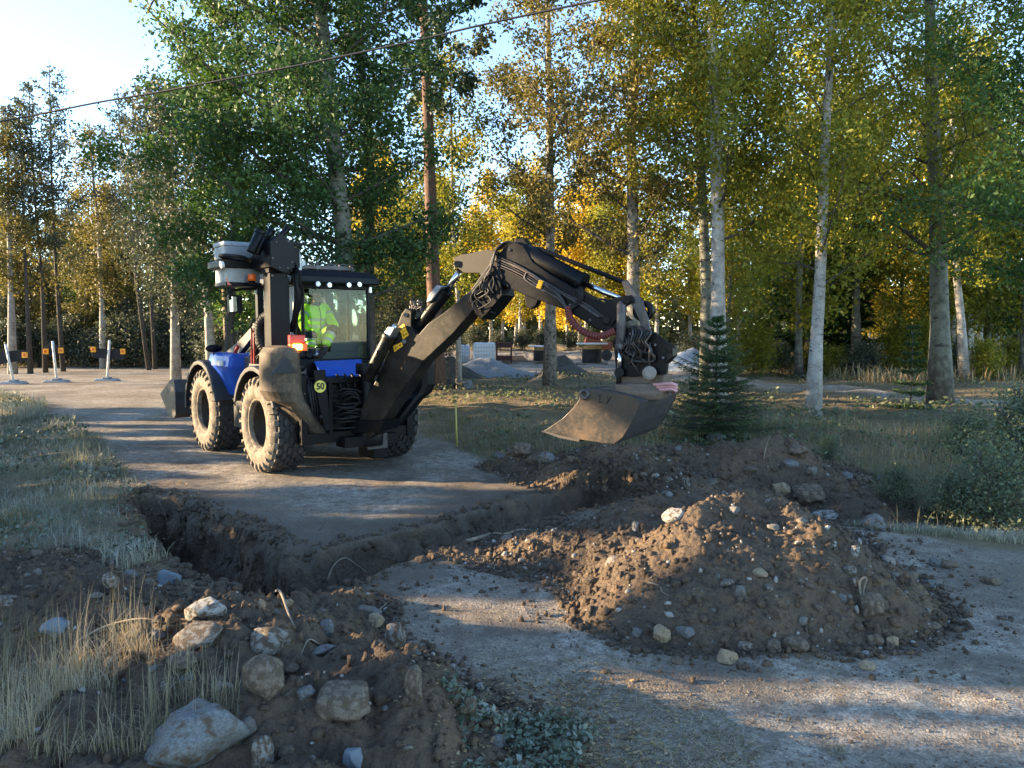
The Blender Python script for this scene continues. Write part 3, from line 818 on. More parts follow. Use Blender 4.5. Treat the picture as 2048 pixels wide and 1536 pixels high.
bh = thing('backhoe_loader', VO, HA, 'blue and black backhoe loader with its arm and bucket stretched out over the dug road', 'backhoe loader')
def part(mb, name, mat, parent=bh, bevel=.008, label=None): return build(mb, name, mat, parent, bevel, label)
WF_R = .73
def wheel(cx, cy, side, label=None):
    c = V.w(cx, cy, WF_R); ax = V.a[0] * side; f = V.a[1]; up = V.a[2]
    w = .275
    mb = MB(V)
    mb.cur = 1
    # outer sidewall, tread band, inner sidewall
    prof = [(w - .03, .40), (w + .0, .43), (w + .012, .50), (w + .006, .58), (w - .02, .645), (w - .045, .672)]
    mb.lathe(c, ax, prof, 64)
    mb.cur = 0
    mb.lathe(c, ax, [(w - .045, .672), (w - .1, .69), (0, .697), (-w + .1, .69), (-w + .045, .672)], 64)
    mb.lathe(c, ax, [(-w + .045, .672), (-w - .01, .55), (-w + .03, .40)], 64)
    mb.lathe(c, ax, [(w - .03, .40), (w - .06, .385)], 64)
    nb = 25
    def pt(a, rr, an): return c + ax * a + (f * math.cos(an) + up * math.sin(an)) * rr
    rows = [(-.165, .5), (-.0825, 0), (0, .5), (.0825, 0), (.165, .5)]
    for a0, ph in rows:                                     # hexagonal tread blocks
        for k in range(nb):
            an = 2 * math.pi * (k + ph) / nb; hw = .0365; ha = .105; hb = .046
            an = an + .0
            hexa = [(a0 - hw, -ha * .55), (a0, -ha), (a0 + hw, -ha * .55), (a0 + hw, ha * .55), (a0, ha), (a0 - hw, ha * .55)]
            lo = [pt(a, .685, an + t) for a, t in hexa]; hi = [pt(a0 + (a - a0) * .88, .729, an + t * .86) for a, t in hexa]
            mb.loft(lo, hi)
    for s in (1, -1):                                       # shoulder lugs that wrap down the sidewall
        mb.cur = 1 if s > 0 else 0
        for k in range(nb):
            an = 2 * math.pi * (k + .0) / nb
            a1, a2 = s * .20, s * (w + .016)
            q = [(a1, .727, .058), (s * (w - .015), .714, .052), (a2, .655, .036), (s * (w + .004), .575, .02)]
            vs = []
            for a, rr, t in q:
                vs += [pt(a, rr, an - t), pt(a, rr, an + t)]
            qi = [(a1, .68), (s * (w - .05), .665), (s * (w - .03), .63), (s * (w - .02), .56)]
            for (a, rr), (_, _, t) in zip(qi, q): vs += [pt(a, rr, an - t * 1.35), pt(a, rr, an + t * 1.35)]
            fs = [(0, 1, 3, 2), (2, 3, 5, 4), (4, 5, 7, 6)]
            fs += [(i, i + 2, i + 10, i + 8) for i in (0, 2, 4)] + [(i + 3, i + 1, i + 9, i + 11) for i in (0, 2, 4)] + [(0, 8, 9, 1), (7, 15, 14, 6)]
            mb.add(vs, fs)
    whl = build(MB(V).lathe(c, ax, [(-.05, .06), (-.05, .02), (-.02, .02)], 12), 'wheel', M_black, bh, label=label)
    build(mb, 'tyre', [M_rubber, M_sidew], whl, fixn=False)
    rb = MB(V)
    rb.cur = 1
    rb.lathe(c, ax, [(w - .055, .388), (w - .03, .405), (w - .035, .378), (w - .07, .362), (w - .10, .35)], 56)
    rb.cur = 0
    rb.lathe(c, ax, [(w - .10, .35), (.02, .335), (-.04, .30), (-.05, .18), (-.02, .15), (.03, .14), (.035, .0)], 56)
    rb.lathe(c, ax, [(-w + .03, .40), (-w + .1, .36), (-.05, .335)], 56)
    for k in range(10):
        an = 2 * math.pi * k / 10; p = c + (f * math.cos(an) + up * math.sin(an)) * .215
        rb.cyl(p - ax * .05, p - ax * .01, .016, n=6)
    rb.cyl(c + ax * .02, c + ax * .07, .07, .055, 20)
    build(rb, 'rim', [painted('rim_paint', (.02, .018, .016), .6, (.07, .055, .04), .6), M_sidew], whl, fixn=False)
    return whl
wheel(-.975, 0, -1, 'mud caked rear left wheel lit by low sun'); wheel(.975, 0, 1, 'shaded rear right wheel'); wheel(-.975, 2.6, -1, 'front left wheel beneath the blue side cover'); wheel(.975, 2.6, 1)

def fender(cy, side, a0, a1):
    c0 = V.w(0, cy, WF_R - .02); mb = MB(V)
    n = 11; R0, R1 = .87, .90
    x0, x1 = (side * 1.29, side * .62)
    ang = [a0 + (a1 - a0) * i / n for i in range(n + 1)]
    def pts(x, R, dz=0):
        return [V.w(x, cy + R * math.cos(a) * 1.0, WF_R + R * math.sin(a) * (1.0 if R < 5 else 1) + dz) for a in ang]
    prof = [(x0, R0 - .05), (x0, R1 - .015), (x0 - side * .03, R1), (x1, R1), (x1, R0), (x0 - side * .025, R0), (x0 - side * .025, R0 - .05)]
    rings = [[V.w(x, cy + R * math.cos(a), WF_R + R * math.sin(a)) for x, R in prof] for a in ang]
    vs = [p for r in rings for p in r]; m = len(prof); fs = []
    for i in range(n):
        for j in range(m): fs.append((i * m + j, i * m + (j + 1) % m, (i + 1) * m + (j + 1) % m, (i + 1) * m + j))
    fs += [tuple(range(m)), tuple(n * m + i for i in range(m))[::-1]]
    mb.add(vs, fs)
    return mb
for cy in (0, 2.6):
    for s in (-1, 1):
        part(fender(cy, s, math.radians(-2 if cy else 20), math.radians(158 if cy == 0 else 165)), 'fender', M_fender)
# chassis and axles
mb = MB(V)
mb.box(-.42, .42, -.85, 3.75, .62, 1.02); mb.box(-.3, .3, .9, 1.5, .5, 1.1); mb.box(-.7, .7, -.12, .12, .6, .86); mb.box(-.7, .7, 2.48, 2.72, .6, .86)
mb.ball(V.w(0, 0, .68), .24); mb.ball(V.w(0, 2.6, .68), .24)
mb.box(-.75, -.45, .75, 1.7, .62, 1.0); mb.box(.45, .9, .75, 1.9, .6, 1.05)
part(mb, 'chassis', M_black, bevel=.02)
mb = MB(V); mb.box(-1.02, -.45, .98, 1.62, .52, .98); mb.box(-1.05, -.42, .96, 1.64, .98, 1.01)
part(mb, 'fuel_tank', M_fender, bevel=.03)
# blue side cover between the wheels, wedge shaped
def wedge(s):
    mb = MB(V)
    top = [(-1.16, 1.38), (-1.17, 2.15), (-1.10, 2.62), (-.52, 2.62), (-.45, 1.45), (-.62, 1.33)]
    bot = [(-1.02, 1.50), (-1.03, 1.75), (-.98, 2.0), (-.52, 2.1), (-.45, 1.5), (-.6, 1.42)]
    mid = [(-1.17, 1.36), (-1.18, 2.2), (-1.12, 2.66), (-.52, 2.66), (-.45, 1.45), (-.62, 1.31)]
    A = [V.w(s * -x if s > 0 else x, y, 1.04) for x, y in bot]; Bq = [V.w(s * -x if s > 0 else x, y, 1.55) for x, y in mid]
    C = [V.w(s * -x * .98 if s > 0 else x * .97, y * .99 + .01, 1.76) for x, y in top]
    n = len(A); vs = A + Bq + C
    fs = [tuple(range(n))[::-1], tuple(range(2 * n, 3 * n))]
    for k in (0, n): fs += [(k + i, k + (i + 1) % n, k + n + (i + 1) % n, k + n + i) for i in range(n)]
    return mb.add(vs, fs)
part(wedge(-1), 'side_cover', M_blue, bevel=.045, label='blue moulded side cover above the front left wheel')
mb = MB(V); mb.prism([V.w(-1.19, 1.62, 1.56), V.w(-1.19, 1.95, 1.56), V.w(-1.185, 1.95, 1.64), V.w(-1.185, 1.62, 1.64)], V.a[0] * .02); part(mb, 'side_reflector', M_white, bevel=0)
part(wedge(1), 'side_cover', M_blue, bevel=.045)
# bonnet and engine in front of the cab
mb = MB(V); mb.box(-.5, .55, 1.7, 3.7, 1.0, 1.62); part(mb, 'bonnet', M_blue, bevel=.06)
mb = MB(V)
mb.box(-.62, -.1, .55, 1.35, 1.02, 1.5); mb.box(-1.0, -.62, .3, .9, 1.5, 1.62); mb.box(-.95, -.7, .95, 1.25, 1.05, 1.72)
mb.box(-1.02, -.64, -.5, .3, 1.5, 1.6)
for i in range(9):
    x = -.95 + .05 * i; mb.tube([V.w(x, .35 + .03 * (i % 3), 1.55), V.w(x - .02, .5, 1.78 + .03 * (i % 4)), V.w(x, .8, 1.7), V.w(x + .05, 1.0, 1.4)], .016, 6)
part(mb, 'valve_block', M_steel, bevel=.01)
# loader arms (raised stubs before the cab) and front bucket
mb = MB(V)
for x in (-.72, .72):
    mb.prism([V.w(x - .06, 1.15, 1.02), V.w(x - .06, 1.45, 1.02), V.w(x - .06, 1.3, 2.28), V.w(x - .06, 1.1, 2.25)], V.a[0] * .12)
part(mb, 'loader_tower', M_fender, bevel=.015)
mb = MB(V)
for x in (-.72, .72):
    path = [(1.2, 2.2), (2.0, 1.86), (3.1, 1.5), (3.75, .85), (4.35, .62)]
    w_ = [.08, .11, .13, .11, .07]
    up = [V.w(x - .05, y + .0, z + w) for (y, z), w in zip(path, w_)]; dn = [V.w(x - .05, y - .02, z - w) for (y, z), w in zip(path, w_)]
    for i in range(4):
        mb.prism([up[i], up[i + 1], dn[i + 1], dn[i]], V.a[0] * .1)
part(mb, 'loader_arm', M_steel, bevel=.01)
mb = MB(V)
mb.cyl(vh(540, 657, 0, -.85), vh(488, 738, 0, -.85), .055); mb.cyl(vh(470, 700, 0, -.62), vh(478, 660, 0, -.62), .01)
mb.cyl(vh(496, 720, 0, -.93), vh(534, 652, 0, -.93), .022)
part(mb, 'loader_cylinder', M_steel)
mb = MB(V)
for px_ in (503, 508): mb.cyl(vh(px_, 656, 0, -1.0), vh(px_ + 1, 728, 0, -1.0), .016)
mb.cyl(vh(467, 712, 0, -.9), vh(476, 693, 0, -.9), .03)
part(mb, 'hydraulic_line', M_red)
mb = MB(V)
prof = [(5.3, .84), (4.75, .47), (4.42, .42), (4.28, .52), (4.26, .95), (4.34, 1.17), (4.42, 1.18), (4.33, .95), (4.36, .58), (4.46, .49), (4.74, .53), (5.22, .88)]
mb.prism([V.w(-1.22, y, z) for y, z in prof], V.a[0] * 2.44)
for x in (-1.25, 1.22): mb.prism([V.w(x, y, z) for y, z in [(5.34, .84), (4.75, .44), (4.42, .40), (4.25, .50), (4.23, .95), (4.3, 1.19), (4.5, 1.19)]], V.a[0] * .03)
part(mb, 'front_bucket', M_steel, bevel=.006, label='worn steel loader bucket at the far front end')
# cab: posts, sills, roof, panes, lamps, interior
cx0, cx1, cy0, cy1, cz0, cz1 = -.60, .72, 0.0, 1.45, 1.62, 2.88
mb = MB(V)
pw = .055
for x in (cx0, cx1 - pw):
    mb.box(x, x + pw, cy0, cy0 + pw, cz0, cz1); mb.box(x, x + pw, cy1 - pw, cy1, cz0, cz1); mb.box(x, x + .04, .72, .76, cz0, cz1)
mb.box(cx0 + .12, cx0 + .165, cy0 - .02, cy0 + .04, cz0 + .1, cz1)
for y in (cy0, cy1 - pw):
    mb.box(cx0, cx1, y, y + pw, cz0, cz0 + .08); mb.box(cx0, cx1, y, y + pw, cz1 - .07, cz1)
for x in (cx0, cx1 - pw):
    mb.box(x + .002, x + pw - .002, cy0, cy1, cz0 - .003, cz0 + .075); mb.box(x + .002, x + pw - .002, cy0, cy1, cz1 - .065, cz1 + .002)
mb.box(cx0 + .02, cx1 - .02, cy0 + .02, cy1 - .02, cz0 - .04, cz0 - .005)
cab_ = part(mb, 'cab', M_black, bevel=.012, label='black framed glass cab facing the digging arm')
mb = MB(V)
mb.box(cx0 - .012, cx0 - .002, -.005, .15, cz0 + .02, cz1 - .05)  # pale strip: sunlight on cab pillar and glazing put into the colour
build(mb, 'painted_sun_strip', M_white, cab_, .004, 'pale strip painted as sunlight on the cab pillar beside the rear window')
mb = MB(V)
A = [V.w(x, y, 2.885) for x, y in [(cx0 - .12, -.20), (cx1 + .08, -.20), (cx1 + .08, 1.62), (cx0 - .12, 1.62)]]
A2 = [V.w(x, y, 2.99) for x, y in [(cx0 - .10, -.19), (cx1 + .06, -.19), (cx1 + .06, 1.6), (cx0 - .10, 1.6)]]
A3 = [V.w(x, y, 3.10) for x, y in [(cx0 + .02, -.08), (cx1 - .06, -.08), (cx1 - .06, 1.45), (cx0 + .02, 1.45)]]
mb.add(A + A2 + A3, [(3, 2, 1, 0), (8, 9, 10, 11)] + [(k + i, k + (i + 1) % 4, k + 4 + (i + 1) % 4, k + 4 + i) for k in (0, 4) for i in range(4)])
rf = build(mb, 'roof', M_black, cab_, .025)
for px_, py_ in ((635, 568), (658, 570), (697, 570), (718, 569)):
    mb = MB(V); p = vh(px_, py_, 1, -.23)
    mb.cyl(p + V.a[1] * .03, p - V.a[1] * .015, .044, .05, 18); mb.cur = 1; mb.cyl(p - V.a[1] * .0151, p - V.a[1] * .03, .043, .036, 18)
    part(mb, 'work_light', [M_black, M_lamp], bh, .0)
mb = MB(V); mb.box(-.42, .42, -.02, .14, 3.115, 3.18); mb.box(-.45, .45, .0, .05, 3.20, 3.215)
for x in (-.38, -.19, 0, .19, .38): mb.box(x - .012, x + .012, .0, .05, 3.095, 3.2)
part(mb, 'light_bar', M_steel, bh, .005)
mb = MB(V); p = vh(740, 580, 1, -.02); mb.box(*sum([[q - .025, q + .025] for q in V.loc(p)[:2]], []), V.loc(p)[2] - .05, V.loc(p)[2] + .05); part(mb, 'side_marker', M_lamp, bh, .008)
def pane(mbv, name='window_pane'): return build(mbv, name, M_glass, cab_)
mb = MB(V); mb.box(cx0 + pw, cx1 - pw, cy0 + .02, cy0 + .028, cz0 + .08, cz1 - .07); pane(mb)
mb = MB(V); mb.box(cx0 + pw, cx1 - pw, cy1 - .03, cy1 - .022, cz0 + .08, cz1 - .07); pane(mb)
mb = MB(V); mb.box(cx0 + .02, cx0 + .028, cy0 + pw, .72, cz0 + .08, cz1 - .07); pane(mb)
mb = MB(V); mb.box(cx0 + .02, cx0 + .028, .76, cy1 - pw, cz0 + .08, cz1 - .07); pane(mb)
mb = MB(V); mb.box(cx1 - .03, cx1 - .022, cy0 + pw, cy1 - pw, cz0 + .08, cz1 - .07); pane(mb)
mb = MB(V)                                                      # interior: console, right pillar trim, levers
mb.box(.12, .62, .25, .55, 1.68, 1.98); mb.box(.44, .6, 1.1, 1.36, 1.7, 2.8); mb.box(.30, .48, .62, .8, 1.98, 2.45)
mb.tube([V.w(.45, 1.2, 2.75), V.w(.44, .9, 2.45), V.w(.5, .7, 2.2), V.w(.5, .5, 1.98)], .022, 8)
mb.tube([V.w(.12, .35, 1.98), V.w(.1, .28, 2.12), V.w(.09, .25, 2.2)], .015, 8); mb.ball(V.w(.09, .25, 2.22), .03)
mb.tube([V.w(-.52, .35, 1.9), V.w(-.52, .3, 2.08)], .015, 8); mb.ball(V.w(-.52, .3, 2.1), .03)
mb.box(-.1, .5, .1, .22, 1.69, 1.8)
build(mb, 'console', M_int, cab_, .015)
mb = MB(V); mb.box(-.5, .05, .62, 1.12, 1.85, 2.0); mb.box(-.48, .03, 1.02, 1.17, 1.98, 2.62); mb.box(-.33, -.12, 1.04, 1.14, 2.62, 2.8); mb.box(-.38, -.05, .75, 1.0, 1.62, 1.85)
build(mb, 'operator_seat', M_seat, cab_, .03)
mb = MB(V); p = V.loc(vh(652, 585, 1, 1.3)); mb.box(p[0] - .14, p[0] + .14, 1.28, 1.3, p[2] - .07, p[2] + .06); build(mb, 'inside_mirror', M_mirror, cab_, .01)
# sloping blue hatch below the rear window
mb = MB(V)
q = [vh(628, 722, 1, -.12), vh(723, 718, 1, -.12), vh(728, 748, 1, -.55), vh(643, 750, 1, -.55)]
mb.prism(q, -V.a[1] * .0 - V.a[2] * .03); part(mb, 'rear_hatch', M_blue, bevel=.008, label='bright blue sloping hatch below the rear window')
mb = MB(V); mb.box(-.6, .72, -.1, .0, 1.4, 1.66); mb.box(-.55, .5, -.7, -.1, 1.0, 1.42); mb.box(.45, .95, -.6, .0, 1.0, 1.58); part(mb, 'rear_body', M_black, bevel=.01)
# rear frame, its slots, rails and the mass of hoses
mb = MB(V)
mb.box(-.95, .92, -.98, -.84, 1.38, 1.46); mb.box(-.95, .92, -.98, -.84, .5, .66); mb.box(-.95, -.85, -1.0, -.8, .5, 1.5); mb.box(.8, .92, -1.0, -.8, .5, 1.5)
mb.box(-.5, .78, -.86, -.82, .66, 1.38); mb.box(-.52, -.46, -1.0, -.84, .6, 1.4); mb.box(.12, .2, -1.02, -.84, .6, 1.4)
mb.box(-.45, .1, -.9, -.86, 1.15, 1.36)
mb.box(-.35, .55, -1.15, -.85, .42, .58); mb.box(.15, .4, -1.1, -.6, .2, .45); mb.box(-.6, .6, -.6, -.3, .45, .7)
for x in (-.32, -.2, -.08, .06): mb.tube([V.w(x, -.86, 1.5), V.w(x, -.93, 1.44), V.w(x + .01, -.97, 1.3)], .022, 8)
part(mb, 'rear_frame', M_black, bevel=.012)
mb = MB(V); mb.box(.02, .36, -1.16, -1.1, .36, .6); mb.cyl(V.w(.19, -1.2, .5), V.w(.19, -1.1, .5), .06); part(mb, 'tow_plate', M_steel, bevel=.01)
mb = MB(V)
for z in (.95, 1.1, 1.25):
    for x in (-.9, .86): mb.cyl(V.w(x, -1.0, z), V.w(x, -1.015, z), .018, n=6)
part(mb, 'frame_bolts', M_steel)
mb = MB(V)
for i in range(15):
    z = .72 + .035 * i + rnd.uniform(-.02, .02); a = rnd.uniform(-.44, -.25); b_ = rnd.uniform(-.1, .12); s_ = rnd.uniform(-.08, .1)
    mb.tube([V.w(a, -.9, z), V.w(a + .1, -1.0 - rnd.uniform(0, .06), z + s_), V.w((a + b_) / 2 + .1, -1.04, z + s_ * .6), V.w(b_ + .08, -1.0, z - s_), V.w(b_ + .16, -.88, z - .03)], .014, 7)
for i in range(7):
    x = -.82 + .04 * i; mb.tube([V.w(x, -.98, 1.44 - .02 * i), V.w(x - .02, -1.06, 1.25), V.w(x + .03, -1.03, 1.0), V.w(x + .06, -.95, .75)], .014, 7)
for i in range(8):
    x = .15 + .06 * i; mb.tube([V.w(x, -.9, 1.38), V.w(x + .03, -1.05 - .02 * (i % 3), 1.5 - .05 * (i % 4)), V.w(x + .1, -1.1, 1.2), V.w(x - .02, -1.02, .85)], .015, 7)
part(mb, 'hydraulic_hose', M_hose)
mb = MB(V)                                                      # tapered lever with the speed disc
q = [vh(624, 741, 1, -1.1), vh(648, 739, 1, -1.1), vh(654, 800, 1, -1.1), vh(657, 860, 1, -1.1), vh(648, 862, 1, -1.1), vh(633, 800, 1, -1.1)]
mb.prism(q, -V.a[1] * .05); mb.cyl(vh(643, 833, 1, -1.15), vh(643, 833, 1, -1.19), .03)
part(mb, 'stabiliser_lever', M_black, bevel=.008)
sg = MB(V); p = vh(640, 773, 1, -1.155); ps = V.loc(p); sg.cyl(p, p - V.a[1] * .008, .088, n=40); sgo = part(sg, 'speed_disc', M_sign, bh, 0, 'round yellow disc reading 50')
def text_part(body, size, fr_o, ux, uz, nrm, mat, parent, name='lettering', ext=.002, bold=0.0):
    cu = bpy.data.curves.new(name, 'FONT'); cu.body = body; cu.size = size; cu.extrude = ext; cu.offset = bold; cu.align_x = 'CENTER'; cu.align_y = 'CENTER'
    tmp = bpy.data.objects.new('tmp', cu); COL.objects.link(tmp); dg = bpy.context.evaluated_depsgraph_get()
    me = bpy.data.meshes.new_from_object(tmp.evaluated_get(dg)); bpy.data.objects.remove(tmp)
    mb = MB(V); vs = [fr_o + ux * v.co.x + uz * v.co.y + nrm * (v.co.z + ext) for v in me.vertices]
    mb.add(vs, [tuple(p.vertices) for p in me.polygons]); return build(mb, name, mat, parent, fixn=False)
text_part('50', .125, p - V.a[1] * .009, V.a[0], V.a[2], -V.a[1], M_ink, sgo, bold=.004)
# stabiliser pods: half-barrel shoulder running into a triangular leg
def pod(s, mat, nm):
    mb = MB(V); xo, xi = (-1.36, -.93)
    def ring(z, xo, xi, y0, y1, k=9):
        cxm, hw = (xo + xi) / 2, (xi - xo) / 2; out = []
        for i in range(k + 1):
            a = math.pi * i / k; out.append(V.w(-s * (cxm - hw * math.cos(a)), y0 - (y0 - y1) * (math.sin(a)) ** .8, z))
        out += [V.w(-s * xi, y0 + .3, z), V.w(-s * xo, y0 + .3, z)]
        return out
    lv = [(1.94, -1.2, -1.06, -.8, -.92), (1.915, -1.3, -.96, -.8, -1.04), (1.84, -1.355, -.92, -.8, -1.12), (1.6, -1.37, -.91, -.8, -1.15), (1.3, -1.37, -.90, -.8, -1.15), (1.16, -1.3, -.86, -.8, -1.13), (1.08, -1.16, -.80, -.8, -1.1), (.55, -.74, -.42, -.75, -.95), (.46, -.66, -.42, -.75, -.92)]
    R = [ring(z, a, b, c_, d_) for z, a, b, c_, d_ in lv]; n = len(R[0])
    vs = [q for r in R for q in r]; fs = [tuple(range(n)), tuple(range((len(R) - 1) * n, len(R) * n))[::-1]]
    for i in range(len(R) - 1):
        fs += [(i * n + j, i * n + (j + 1) % n, (i + 1) * n + (j + 1) % n, (i + 1) * n + j) for j in range(n)]
    mb.add(vs, fs)
    o = part(mb, nm, mat, bh, .02)
    return o
pd = pod(-1, M_dust, 'stabiliser_leg'); pd['label'] = 'dust caked stabiliser leg with a rounded shoulder'
pod(1, M_black, 'stabiliser_leg')
mb = MB(V)                                                      # triangular dark recess plate on the pod shoulder
q = [vh(572, 713, 1, -1.17), vh(594, 745, 1, -1.17), vh(543, 748, 1, -1.17)]
mb.prism(q, V.a[1] * .03); build(mb, 'cover_plate', M_fender, pd, .004)
# raised mast with its head box, canisters and folded gear
mb = MB(V); mb.box(-1.10, -.80, -.32, -.06, 1.72, 3.14); mb.box(-1.12, -.78, -.34, -.04, 3.0, 3.1); ms = part(mb, 'mast', M_black, bevel=.01)
mb = MB(V)
hx = [(-1.15, 3.08), (-.96, 3.0), (-.79, 3.08), (-.79, 3.44), (-.97, 3.56), (-1.15, 3.44)]
mb.prism([V.w(x, -.5, z) for x, z in hx], V.a[1] * .72); mb.box(-.79, -.62, -.3, .2, 3.1, 3.4); mb.box(-.8, -.55, -.35, .1, 3.44, 3.47)
mb.tube([V.w(-.72, -.35, 3.1), V.w(-.70, -.4, 2.7), V.w(-.72, -.3, 2.3), V.w(-.75, -.2, 2.15)], .05, 8)
for i in range(4): mb.tube([V.w(-.78, -.42, 3.2 - .05 * i), V.w(-.70, -.5, 3.0), V.w(-.69 + .02 * i, -.4, 2.7), V.w(-.74, -.3, 2.4 - .1 * i)], .012, 6)
build(mb, 'mast_head', M_black, ms, .012)
mb = MB(V)
for x, z in ((-1.06, 3.44), (-.88, 3.46), (-1.12, 3.2), (-.83, 3.16), (-1.02, 3.07), (-.9, 3.07)): mb.cyl(V.w(x, -.5, z), V.w(x, -.512, z), .014, n=6)
for z in (1.8, 2.96): 
    for x in (-1.07, -.83): mb.cyl(V.w(x, -.335 if z < 2 else -.345, z), V.w(x, -.355, z), .016, n=6)
build(mb, 'bolts', M_steel, ms)
mb = MB(V)
for a, b_, r in (((503, 505), (519, 468), .075), ((512, 508), (527, 474), .06), ((529, 480), (541, 463), .05), ((556, 478), (573, 459), .045)):
    mb.cyl(vh(*a, 1, -.2), vh(*b_, 1, -.2), r, n=18); d = vh(*b_, 1, -.2) - vh(*a, 1, -.2); d /= np.linalg.norm(d)
    mb.cyl(vh(*b_, 1, -.2), vh(*b_, 1, -.2) + d * .05, r * 1.12, n=18)
build(mb, 'canister', M_black, ms, .004)
mb = MB(V)
mb.prism([vh(590, 492, 1, -.1), vh(599, 500, 1, -.1), vh(603, 520, 1, -.1), vh(611, 521, 1, -.1), vh(611, 530, 1, -.1), vh(604, 533, 1, -.1), vh(603, 549, 1, -.1), vh(589, 549, 1, -.1)], V.a[1] * .12)
build(mb, 'side_panel', M_white, ms, .006)
def pbox(px0, px1, py0, py1, y, dep, mat, nm, bev=.01, par=ms):
    a = V.hit(px0, py1, 1, y); b_ = V.hit(px1, py0, 1, y); mb = MB(V); mb.box(a[0], b_[0], y, y + dep, a[2], b_[2]); return build(mb, nm, mat, par, bev)
pbox(450, 515, 489, 516, .45, .5, M_alu, 'aluminium_case'); pbox(448, 516, 486, 491, .44, .52, M_alu, 'case_lid')
lc = pbox(453, 520, 538, 566, .35, .5, M_alu, 'aluminium_case'); pbox(452, 524, 566, 571, .34, .52, M_black, 'case_rail')
pbox(441, 520, 524, 534, .3, .6, M_black, 'folded_bracket')
mb = MB(V); mb.prism([vh(453, 552, 1, .335), vh(458, 565, 1, .335), vh(464, 570, 1, .335), vh(455, 570, 1, .335)], V.a[1] * .02); build(mb, 'red_reflector', M_redl, ms)
mb = MB(V); mb.cyl(vh(441, 530, 1, .28), vh(447, 529, 1, .28), .055); build(mb, 'end_cap', M_white, ms, .006)
mb = MB(V); c0 = vh(467, 519, 1, .3)
mb.tube([c0 + V.a[0] * .19 * math.cos(a) + V.a[1] * .17 * math.sin(a) + V.a[2] * .05 * math.sin(a * .5) for a in [math.pi * 2 * i / 20 for i in range(21)]], .028, 8)
for i in range(5): mb.tube([vh(490, 524, 1, .3), vh(494 + 5 * i, 516 - i, 1, .28), vh(505 + 3 * i, 525, 1, .26)], .012, 6)
build(mb, 'coiled_hose', M_hose, ms)
mb = MB(V); p = vh(504, 568, 1, .2); mb.cyl(p, p + V.a[2] * .045, .045, .05); mb.cur = 1; mb.cyl(p + V.a[2] * .045, p + V.a[2] * .13, .06, .06, 20); mb.ball(p + V.a[2] * .13, .06, sc=(1, 1, .45))
part(mb, 'beacon', [M_black, M_amber], bh, .0, 'unlit orange warning beacon')
mb = MB(V); mb.tube([vh(532, 576, 1, .55), vh(505, 577, 1, .5), vh(466, 580, 1, .5), vh(459, 588, 1, .5), vh(462, 600, 1, .5)], .022, 8); mb.box(-1.02, -.92, .4, .5, 1.9, 2.85)
part(mb, 'mirror_arm', M_black)
a = V.hit(458, 626, 1, .5); b_ = V.hit(484, 591, 1, .5); mb = MB(V); mb.box(a[0], b_[0], .5, .56, a[2], b_[2]); mb.cur = 1; mb.box(a[0] + .015, b_[0] - .09, .494, .4995, a[2] + .02, b_[2] - .02)
part(mb, 'side_mirror', [M_black, M_mirror], bh, .012)
mb = MB(V); mb.ball(vh(428, 697, 1, 2.2), .13, sc=(1.15, .5, .55)); mb.cyl(vh(428, 700, 1, 2.25), vh(428, 713, 1, 2.25), .02); part(mb, 'bonnet_mirror', M_black)
mb = MB(V)                                                      # ribbed air intake pipe
pp = [vh(546, 630, 1, -.1), vh(530, 634, 1, .0), vh(521, 645, 1, .1), vh(519, 665, 1, .15), vh(522, 685, 1, .15), vh(530, 700, 1, .1)]
from itertools import chain
mb.tube(pp, .075, 14)
for i in range(len(pp) - 1):
    for t in (0, .33, .66):
        a = np.array(pp[i]) * (1 - t) + np.array(pp[i + 1]) * t; d = np.array(pp[i + 1]) - np.array(pp[i]); d /= np.linalg.norm(d); mb.cyl(a, a + d * .02, .084, n=14)
part(mb, 'air_intake', M_hose)
mb = MB(V); mb.tube([vh(506, 665, 1, .5), vh(500, 650, 1, .5), vh(506, 640, 1, .5), vh(518, 641, 1, .5), vh(520, 655, 1, .4)], .014, 6); mb.tube([vh(528, 650, 1, .6), vh(528, 618, 1, .6), vh(534, 612, 1, .6)], .014, 6); part(mb, 'hose_loop', M_hose)
# tail lamp with the lit indicator
mb = MB(V); p = V.loc(vh(594, 684, 1, -.95)); mb.box(p[0] - .1, p[0] + .13, -.95, -.86, p[2] - .02, p[2] + .1); tl = part(mb, 'tail_lamp', M_redl, bevel=.01)
mb = MB(V); mb.box(p[0] - .07, p[0] + .07, -.975, -.951, p[2] - .11, p[2] - .03); build(mb, 'indicator_lens', M_lit, tl, .01, 'glowing amber indicator lens')
mb = MB(V); mb.box(p[0] - .1, p[0] + .16, -.95, -.86, p[2] - .13, p[2] - .0215); build(mb, 'lamp_housing', M_amber, tl, .008)
for py_ in (711, 735):
    mb = MB(V); c0 = vh(604, py_, 1, -.99); mb.ball(c0, .06, sc=(1, .4, 1)); part(mb, 'reversing_lamp', M_black)

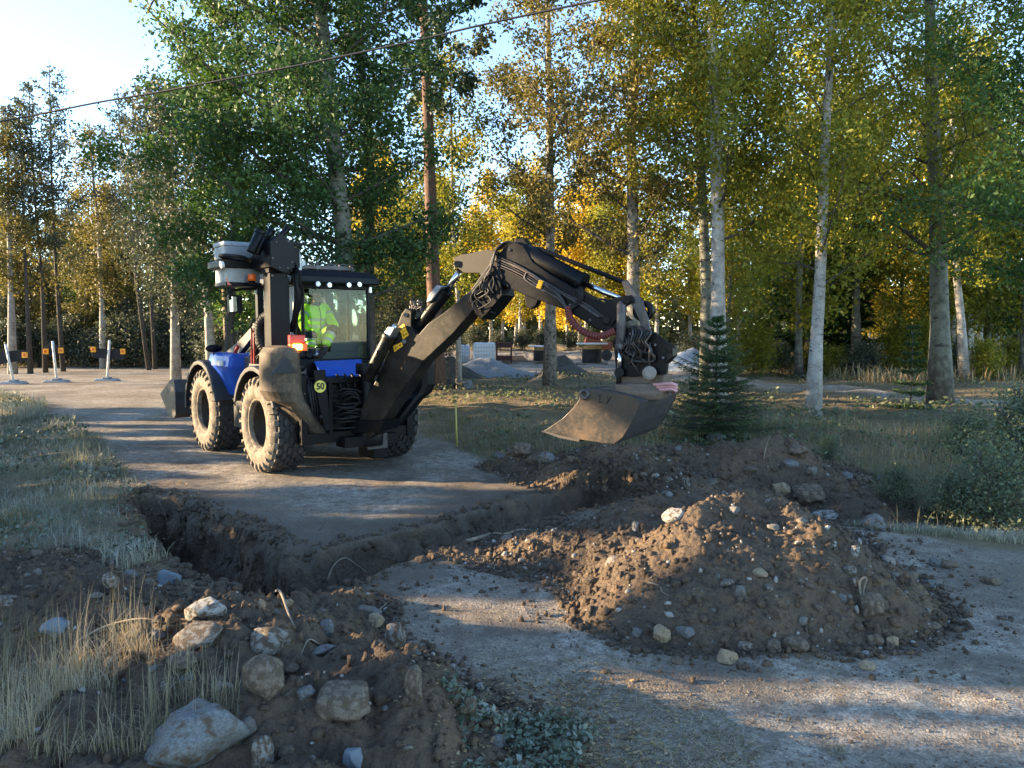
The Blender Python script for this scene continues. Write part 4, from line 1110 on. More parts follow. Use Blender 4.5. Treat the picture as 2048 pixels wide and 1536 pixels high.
# ------------------------------------------------------------------ the digging arm, in its own vertical plane
def plate(pts, n0, n1, px=True):
    mb = MB(B); q = [bp(x, y, n0) for x, y in pts]; mb.prism(q, B.a[1] * (n1 - n0)); return mb
boom_pts = [(812, 616), (803, 628), (790, 662), (778, 700), (762, 742), (738, 785), (722, 820), (716, 855), (732, 884), (748, 868), (792, 800), (845, 724), (905, 668), (950, 616), (985, 590), (1006, 556), (996, 524), (984, 520), (940, 581), (891, 623), (856, 647), (838, 668), (829, 668), (822, 651), (823, 622)]
bm_ = part(plate(boom_pts, .15, -.13), 'boom', M_boom, bevel=.012, label='thick dusty lower arm with yellow warning stickers')
mb = MB(B)                                                       # kingpost and swing bracket at the foot
c0 = B.w(0, 0, 0)
for z0, z1, r in ((.42, .62, .2), (.62, 1.5, .13), (1.5, 1.66, .2)): mb.cyl(c0 + np.array([-.02, .05, z0]), c0 + np.array([-.02, .05, z1]), r, n=20)
mb.prism([bp(690, 838, .2), bp(755, 842, .2), bp(772, 840, .2), bp(762, 862, .2), bp(700, 868, .2)], B.a[1] * -.38)
part(mb, 'swing_bracket', M_black, bevel=.012)
mb = plate([(755, 838), (842, 748), (838, 766), (792, 822), (762, 856), (745, 868)], -.135, -.2); part(mb, 'boom_guard', M_black, bevel=.006)
def cylset(a, b_, c_, r, rr, n, name, mats=(M_boom, M_chrome)):
    mb = MB(B); A, Bq, Cq = bp(*a, n), bp(*b_, n), bp(*c_, n); d = (Bq - A) / np.linalg.norm(Bq - A)
    mb.ball(A, r, 14, 8); mb.cyl(A, Bq, r, n=20); mb.cyl(Bq - d * .05, Bq + d * .015, r * 1.13, n=20)
    o = part(mb, name, mats[0], bevel=.003)
    m2 = MB(B); m2.cyl(Bq, Cq, rr, n=14); build(m2, 'piston_rod', mats[1], o)
    return o
cylset((833, 661), (892, 583), (920, 541), .088, .042, .0, 'boom_cylinder', (M_black, M_chrome))
cylset((738, 752), (778, 672), (792, 650), .088, .04, .24, 'lift_cylinder')
mb = MB(B)
mb.prism([bp(858, 588, .12), bp(873, 570, .12), bp(884, 573, .12), bp(862, 602, .12), bp(852, 606, .12)], B.a[1] * -.16)
part(mb, 'ram_cover', M_alu, bevel=.012); mb = MB(B)
mb.prism([bp(762, 673, .3), bp(776, 653, .3), bp(790, 655, .3), bp(785, 664, .3), bp(770, 690, .3)], B.a[1] * -.16)
part(mb, 'ram_cover', M_alu, bevel=.012)
mb = MB(B)
for i in range(26):
    a = bp(rnd.uniform(816, 846), rnd.uniform(600, 626), rnd.uniform(-.05, .12)); b2 = bp(rnd.uniform(816, 850), rnd.uniform(600, 640), rnd.uniform(-.05, .12)); mb.tube([a, (a + b2) / 2 + np.array([rnd.uniform(-.05, .05), 0, rnd.uniform(-.02, .05)]), b2], .009, 6)
for i in range(6):
    p = bp(rnd.uniform(820, 842), rnd.uniform(604, 622), .05); mb.cyl(p, p + np.array([.0, 0, .06]), .022)
part(mb, 'hydraulic_fittings', M_steel)
def sticker(q, sym):
    mb = MB(B); n0 = .1515
    mb.prism([bp(x, y, n0) for x, y in q], B.a[1] * .002)
    o = build(mb, 'warning_sticker', M_yel, bm_)
    def at(u, v):
        a, b2, c2, d2 = [np.array(t, float) for t in q]; p = (a * (1 - u) + b2 * u) * (1 - v) + (d2 * (1 - u) + c2 * u) * v; return bp(p[0], p[1], n0 + .0025)
    s = MB(B)
    for u0, v0, k in sym:
        if k == 'tri':
            for (u1, v1), (u2, v2) in zip([(0, .13), (-.13, -.1), (.13, -.1)], [(-.13, -.1), (.13, -.1), (0, .13)]): s.tube([at(u0 + u1, v0 - v1 * 1.5), at(u0 + u2, v0 - v2 * 1.5)], .004, 5)
        else:
            s.prism([at(u0 - .12, v0 + .1), at(u0 + .0, v0 - .15), at(u0 + .15, v0 - .05), at(u0 + .1, v0 + .15)], B.a[1] * .002)
    build(s, 'warning_symbol', M_ink, o)
sticker([(796, 656), (808, 647), (813, 659), (803, 668)], [(.3, .35, 'tri'), (.7, .4, 'x')])
sticker([(803, 669), (813, 660), (818, 670), (806, 679)], [(.3, .4, 'tri'), (.72, .5, 'tri')])
sticker([(786, 692), (804, 684), (806, 692), (789, 704)], [(.25, .5, 'tri'), (.7, .45, 'x')])
mb = MB(B); mb.cyl(bp(808, 683, .15), bp(808, 683, .19), .03); mb.cyl(bp(811, 630, .15), bp(811, 630, .17), .03); build(mb, 'pin', M_steel, bm_)
# knee bracket
mb = plate([(907, 516), (920, 510), (975, 499), (996, 503), (992, 560), (972, 566), (958, 546), (928, 546), (912, 534)], .10, .06); mb2 = plate([(907, 516), (920, 510), (975, 499), (996, 503), (992, 560), (972, 566), (958, 546), (928, 546), (912, 534)], -.06, -.1)
mb.add(mb2.v, mb2.f); mb.cyl(bp(914, 528, .13), bp(914, 528, -.13), .045)
part(mb, 'knee_bracket', painted('ochre_dirty_plate', (.02, .018, .015), .5, (.08, .062, .045), .5), bevel=.006)
mb = plate([(945, 575), (985, 530), (1000, 560), (1005, 590), (985, 615), (962, 640), (950, 628), (940, 600)], .17, -.17)
mb.cyl(bp(978, 575, .2), bp(978, 575, -.2), .1); mb.cyl(bp(955, 612, .18), bp(990, 628, .1), .03)
part(mb, 'knee_joint', M_black, bevel=.012)
# stick
st_pts = [(984, 530), (994, 509), (1012, 492), (1030, 484), (1046, 490), (1066, 524), (1100, 548), (1151, 578), (1204, 610), (1228, 622), (1252, 640), (1254, 660), (1240, 671), (1216, 668), (1192, 657), (1130, 620), (1053, 592), (1010, 573), (992, 568)]
st = part(plate(st_pts, .13, -.13), 'stick', M_black, bevel=.012, label='black upper arm carrying hoses and the long bucket ram')
mb = plate([(1048, 590), (1052, 612), (1060, 618), (1070, 612), (1078, 596), (1062, 588)], .06, -.06); part(mb, 'lower_lug', M_black, bevel=.006)
cylset((1042, 500), (1166, 566), (1246, 600), .118, .036, .0, 'bucket_cylinder', (M_black, M_chrome))
mb = MB(B); mb.tube([bp(1036, 490, .0), bp(1085, 500, .0), bp(1160, 530, .0), bp(1246, 564, .0)], .03, 8); mb.prism([bp(1030, 478, .06), bp(1046, 476, .06), bp(1056, 490, .06), bp(1040, 512, .06), bp(1026, 500, .06)], B.a[1] * -.12)
part(mb, 'ram_guide', M_black, bevel=.004)
# bell crank, link plates and pulley at the end of the stick
mb = plate([(1196, 618), (1212, 600), (1236, 594), (1262, 590), (1266, 604), (1250, 614), (1236, 634), (1222, 652), (1206, 648)], .16, .12)
m2 = plate([(1196, 618), (1212, 600), (1236, 594), (1262, 590), (1266, 604), (1250, 614), (1236, 634), (1222, 652), (1206, 648)], -.12, -.16); mb.add(m2.v, m2.f)
mb.cyl(bp(1253, 600, .19), bp(1253, 600, -.19), .05); mb.cyl(bp(1212, 640, .19), bp(1212, 640, -.19), .05)
part(mb, 'bell_crank', M_black, bevel=.006)
mb = plate([(1243, 563), (1253, 560), (1262, 574), (1284, 602), (1296, 640), (1300, 664), (1284, 668), (1278, 640), (1262, 606), (1252, 592)], .1, .05)
m2 = plate([(1243, 563), (1253, 560), (1262, 574), (1284, 602), (1296, 640), (1300, 664), (1284, 668), (1278, 640), (1262, 606), (1252, 592)], -.05, -.1); mb.add(m2.v, m2.f)
mb.cyl(bp(1286, 657, .13), bp(1286, 657, -.13), .055)
part(mb, 'tilt_link', M_steel, bevel=.006)
mb = MB(B); mb.lathe(bp(1287, 622, -.02), B.a[1], [(-.04, .06), (-.04, .13), (-.01, .115), (.01, .115), (.04, .13), (.04, .06)], 30, closed=True); part(mb, 'hose_pulley', M_black)
# head that carries the rotator
mb = plate([(1284, 662), (1300, 660), (1322, 676), (1345, 696), (1346, 714), (1334, 726), (1332, 748), (1268, 754), (1232, 752), (1228, 700), (1234, 668), (1262, 654)], .12, .07)
m2 = plate([(1284, 662), (1300, 660), (1322, 676), (1345, 696), (1346, 714), (1334, 726), (1332, 748), (1268, 754), (1232, 752), (1228, 700), (1234, 668), (1262, 654)], -.12, -.2); mb.add(m2.v, m2.f)
m3 = plate([(1300, 664), (1345, 698), (1345, 712), (1330, 728), (1300, 730), (1280, 700)], .07, -.12); mb.add(m3.v, m3.f)
part(mb, 'bucket_head', M_black, bevel=.008)
cylset((1243, 612), (1241, 696), (1238, 748), .062, .03, .16, 'tilt_cylinder', (M_steel, M_chrome))
mb = MB(B); mb.cyl(bp(1238, 745, .22), bp(1238, 745, .04), .06); mb.cyl(bp(1238, 745, .13), bp(1236, 775, .13), .03); part(mb, 'tilt_clevis', M_black, bevel=.004)
mb = MB(B); mb.cyl(bp(1299, 746, .25), bp(1296, 746, -.25), .082, n=26); mb.cyl(bp(1299, 746, .27), bp(1299, 746, .252), .062, n=26); part(mb, 'rotator', painted('grey_dusty_casting', (.2, .18, .16), .5, (.3, .26, .2), .6), bevel=.008)
mb = MB(B)
mb.lathe(bp(1284, 776, -.02) , (0, 0, 1), [(-.12, .0), (-.12, .30), (-.05, .33), (-.02, .33), (.02, .27), (.07, .25), (.07, 0)], 36)
mb.prism([bp(1230, 768, .28), bp(1284, 776, .28), bp(1284, 796, .28), bp(1230, 782, .28)], B.a[1] * -.5)
mb.prism([bp(1236, 750, .1), bp(1330, 750, .1), bp(1325, 768, .1), bp(1240, 768, .1)], B.a[1] * -.3)
part(mb, 'quick_coupler', painted('rusty_casting', (.11, .085, .07), .6, (.22, .16, .11), .8, metal=.2), bevel=.012)
mb = MB(B)
for dy, dn in ((0, .12), (5, .10), (11, .1)):
    mb.tube([bp(1290, 771 + dy, dn), bp(1320, 769 + dy, dn), bp(1342, 767 + dy, dn), bp(1352, 770 + dy, dn - .05), bp(1345, 775 + dy, dn - .2)], .022, 8)
part(mb, 'pink_hose', M_pink)
def hose(path, r, mat, nm='hydraulic_hose', n=8, par=bh):
    mb = MB(B); mb.tube(path, r, n); return part(mb, nm, mat, par)
def smooth(pts, k=6):
    out = []; P_ = [np.array(p, float) for p in pts]; P_ = [2 * P_[0] - P_[1]] + P_ + [2 * P_[-1] - P_[-2]]
    for i in range(1, len(P_) - 2):
        for j in range(k):
            t = j / k; a, b2, c2, d2 = P_[i - 1:i + 3]
            out.append(.5 * (2 * b2 + (c2 - a) * t + (2 * a - 5 * b2 + 4 * c2 - d2) * t * t + (3 * b2 - a - 3 * c2 + d2) * t ** 3))
    out.append(P_[-2]); return out
for i in range(6):                                               # hoses over the knee
    o = i * 3.2
    hose(smooth([bp(1034 - i, 488 + i * 2, .1 - .03 * i), bp(1012 - o, 484 + o * .9, .14 - .03 * i), bp(992 - o * .5, 500 + o, .18), bp(984 - o * .3, 530 + o, .2), bp(968 - o, 560 + o, .2), bp(948 - o * .3, 584 + o, .18), bp(938 + o, 606 + o * .7, .16)]), .015, M_hose)
for i in range(5):                                               # hoses along the stick
    o = i * 5
    hose(smooth([bp(993, 512 + o, .15), bp(1030, 528 + o, .155), bp(1062, 546 + o, .16), bp(1090, 566 + o, .17), bp(1118, 588 + o * .7, .18), bp(1134, 614 + o * .3, .17)]), .011, M_steel if i % 2 else M_hose)
mb = MB(B); mb.tube(smooth([bp(1098, 572, .17), bp(1060, 546, .17), bp(1050, 552, .17), bp(1054, 562, .17), bp(1090, 584, .17)]), .014, 8); part(mb, 'steel_pipe_loop', M_steel)
mb = plate([(1078, 559), (1086, 562), (1080, 578), (1072, 575)], .20, .15); part(mb, 'yellow_tag', M_yel, bevel=.003)
for i in range(4): hose(smooth([bp(1146 + 2 * i, 600, .14), bp(1150 + i * 4, 580 - 2 * i, .16), bp(1158 + i * 2, 592 + 3 * i, .17), bp(1140 + i, 618, .17)]), .007, M_hose)
sp = smooth([bp(1134, 612, .17), bp(1139, 632, .19), bp(1150, 650, .2), bp(1168, 664, .2), bp(1190, 672, .2), bp(1210, 670, .2), bp(1228, 662, .18)], 8)
hose(sp, .035, M_hose, 'hose_bundle', 12)
mb = MB(B)
for i in range(1, len(sp) - 1, 2):
    d = sp[i + 1] - sp[i]; d /= np.linalg.norm(d); mb.cyl(sp[i], sp[i] + d * .028, .045, n=14)
part(mb, 'red_spiral_guard', M_hred)
mb = MB(B); mb.tube(smooth([bp(1262, 704, .18), bp(1256, 712, .18), bp(1262, 720, .18), bp(1290, 724, .18), bp(1306, 722, .18), bp(1308, 712, .18), bp(1298, 706, .18), bp(1262, 704, .18)]), .018, 8)
part(mb, 'hose_loop', M_hose)
for i in range(7): hose(smooth([bp(1262 + 4 * i, 652, .12), bp(1266 + 6 * i, 664, .2), bp(1262 + 5 * i, 684, .2), bp(1266 + 4 * i, 706, .16)]), .013, M_hose if i % 3 else M_steel)
for i in range(3): hose(smooth([bp(1226 + 3 * i, 606 - i, .05), bp(1196 + 4 * i, 598, .1), bp(1192 + 3 * i, 606 + i, .1), bp(1200, 620, .1)]), .008, M_hose)
for i in range(16):                                              # the tangle of lines round the tilt head and the knee
    a, b2 = rnd.uniform(1246, 1300), rnd.uniform(660, 690); hose(smooth([bp(a, b2, .13), bp(a + rnd.uniform(-14, 16), b2 + 16, .2 + rnd.uniform(0, .06)), bp(a + rnd.uniform(-16, 22), b2 + 34, .2), bp(a + rnd.uniform(-10, 26), b2 + 54, .14)]), rnd.choice([.008, .011, .014]), rnd.choice([M_hose, M_hose, M_steel]), n=6)
for i in range(12):
    a, b2 = rnd.uniform(948, 990), rnd.uniform(540, 600); hose(smooth([bp(a, b2, .18), bp(a + rnd.uniform(-18, 10), b2 + 14, .22), bp(a + rnd.uniform(-24, 6), b2 + 30, .2)]), rnd.choice([.008, .012]), M_hose, n=6)
for i in range(7):
    o = i * 4; hose(smooth([bp(1000 + o, 520 + o * .5, .15), bp(1040 + o, 536 + o * .5, .16), bp(1100 + o, 574 + o * .4, .16), bp(1150 + o, 604 + o * .2, .15), bp(1196 + o * .5, 634, .16)]), .007, rnd.choice([M_hose, M_steel]), n=6)
mb = MB(B)
for a, b2 in ((1020, 500), (1026, 540), (1180, 640), (1140, 610), (1236, 700), (1260, 668), (1310, 690), (1326, 716)): mb.cyl(bp(a, b2, .13), bp(a, b2, .146), .02, n=8)
part(mb, 'arm_bolts', M_steel)
# digging bucket
nL, nR = .50, -.86
sh = [(1088, 862), (1118, 871), (1160, 879), (1205, 886), (1228, 888), (1244, 876), (1262, 848), (1276, 818), (1281, 804), (1268, 795), (1238, 788), (1180, 780)]
inn = [(1184, 785), (1236, 793), (1264, 800), (1274, 806), (1270, 817), (1256, 846), (1239, 871), (1226, 882), (1204, 880), (1160, 873), (1118, 865)]
mb = plate(sh + inn, nL - .02, nR + .02); bk = part(mb, 'digging_bucket', M_steel, bevel=.004, label='scuffed steel digging bucket hanging from the arm')
side = sh + [(1166, 786), (1158, 800), (1146, 816), (1124, 838), (1104, 851)]
for a, b2, mt in ((nL, nL - .02, M_brownsteel), (nR + .02, nR, M_steel)):
    mb = plate(side, a, b2); qq = [B.w(*(B.hit(x, y, 1, nL) * np.array([1, 0, 1]) + np.array([0, a, 0]))) for x, y in side]
    mb = MB(B); mb.prism(qq, B.a[1] * (b2 - a)); build(mb, 'side_plate', mt, bk, .004)
mb = MB(B); c0 = bp(1169, 789, nL); mb.lathe(c0, B.a[1], [(.02, .03), (.02, .065), (-1.34, .065), (-1.34, .03)], 24, closed=True); build(mb, 'hinge_tube', M_steel, bk)
mb = MB(B); q = [bp(1080, 862, nL), bp(1120, 866, nL), bp(1160, 876, nL), bp(1158, 884, nL), bp(1118, 876, nL)]; mb.prism(q, B.a[1] * (nR - nL)); build(mb, 'cutting_edge', M_steel, bk, .003)
mb = MB(B); c0 = bp(1206, 799, nL + .003)
for dx, pts_ in ((0, [(-.07, .05), (-.02, .05), (-.04, .05), (-.05, -.04), (-.01, -.03)]), (.08, [(-.03, .05), (0, .0), (.03, .05), (-.04, -.05)])):
    mb.tube([c0 + B.a[0] * (u + dx) + B.a[2] * v for u, v in pts_], .005, 5)
build(mb, 'weld_marks', M_ink, bk)

# ------------------------------------------------------------------ the operator
hv = MT('hi_vis_fabric'); _n = hv.noise(9, 4, .6); M_hv = hv.fin(hv.mix(hv.math('MULTIPLY', _n, .35), (.44, .86, .03), (.26, .54, .02)), .75, nrm=hv.bump(_n, .02, .7))
M_navy = plain('navy_fabric', (.012, .014, .03), .85); M_refl = plain('reflective_tape', (.5, .55, .5), .3, .3); M_skin = plain('skin', (.33, .17, .11), .5); M_hair = plain('dark_hair', (.015, .01, .008), .8)
def vl(px, py, y): return vh(px, py, 1, y)
pelv = vl(632, 674, .78)
per = thing('person', tuple(pelv - np.array([0, 0, .12])), HA, 'operator in yellow hi-vis jacket and trousers with headset, seated in the cab facing the arm', 'person')
J = {}
J['pelvis'] = pelv; J['waist'] = vl(632, 655, .74); J['chest'] = vl(632, 628, .70); J['neck0'] = vl(632, 612, .68); J['neck'] = vl(632, 603, .66); J['head'] = vl(632, 590, .65); J['crown'] = vl(632, 582, .66)
J['shL'] = vl(612, 617, .7); J['shR'] = vl(652, 617, .7); J['elL'] = vl(604, 645, .52); J['elR'] = vl(662, 642, .5); J['haL'] = vl(612, 664, .28); J['haR'] = vl(674, 656, .3)
J['hpL'] = vl(624, 676, .76); J['hpR'] = vl(642, 676, .76); J['knL'] = vl(620, 672, .3); J['knR'] = vl(663, 660, .3); J['anL'] = vl(624, 704, .18); J['anR'] = vl(648, 700, .12); J['toL'] = vl(618, 711, .06); J['toR'] = vl(641, 711, .06)
def skin_obj(name, chains, mat, parent, root, sub=2, label=None):
    """chains: list of [(joint or point, radius), ...] joined by identical keys"""
    keys = {}; vs = []; rs = []; es = []
    inv = ROOTS[root_of(parent).name] if parent else Matrix()
    for ch in chains:
        prev = None
        for k, r in ch:
            kk = k if isinstance(k, str) else tuple(np.round(k, 4))
            if kk not in keys:
                keys[kk] = len(vs); vs.append(inv @ Vector(J[k] if isinstance(k, str) else k)); rs.append(r)
            i = keys[kk]
            if prev is not None and prev != i: es.append((prev, i))
            prev = i
    me = bpy.data.meshes.new(name); me.from_pydata(vs, es, []); o = bpy.data.objects.new(name, me); COL.objects.link(o); o.parent = parent
    o.modifiers.new('skin', 'SKIN'); 
    lay = me.skin_vertices[0].data if me.skin_vertices else None
    if lay is None:
        bmx = bmesh.new(); bmx.from_mesh(me); bmx.verts.layers.skin.verify(); bmx.to_mesh(me); bmx.free(); lay = me.skin_vertices[0].data
    for i, r in enumerate(rs):
        lay[i].radius = (r, r) if not hasattr(r, '__len__') else r
        lay[i].use_root = (i == keys.get(root, 0))
    s = o.modifiers.new('sub', 'SUBSURF'); s.levels = sub; s.render_levels = sub
    dg = bpy.context.evaluated_depsgraph_get(); m2 = bpy.data.meshes.new_from_object(o.evaluated_get(dg)); o.modifiers.clear(); o.data = m2
    m2.materials.clear(); m2.materials.append(mat); m2.polygons.foreach_set('use_smooth', [True] * len(m2.polygons))
    if label: o['label'] = label
    return o
body = skin_obj('body', [
    [('pelvis', .13), ('waist', .12), ('chest', .13), ('neck0', .06), ('neck', .052), ('head', .092), ('crown', .075)],
    [('chest', .13), ('shL', .06), ('elL', .045), ('haL', .03)], [('chest', .13), ('shR', .06), ('elR', .045), ('haR', .03)],
    [('pelvis', .13), ('hpL', .085), ('knL', .06), ('anL', .04), ('toL', .03)], [('pelvis', .13), ('hpR', .085), ('knR', .06), ('anR', .04), ('toR', .03)]], M_skin, per, 'pelvis')
fwd = -V.a[1]; hd = J['head']
mb = MB(V)                                                        # face: nose, brow, eyes, mouth, ears
mb.add([hd + fwd * .125 - V.a[2] * .022, hd + fwd * .088 + V.a[2] * .02, hd + fwd * .088 - V.a[2] * .03 - V.a[0] * .017, hd + fwd * .088 - V.a[2] * .03 + V.a[0] * .017], [(0, 1, 2), (0, 3, 1), (0, 2, 3)])
for s in (-1, 1): mb.ball(hd + V.a[0] * s * .092 - V.a[2] * .01, .028, sc=(.35, .7, 1))
mb.ball(hd + fwd * .078 - V.a[2] * .062, .03, sc=(1, .6, .7))
mb.cur = 1
for s in (-1, 1): mb.ball(hd + fwd * .088 + V.a[0] * s * .033 + V.a[2] * .012, .012, sc=(1.2, .6, .7))
mb.cur = 2
for s in (-1, 1):
    mb.ball(hd + fwd * .095 + V.a[0] * s * .033 + V.a[2] * .012, .006)
    mb.tube([hd + fwd * .09 + V.a[0] * s * .018 + V.a[2] * .034, hd + fwd * .088 + V.a[0] * s * .05 + V.a[2] * .034], .005, 5)
mb.tube([hd + fwd * .093 - V.a[0] * .022 - V.a[2] * .048, hd + fwd * .1 - V.a[2] * .05, hd + fwd * .093 + V.a[0] * .022 - V.a[2] * .048], .004, 5)
build(mb, 'face', [M_skin, M_white, M_hair], per, fixn=False)
mb = MB(V); mb.ball(hd + V.a[2] * .06 - fwd * .035, .1, 16, 10, sc=(1, 1.0, .75)); build(mb, 'hair', M_hair, per)
mb = MB(V); mb.tube([hd + V.a[0] * .115 * math.cos(a) + V.a[2] * .135 * math.sin(a) for a in [math.pi * i / 12 for i in range(13)]], .012, 8)
for s in (-1, 1): mb.cyl(hd + V.a[0] * s * .085, hd + V.a[0] * s * .135, .042, .036)
build(mb, 'headset', M_ink, per, .004)
def lerp(a, b, t): return np.array(J[a]) * (1 - t) + np.array(J[b]) * t
jk = skin_obj('jacket', [[('waist', .175), (lerp('waist', 'chest', .5), .18), ('chest', .185), (lerp('chest', 'neck0', .75), .10)],
    [('chest', .185), ('shL', .095), (lerp('shL', 'elL', .5), .085), ('elL', .085), (lerp('elL', 'haL', .9), .066)], [('chest', .185), ('shR', .095), (lerp('shR', 'elR', .5), .085), ('elR', .085), (lerp('elR', 'haR', .9), .066)], [('waist', .175), ('pelvis', .17)]], M_hv, per, 'chest', label='bright yellow green hi-vis jacket with grey reflective bands')
tr = skin_obj('trousers', [[('pelvis', .165), ('hpL', .12), ('knL', .098), (lerp('knL', 'anL', .8), .07)], [('pelvis', .165), ('hpR', .12), ('knR', .098), (lerp('knR', 'anR', .85), .075)]], M_hv, per, 'pelvis')
def band(a, b, t, r, w, mat, nm, par):
    p, q = lerp(a, b, t), lerp(a, b, t + w); mb = MB(V); mb.tube([p, q], [r, r], 20, caps=False); return build(mb, nm, mat, par)
for t in (.12, .6): band('waist', 'chest', t, .184 if t > .3 else .18, .22, M_refl, 'reflective_band', jk)
for s in 'LR':
    band('sh' + s, 'el' + s, .45, .09, .18, M_refl, 'reflective_band', jk); band('kn' + s, 'an' + s, .22, .098, .13, M_refl, 'reflective_band', tr); band('kn' + s, 'an' + s, .52, .09, .13, M_refl, 'reflective_band', tr)
    mb = MB(V); mb.ball(J['kn' + s] + fwd * .03, .108, sc=(1, 1, .85)); build(mb, 'knee_patch', M_navy, tr)
    d = J['to' + s] - J['an' + s]; mb = MB(V); mb.tube([J['an' + s] + V.a[2] * .05, J['an' + s], J['an' + s] + d * .5, J['to' + s]], [.055, .062, .056, .045], 12); mb.ball(J['to' + s], .045); build(mb, 'boot', M_navy, per)
    # gloved hand: palm, four fingers and a thumb closed round the lever
    h = J['ha' + s]; d = J['ha' + s] - J['el' + s]; d /= np.linalg.norm(d); sd = np.cross(d, V.a[2]); sd /= np.linalg.norm(sd)
    mb = MB(V); mb.ball(h + d * .03, .045, sc=(.9, 1, .6))
    for k in range(4):
        b0 = h + d * .055 + sd * (.026 - .0175 * k); L_ = (.034, .038, .036, .028)[k]
        mb.tube([b0, b0 + d * L_ - V.a[2] * .006, b0 + d * (L_ + .012) - V.a[2] * .034, b0 + d * (L_ - .012) - V.a[2] * .05], [.0105, .01, .009, .008], 8)
    mb.tube([h + sd * .035, h + sd * .05 + d * .03 - V.a[2] * .012, h + sd * .035 + d * .055 - V.a[2] * .03], [.013, .012, .01], 8)
    build(mb, 'glove', M_navy, per)
mb = MB(V); mb.tube([J['neck0'] - V.a[2] * .02, J['neck'] + V.a[2] * .0], [.1, .072], 18, caps=False); build(mb, 'collar', M_navy, jk)
mb = MB(V); mb.tube([lerp('pelvis', 'waist', .2) + fwd * .178, lerp('waist', 'chest', .5) + fwd * .188, J['chest'] + fwd * .19, J['neck0'] + fwd * .1], .006, 6); build(mb, 'zip', M_navy, jk)
# ------------------------------------------------------------------ trees
def bark(name, stops, sc=(3, 3, 1), bump=.03, marks=None, rough=.9, low=None):
    m = MT(name); v = m.mapv(sc); n = m.noise(2.2, 6, .7, vec=v); c = m.ramp(n, stops)
    if marks:
        v2 = m.mapv(marks[1]); n2 = m.noise(1.0, 3, .6, vec=v2); c = m.mix(m.ramp(n2, [(marks[2], 0.0), (marks[2] + .06, 1.0)]), c, marks[0])
    if low:                                                       # the rough dark foot or the paler foot of old trunks
        s = N(m.nt, 'ShaderNodeSeparateXYZ'); m.L(m.tc.outputs['Object'], s.inputs[0])
        f = m.ramp(m.math('ADD', m.math('MULTIPLY', s.outputs[2], low[1]), m.math('MULTIPLY', n, low[2])), [(.4, 1.0), (.6, 0.0)]); c = m.mix(f, c, low[0])
    return m.fin(c, rough, spec=.25, nrm=m.bump(n, bump, .8))
M_birch = bark('birch_bark', [(.3, (.15, .14, .125)), (.5, (.32, .3, .275)), (.7, (.46, .44, .41))], (2, 2, 1.5), .01, ((.045, .038, .034), (6, 6, 22), .61))
M_oldbirch = bark('old_birch_bark', [(.34, (.07, .062, .054)), (.5, (.2, .185, .16)), (.68, (.34, .315, .28))], (5, 5, 3), .02, ((.05, .045, .04), (5, 5, 9), .57), low=((.12, .105, .09), .18, 1.0))
M_aspen = bark('aspen_bark', [(.32, (.07, .073, .058)), (.5, (.14, .143, .115)), (.7, (.21, .21, .17))], (3, 3, 2.2), .015, ((.05, .045, .04), (2, 2, 9), .6), low=((.075, .068, .058), .12, .8))
M_pine = bark('pine_bark', [(.35, (.06, .04, .032)), (.55, (.125, .075, .055)), (.7, (.2, .125, .09))], (9, 9, 2.2), .03)
M_dark = bark('dark_bark', [(.35, (.04, .035, .03)), (.6, (.09, .08, .07)), (.8, (.14, .13, .12))], (6, 6, 2), .02)
L_green = leafmat('green_leaves', [(0, (.028, .065, .022)), (.4, (.055, .115, .03)), (.7, (.10, .165, .035)), (.95, (.27, .27, .04))], .38, .35)
L_dgreen = leafmat('dark_green_leaves', [(0, (.018, .045, .018)), (.4, (.038, .085, .026)), (.75, (.075, .13, .03)), (.95, (.22, .23, .04))], .32, .35)
L_ygreen = leafmat('yellow_green_leaves', [(0, (.085, .12, .02)), (.4, (.19, .20, .025)), (.7, (.34, .29, .03)), (1, (.52, .38, .04))], .42, .4)
L_gold = leafmat('golden_leaves', [(0, (.24, .22, .02)), (.35, (.48, .36, .03)), (.7, (.64, .43, .04)), (1, (.64, .32, .05))], .45, .3)
L_brown = leafmat('brownish_leaves', [(0, (.06, .062, .025)), (.4, (.125, .115, .035)), (.7, (.23, .18, .05)), (1, (.38, .28, .08))], .35, .5)
L_alder = leafmat('dark_alder_leaves', [(0, (.035, .048, .035)), (.5, (.075, .09, .06)), (1, (.17, .15, .09))], .3, .5)
L_needle = leafmat('spruce_needles', [(0, (.014, .034, .010)), (.5, (.034, .068, .018)), (1, (.075, .12, .032))], .12, 1.2)
L_pneedle = leafmat('pine_needles', [(0, (.014, .03, .018)), (.5, (.03, .055, .028)), (1, (.07, .09, .04))], .15, .8)
L_shrub = leafmat('shrub_leaves', [(0, (.06, .085, .05)), (.4, (.12, .15, .09)), (.75, (.2, .21, .11)), (1, (.36, .32, .12))], .35, 1.5)

def leaf_quads(C, s, rs, flat=.0, droop=0.0, asp=.62):
    """diamond leaves at centres C with size s (array), random facing; droop hangs them down"""
    n = len(C)
    d = rs.normal(size=(n, 3)); d[:, 2] = d[:, 2] * (1 - flat) - droop; d /= np.linalg.norm(d, axis=1)[:, None]
    q = rs.normal(size=(n, 3)); u = np.cross(d, q); u /= np.linalg.norm(u, axis=1)[:, None] + 1e-9
    nrm = np.cross(d, u) 
    s = s[:, None]
    fold = rs.uniform(-.15, .25, (n, 1))
    V = np.stack([C - d * s * .55, C + u * s * asp * .5 + nrm * s * fold, C + d * s * .55, C - u * s * asp * .5 + nrm * s * fold], 1)
    return V.reshape(-1, 3), np.arange(4 * n).reshape(n, 4)

